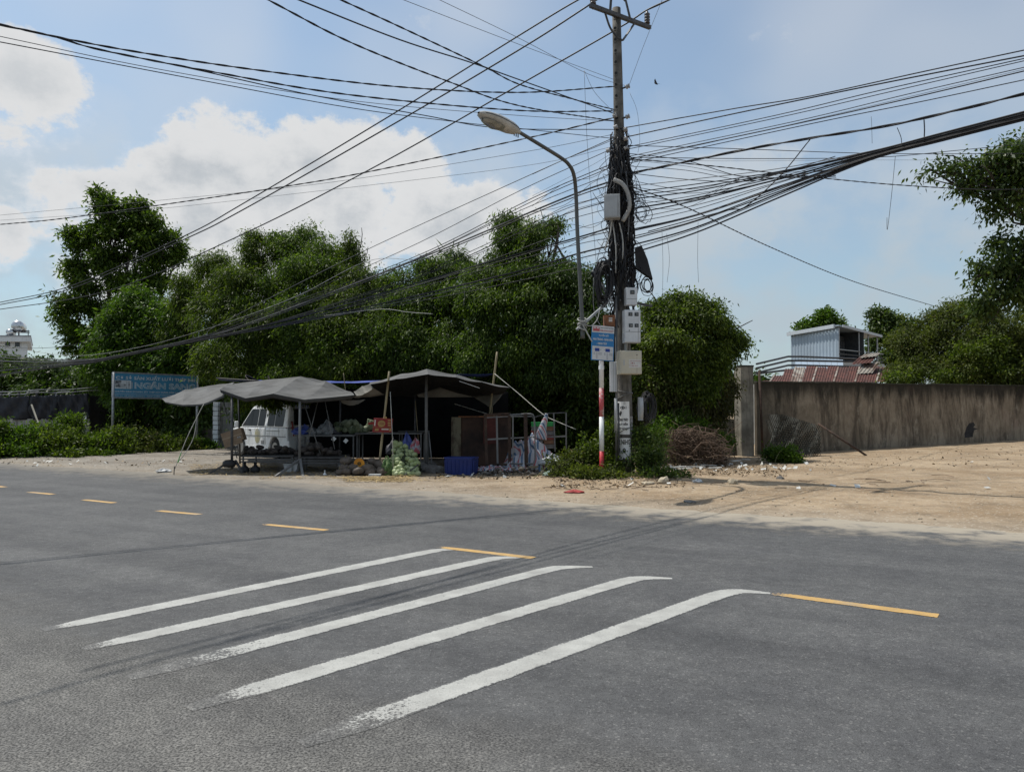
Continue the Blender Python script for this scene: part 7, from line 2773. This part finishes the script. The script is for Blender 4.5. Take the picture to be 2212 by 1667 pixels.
def stripes():
    mt = bpy.data.materials.new('striped_tarp')
    mt.use_nodes = True
    q = NG(mt.node_tree)
    uv = q.new('ShaderNodeUVMap').outputs[0]
    u, v, _ = q.sep(uv)
    ph = q.m('FRACT', q.m('MULTIPLY', u, 9.0))
    rp = q.new('ShaderNodeValToRGB')
    rp.color_ramp.interpolation = 'CONSTANT'
    q.put(rp.inputs[0], ph)
    e = rp.color_ramp.elements
    e[0].color = (.40, .40, .43, 1)
    e[1].position = .30
    e[1].color = (.38, .10, .11, 1)
    for p_, c in ((.48, (.42, .42, .45)), (.70, (.07, .13, .22)), (.92, (.40, .40, .43))):
        x_ = e.new(p_)
        x_.color = (*c, 1)
    bs = q.n['Principled BSDF']
    q.put(bs.inputs['Base Color'], rp.outputs[0])
    bs.inputs['Roughness'].default_value = .6
    return mt


STR = stripes()


def heap(name, label, px0, px1, pbase, ptop, Y, depth, seed, cat):
    """a crumpled sheet thrown over a heap"""
    n, m = 46, 34
    c0, c1 = P(px0, pbase, Y), P(px1, pbase, Y)
    H = P(0, ptop, Y).z - c0.z
    vs, uvs = [], []
    for j in range(m):
        for i in range(n):
            u_, v_ = i / (n - 1), j / (m - 1)
            x_ = c0.x + (c1.x - c0.x) * u_
            y_ = Y - depth / 2 + depth * v_
            r_ = math.hypot((u_ - .58) / .5, (v_ - .5) / .5)
            h_ = max(0, 1 - r_ ** 1.7)
            cr_ = .10 * math.sin(u_ * 21 + v_ * 13 + seed) + .07 * math.sin(u_ * 37 - v_ * 29 + 2 * seed) + .06 * abs(math.sin((u_ + .6 * v_) * 33)) + .04 * math.sin(v_ * 50 + u_ * 31)
            z_ = gzf(x_, y_) + .02 + H * h_ ** .75 * (1 + .5 * cr_) + cr_ * .28 * (1 if r_ < 1.1 else .25) + .03
            vs.append((x_ + .07 * math.sin(v_ * 17 + u_ * 9), y_ + .05 * math.sin(u_ * 23), max(z_, gzf(x_, y_) + .01)))
            uvs.append((u_ * .9 + .25 * v_ + .05 * cr_, v_))
    bb = MB()
    bb.add(vs, [(j * n + i, j * n + i + 1, (j + 1) * n + i + 1, (j + 1) * n + i) for j in range(m - 1) for i in range(n - 1)])
    o = bb.build(name, STR, smooth=True, solid=.006)
    ul = o.data.uv_layers.new(name='UVMap')
    for lp in o.data.loops:
        ul.data[lp.index].uv = uvs[lp.vertex_index]
    return tag(o, label, cat)


sb_ = heap('striped_tarpaulin', 'red white and blue striped tarpaulin thrown over a heap behind the gates', 1080, 1192, 1003, 938, 20.75, 1.3, 1.3, 'tarpaulin')
b = MB()
pts = crom([P(1168, 948, 20.7), P(1172, 925, 20.7), P(1178, 905, 20.7), P(1181, 893, 20.7)], 5)
b.tube(pts, [.17, .165, .155, .14, .125, .11, .10, .09, .085, .08, .07, .06, .055, .05, .045, .04][:len(pts)], 10)
o = b.build('tied_corner', STR, sb_, smooth=True, local=True)
o.data.transform(Matrix.Translation(-sb_.location))
ul = o.data.uv_layers.new(name='UVMap')
for lp in o.data.loops:
    v = o.data.vertices[lp.vertex_index].co
    ul.data[lp.index].uv = (math.atan2(v.y, v.x - .3) * .16 + v.z * .25, 0)
st2 = heap('striped_tarpaulin', 'striped tarpaulin strip spread on the ground between crate and gates', 1015, 1100, 1003, 996, 20.3, .8, 3.1, 'tarpaulin')

# stacked sacks with green tops
GS = 'stacked crates behind the striped tarpaulin'
CRM = [M('crate_red', (.22, .045, .04), .6, var=.25, scale=4), M('crate_grey', (.13, .13, .13), .6, var=.25, scale=4), M('crate_brown', (.16, .085, .05), .6, var=.25, scale=4)]
GRNB = M('crate_green', (.03, .27, .07), .5, var=.2, scale=4)
for i, px in enumerate((1160, 1186)):
    for k in range(6):
        c = P(px, 968 - k * 9.5, 22.0)
        t = thing('plastic_crate', (c.x, 22.0, c.z), ('green plastic crate on top of the %s stack' if k == 5 else 'dull plastic crate in the %s stack under the green ones') % ('left' if i == 0 else 'right'), 'crate', GS)
        mt = GRNB if k == 5 else CRM[(k + i) % 3]
        hgt = .118
        b = MB()
        b.box((c.x, 22.0, c.z + hgt / 2), (.31, .36, hgt))
        b.build('body', mt, t, bevel=.01)
        b = MB()
        b.box((c.x, 22.0, c.z + hgt - .012), (.335, .385, .022))
        b.build('rim', mt, t)
b = MB()
b.slab(P(1141, 1011, 20.0), P(1216, 1007, 20.4) - P(1141, 1011, 20.0), Vector((.1, .7, 0)), Vector((0, 0, .05)))
tag(b.build('wooden_board', M('pale_wood', (.36, .29, .20), .9, var=.2, scale=5, stretch=(.3, 1, 1))), 'pale wooden board lying on the rubble before the striped bundle', 'board')
WBAG = M('white_bag', (.55, .56, .56), .5, var=.15, scale=6, trans=.15)
bag('crumpled white plastic bag right of the striped tarpaulin', P(1190, 1003, 20.1), (.30, .2, .26), WBAG, 31)
bag('small white plastic bag among the weeds left of the striped post', P(1229, 1014, 18.7), (.10, .1, .13), WBAG, 33)
bag('pale green plastic bag on the rubble', P(1191, 1028, 18.9), (.20, .16, .15), M('teal_bag', (.28, .40, .36), .5, col2=(.16, .22, .20), scale=7, trans=.15), 35)
bag('white plastic litter lying by the rope peg', gp(356, 20.4), (.18, .12, .10), WBAG, 37)
bag('thin clear plastic bag beside the weeds at the road edge', gp(1506, 17.3), (.10, .09, .09), WBAG, 39)
bag('crumpled red rag on the sand near the road', gp(1240, 15.1), (.17, .09, .06), M('red_rag', (.33, .055, .05), .8, col2=(.24, .04, .04), scale=8), 41, 'rag', 'red_rag')
# broken white boards under the branch heap
for k, (px, py, l_, w_, a_) in enumerate([(1462, 1013, .55, .16, .1), (1500, 1012, .6, .14, -.15), (1530, 1010, .5, .12, .35), (1545, 1016, .35, .12, -.4), (1480, 1020, .4, .1, .5), (1430, 1018, .4, .1, 1.0), (1590, 1002, .3, .12, .2), (1612, 1000, .24, .1, -.6)]):
    g0 = G(px, py)
    b = MB()
    b.box((g0.x, g0.y, gzf(g0.x, g0.y) + .03 + .012 * k % 3), (l_, w_, .025), mat=Matrix.Rotation(a_, 3, 'Z') @ Matrix.Rotation(.06 * (k % 3 - 1), 3, 'Y'))
    tag(b.build('white_board', M('white_scrap', (.55, .55, .52), .8, var=.15, scale=7)), 'piece of broken white board at the foot of the branch heap', 'board', 'broken white boards')

# ------------------------------------------------------------------ straw, pebbles, litter: nobody could count them
rg = np.random.default_rng(99)


def scatter_quads(name, label, cx, cy, n, L_, W_, mat, zoff=.012, flat=.15):
    x_ = cx
    y_ = cy
    a = rg.uniform(0, 2 * math.pi, n)
    l_ = L_ * rg.uniform(.4, 1.3, n)
    w_ = W_ * rg.uniform(.6, 1.4, n)
    z_ = gz(x_, y_) + zoff * rg.uniform(.4, 2.2, n)
    tl_ = rg.normal(0, flat, n)
    dxy = np.stack([np.cos(a) * l_ / 2, np.sin(a) * l_ / 2, tl_ * l_ / 2], 1)
    sxy = np.stack([-np.sin(a) * w_ / 2, np.cos(a) * w_ / 2, rg.normal(0, flat, n) * w_], 1)
    c = np.stack([x_, y_, z_], 1)
    vs = np.stack([c - dxy - sxy * .8, c + dxy - sxy, c + dxy * 1.1 + sxy, c - dxy * .9 + sxy], 1).reshape(-1, 3)
    o = np_mesh(name, vs, np.arange(4 * n).reshape(n, 4), mat)
    return tag(o, label, 'litter', kind='stuff')


def px_scatter(boxes):
    X, Yv = [], []
    for x0_, x1_, y0_, y1_, n in boxes:
        for _ in range(n):
            g0 = G(rg.uniform(x0_, x1_), rg.uniform(y0_, y1_))
            X.append(g0.x)
            Yv.append(g0.y)
    return np.array(X), np.array(Yv)


sx_, sy_ = px_scatter([(410, 600, 1004, 1028, 900), (560, 760, 1010, 1036, 700), (740, 890, 1030, 1043, 700), (780, 860, 1031, 1040, 350), (470, 660, 1000, 1012, 300), (860, 980, 1028, 1042, 160)])
scatter_quads('straw', 'loose yellow straw strewn along the foot of the stall', sx_, sy_, len(sx_), .22, .009, M('straw', (.33, .24, .11), .8, var=.25, island=.5))
lx, ly = px_scatter([(940, 1240, 1008, 1036, 600), (1190, 1480, 1030, 1056, 500), (1440, 1700, 1005, 1032, 700), (1700, 2212, 985, 1012, 220), (0, 460, 992, 1008, 120)])
scatter_quads('leaf_litter', 'dry leaves and scraps scattered over the bare earth', lx, ly, len(lx), .06, .03, M('litter', (.24, .18, .115), .9, col2=(.16, .12, .08), scale=3, island=.7), flat=.4)
wx, wy = px_scatter([(950, 1230, 1010, 1034, 60), (1200, 1480, 1032, 1054, 20), (1440, 1720, 1003, 1020, 60), (0, 400, 995, 1008, 22), (1700, 2212, 1000, 1060, 10)])
scatter_quads('paper_litter', 'small white scraps of litter on the verge', wx, wy, len(wx), .11, .07, M('white_scrap', (.55, .55, .52)), .02, .4)
# pebbles
px_, py_ = px_scatter([(1440, 1800, 990, 1026, 900), (1700, 2212, 985, 1020, 500), (1300, 2212, 1030, 1130, 450), (900, 1500, 1020, 1090, 500), (0, 500, 990, 1016, 350), (950, 1200, 1008, 1030, 700)])
n = len(px_)
ico = np.array([(0, 0, 1), (.9, 0, .3), (.28, .85, .3), (-.72, .53, .3), (-.72, -.53, .3), (.28, -.85, .3), (0, 0, -.6)], float)
tri = np.array([(0, 1, 2), (0, 2, 3), (0, 3, 4), (0, 4, 5), (0, 5, 1), (6, 2, 1), (6, 3, 2), (6, 4, 3), (6, 5, 4), (6, 1, 5)])
s_ = (.006 + .020 * rg.random(n) ** 4)[:, None, None] * rg.uniform(.6, 1.3, (n, 1, 3))
vs = ico[None] * s_ * rg.uniform(.75, 1.25, (n, 7, 1)) + np.stack([px_, py_, gz(px_, py_)], 1)[:, None, :]
fs = (tri[None] + (np.arange(n) * 7)[:, None, None]).reshape(-1, 3)
tag(np_mesh('pebbles', vs.reshape(-1, 3), fs, M('pebble', (.33, .28, .21), .95, col2=(.23, .19, .14), scale=3, island=.35)), 'pebbles and clods strewn over the sandy verge', 'pebbles', kind='stuff')
# rubble mound before the gates
b = MB()
for k in range(150):
    px = rg.uniform(1035, 1215)
    py = 1028 - rg.random() * 22 * math.exp(-((px - 1115) / 60) ** 2)
    c = np.array(P(px, py, 19.4 + rg.normal(0, .25)))
    c[2] = max(c[2], gzf(c[0], c[1]) + .01)
    q = ico * (.02 + .07 * rg.random() ** 2) * rg.uniform(.6, 1.3, 3)
    b.add((q + c).tolist(), [tuple(t) for t in tri.tolist()])
o = b.build('rubble', M('rubble', (.125, .113, .098), .95, col2=(.075, .068, .06), scale=4, island=.5), recalc=False)
tag(o, 'grey rubble heaped in front of the gate frames', 'rubble', kind='stuff')
# dry twigs lying on the sand
b = MB()
for k in range(46):
    g0 = G(1200 + 900 * rg.random() ** 2, rg.uniform(1030, 1062))
    a = rg.uniform(-3.1, 3.1)
    l_ = rg.uniform(.15, .7)
    z_ = gzf(g0.x, g0.y) + .012
    b.tube([g0 + Vector((0, 0, z_)), g0 + Vector((math.cos(a) * l_ / 2, math.sin(a) * l_ / 2, z_ + rg.uniform(0, .03))), g0 + Vector((math.cos(a + .3) * l_, math.sin(a + .3) * l_, z_))], .006, 4)
o = b.build('fallen_twigs', M('dead_twig', (.115, .080, .058)), recalc=False)
tag(o, 'thin dry twigs lying on the sand', 'twigs', kind='stuff')
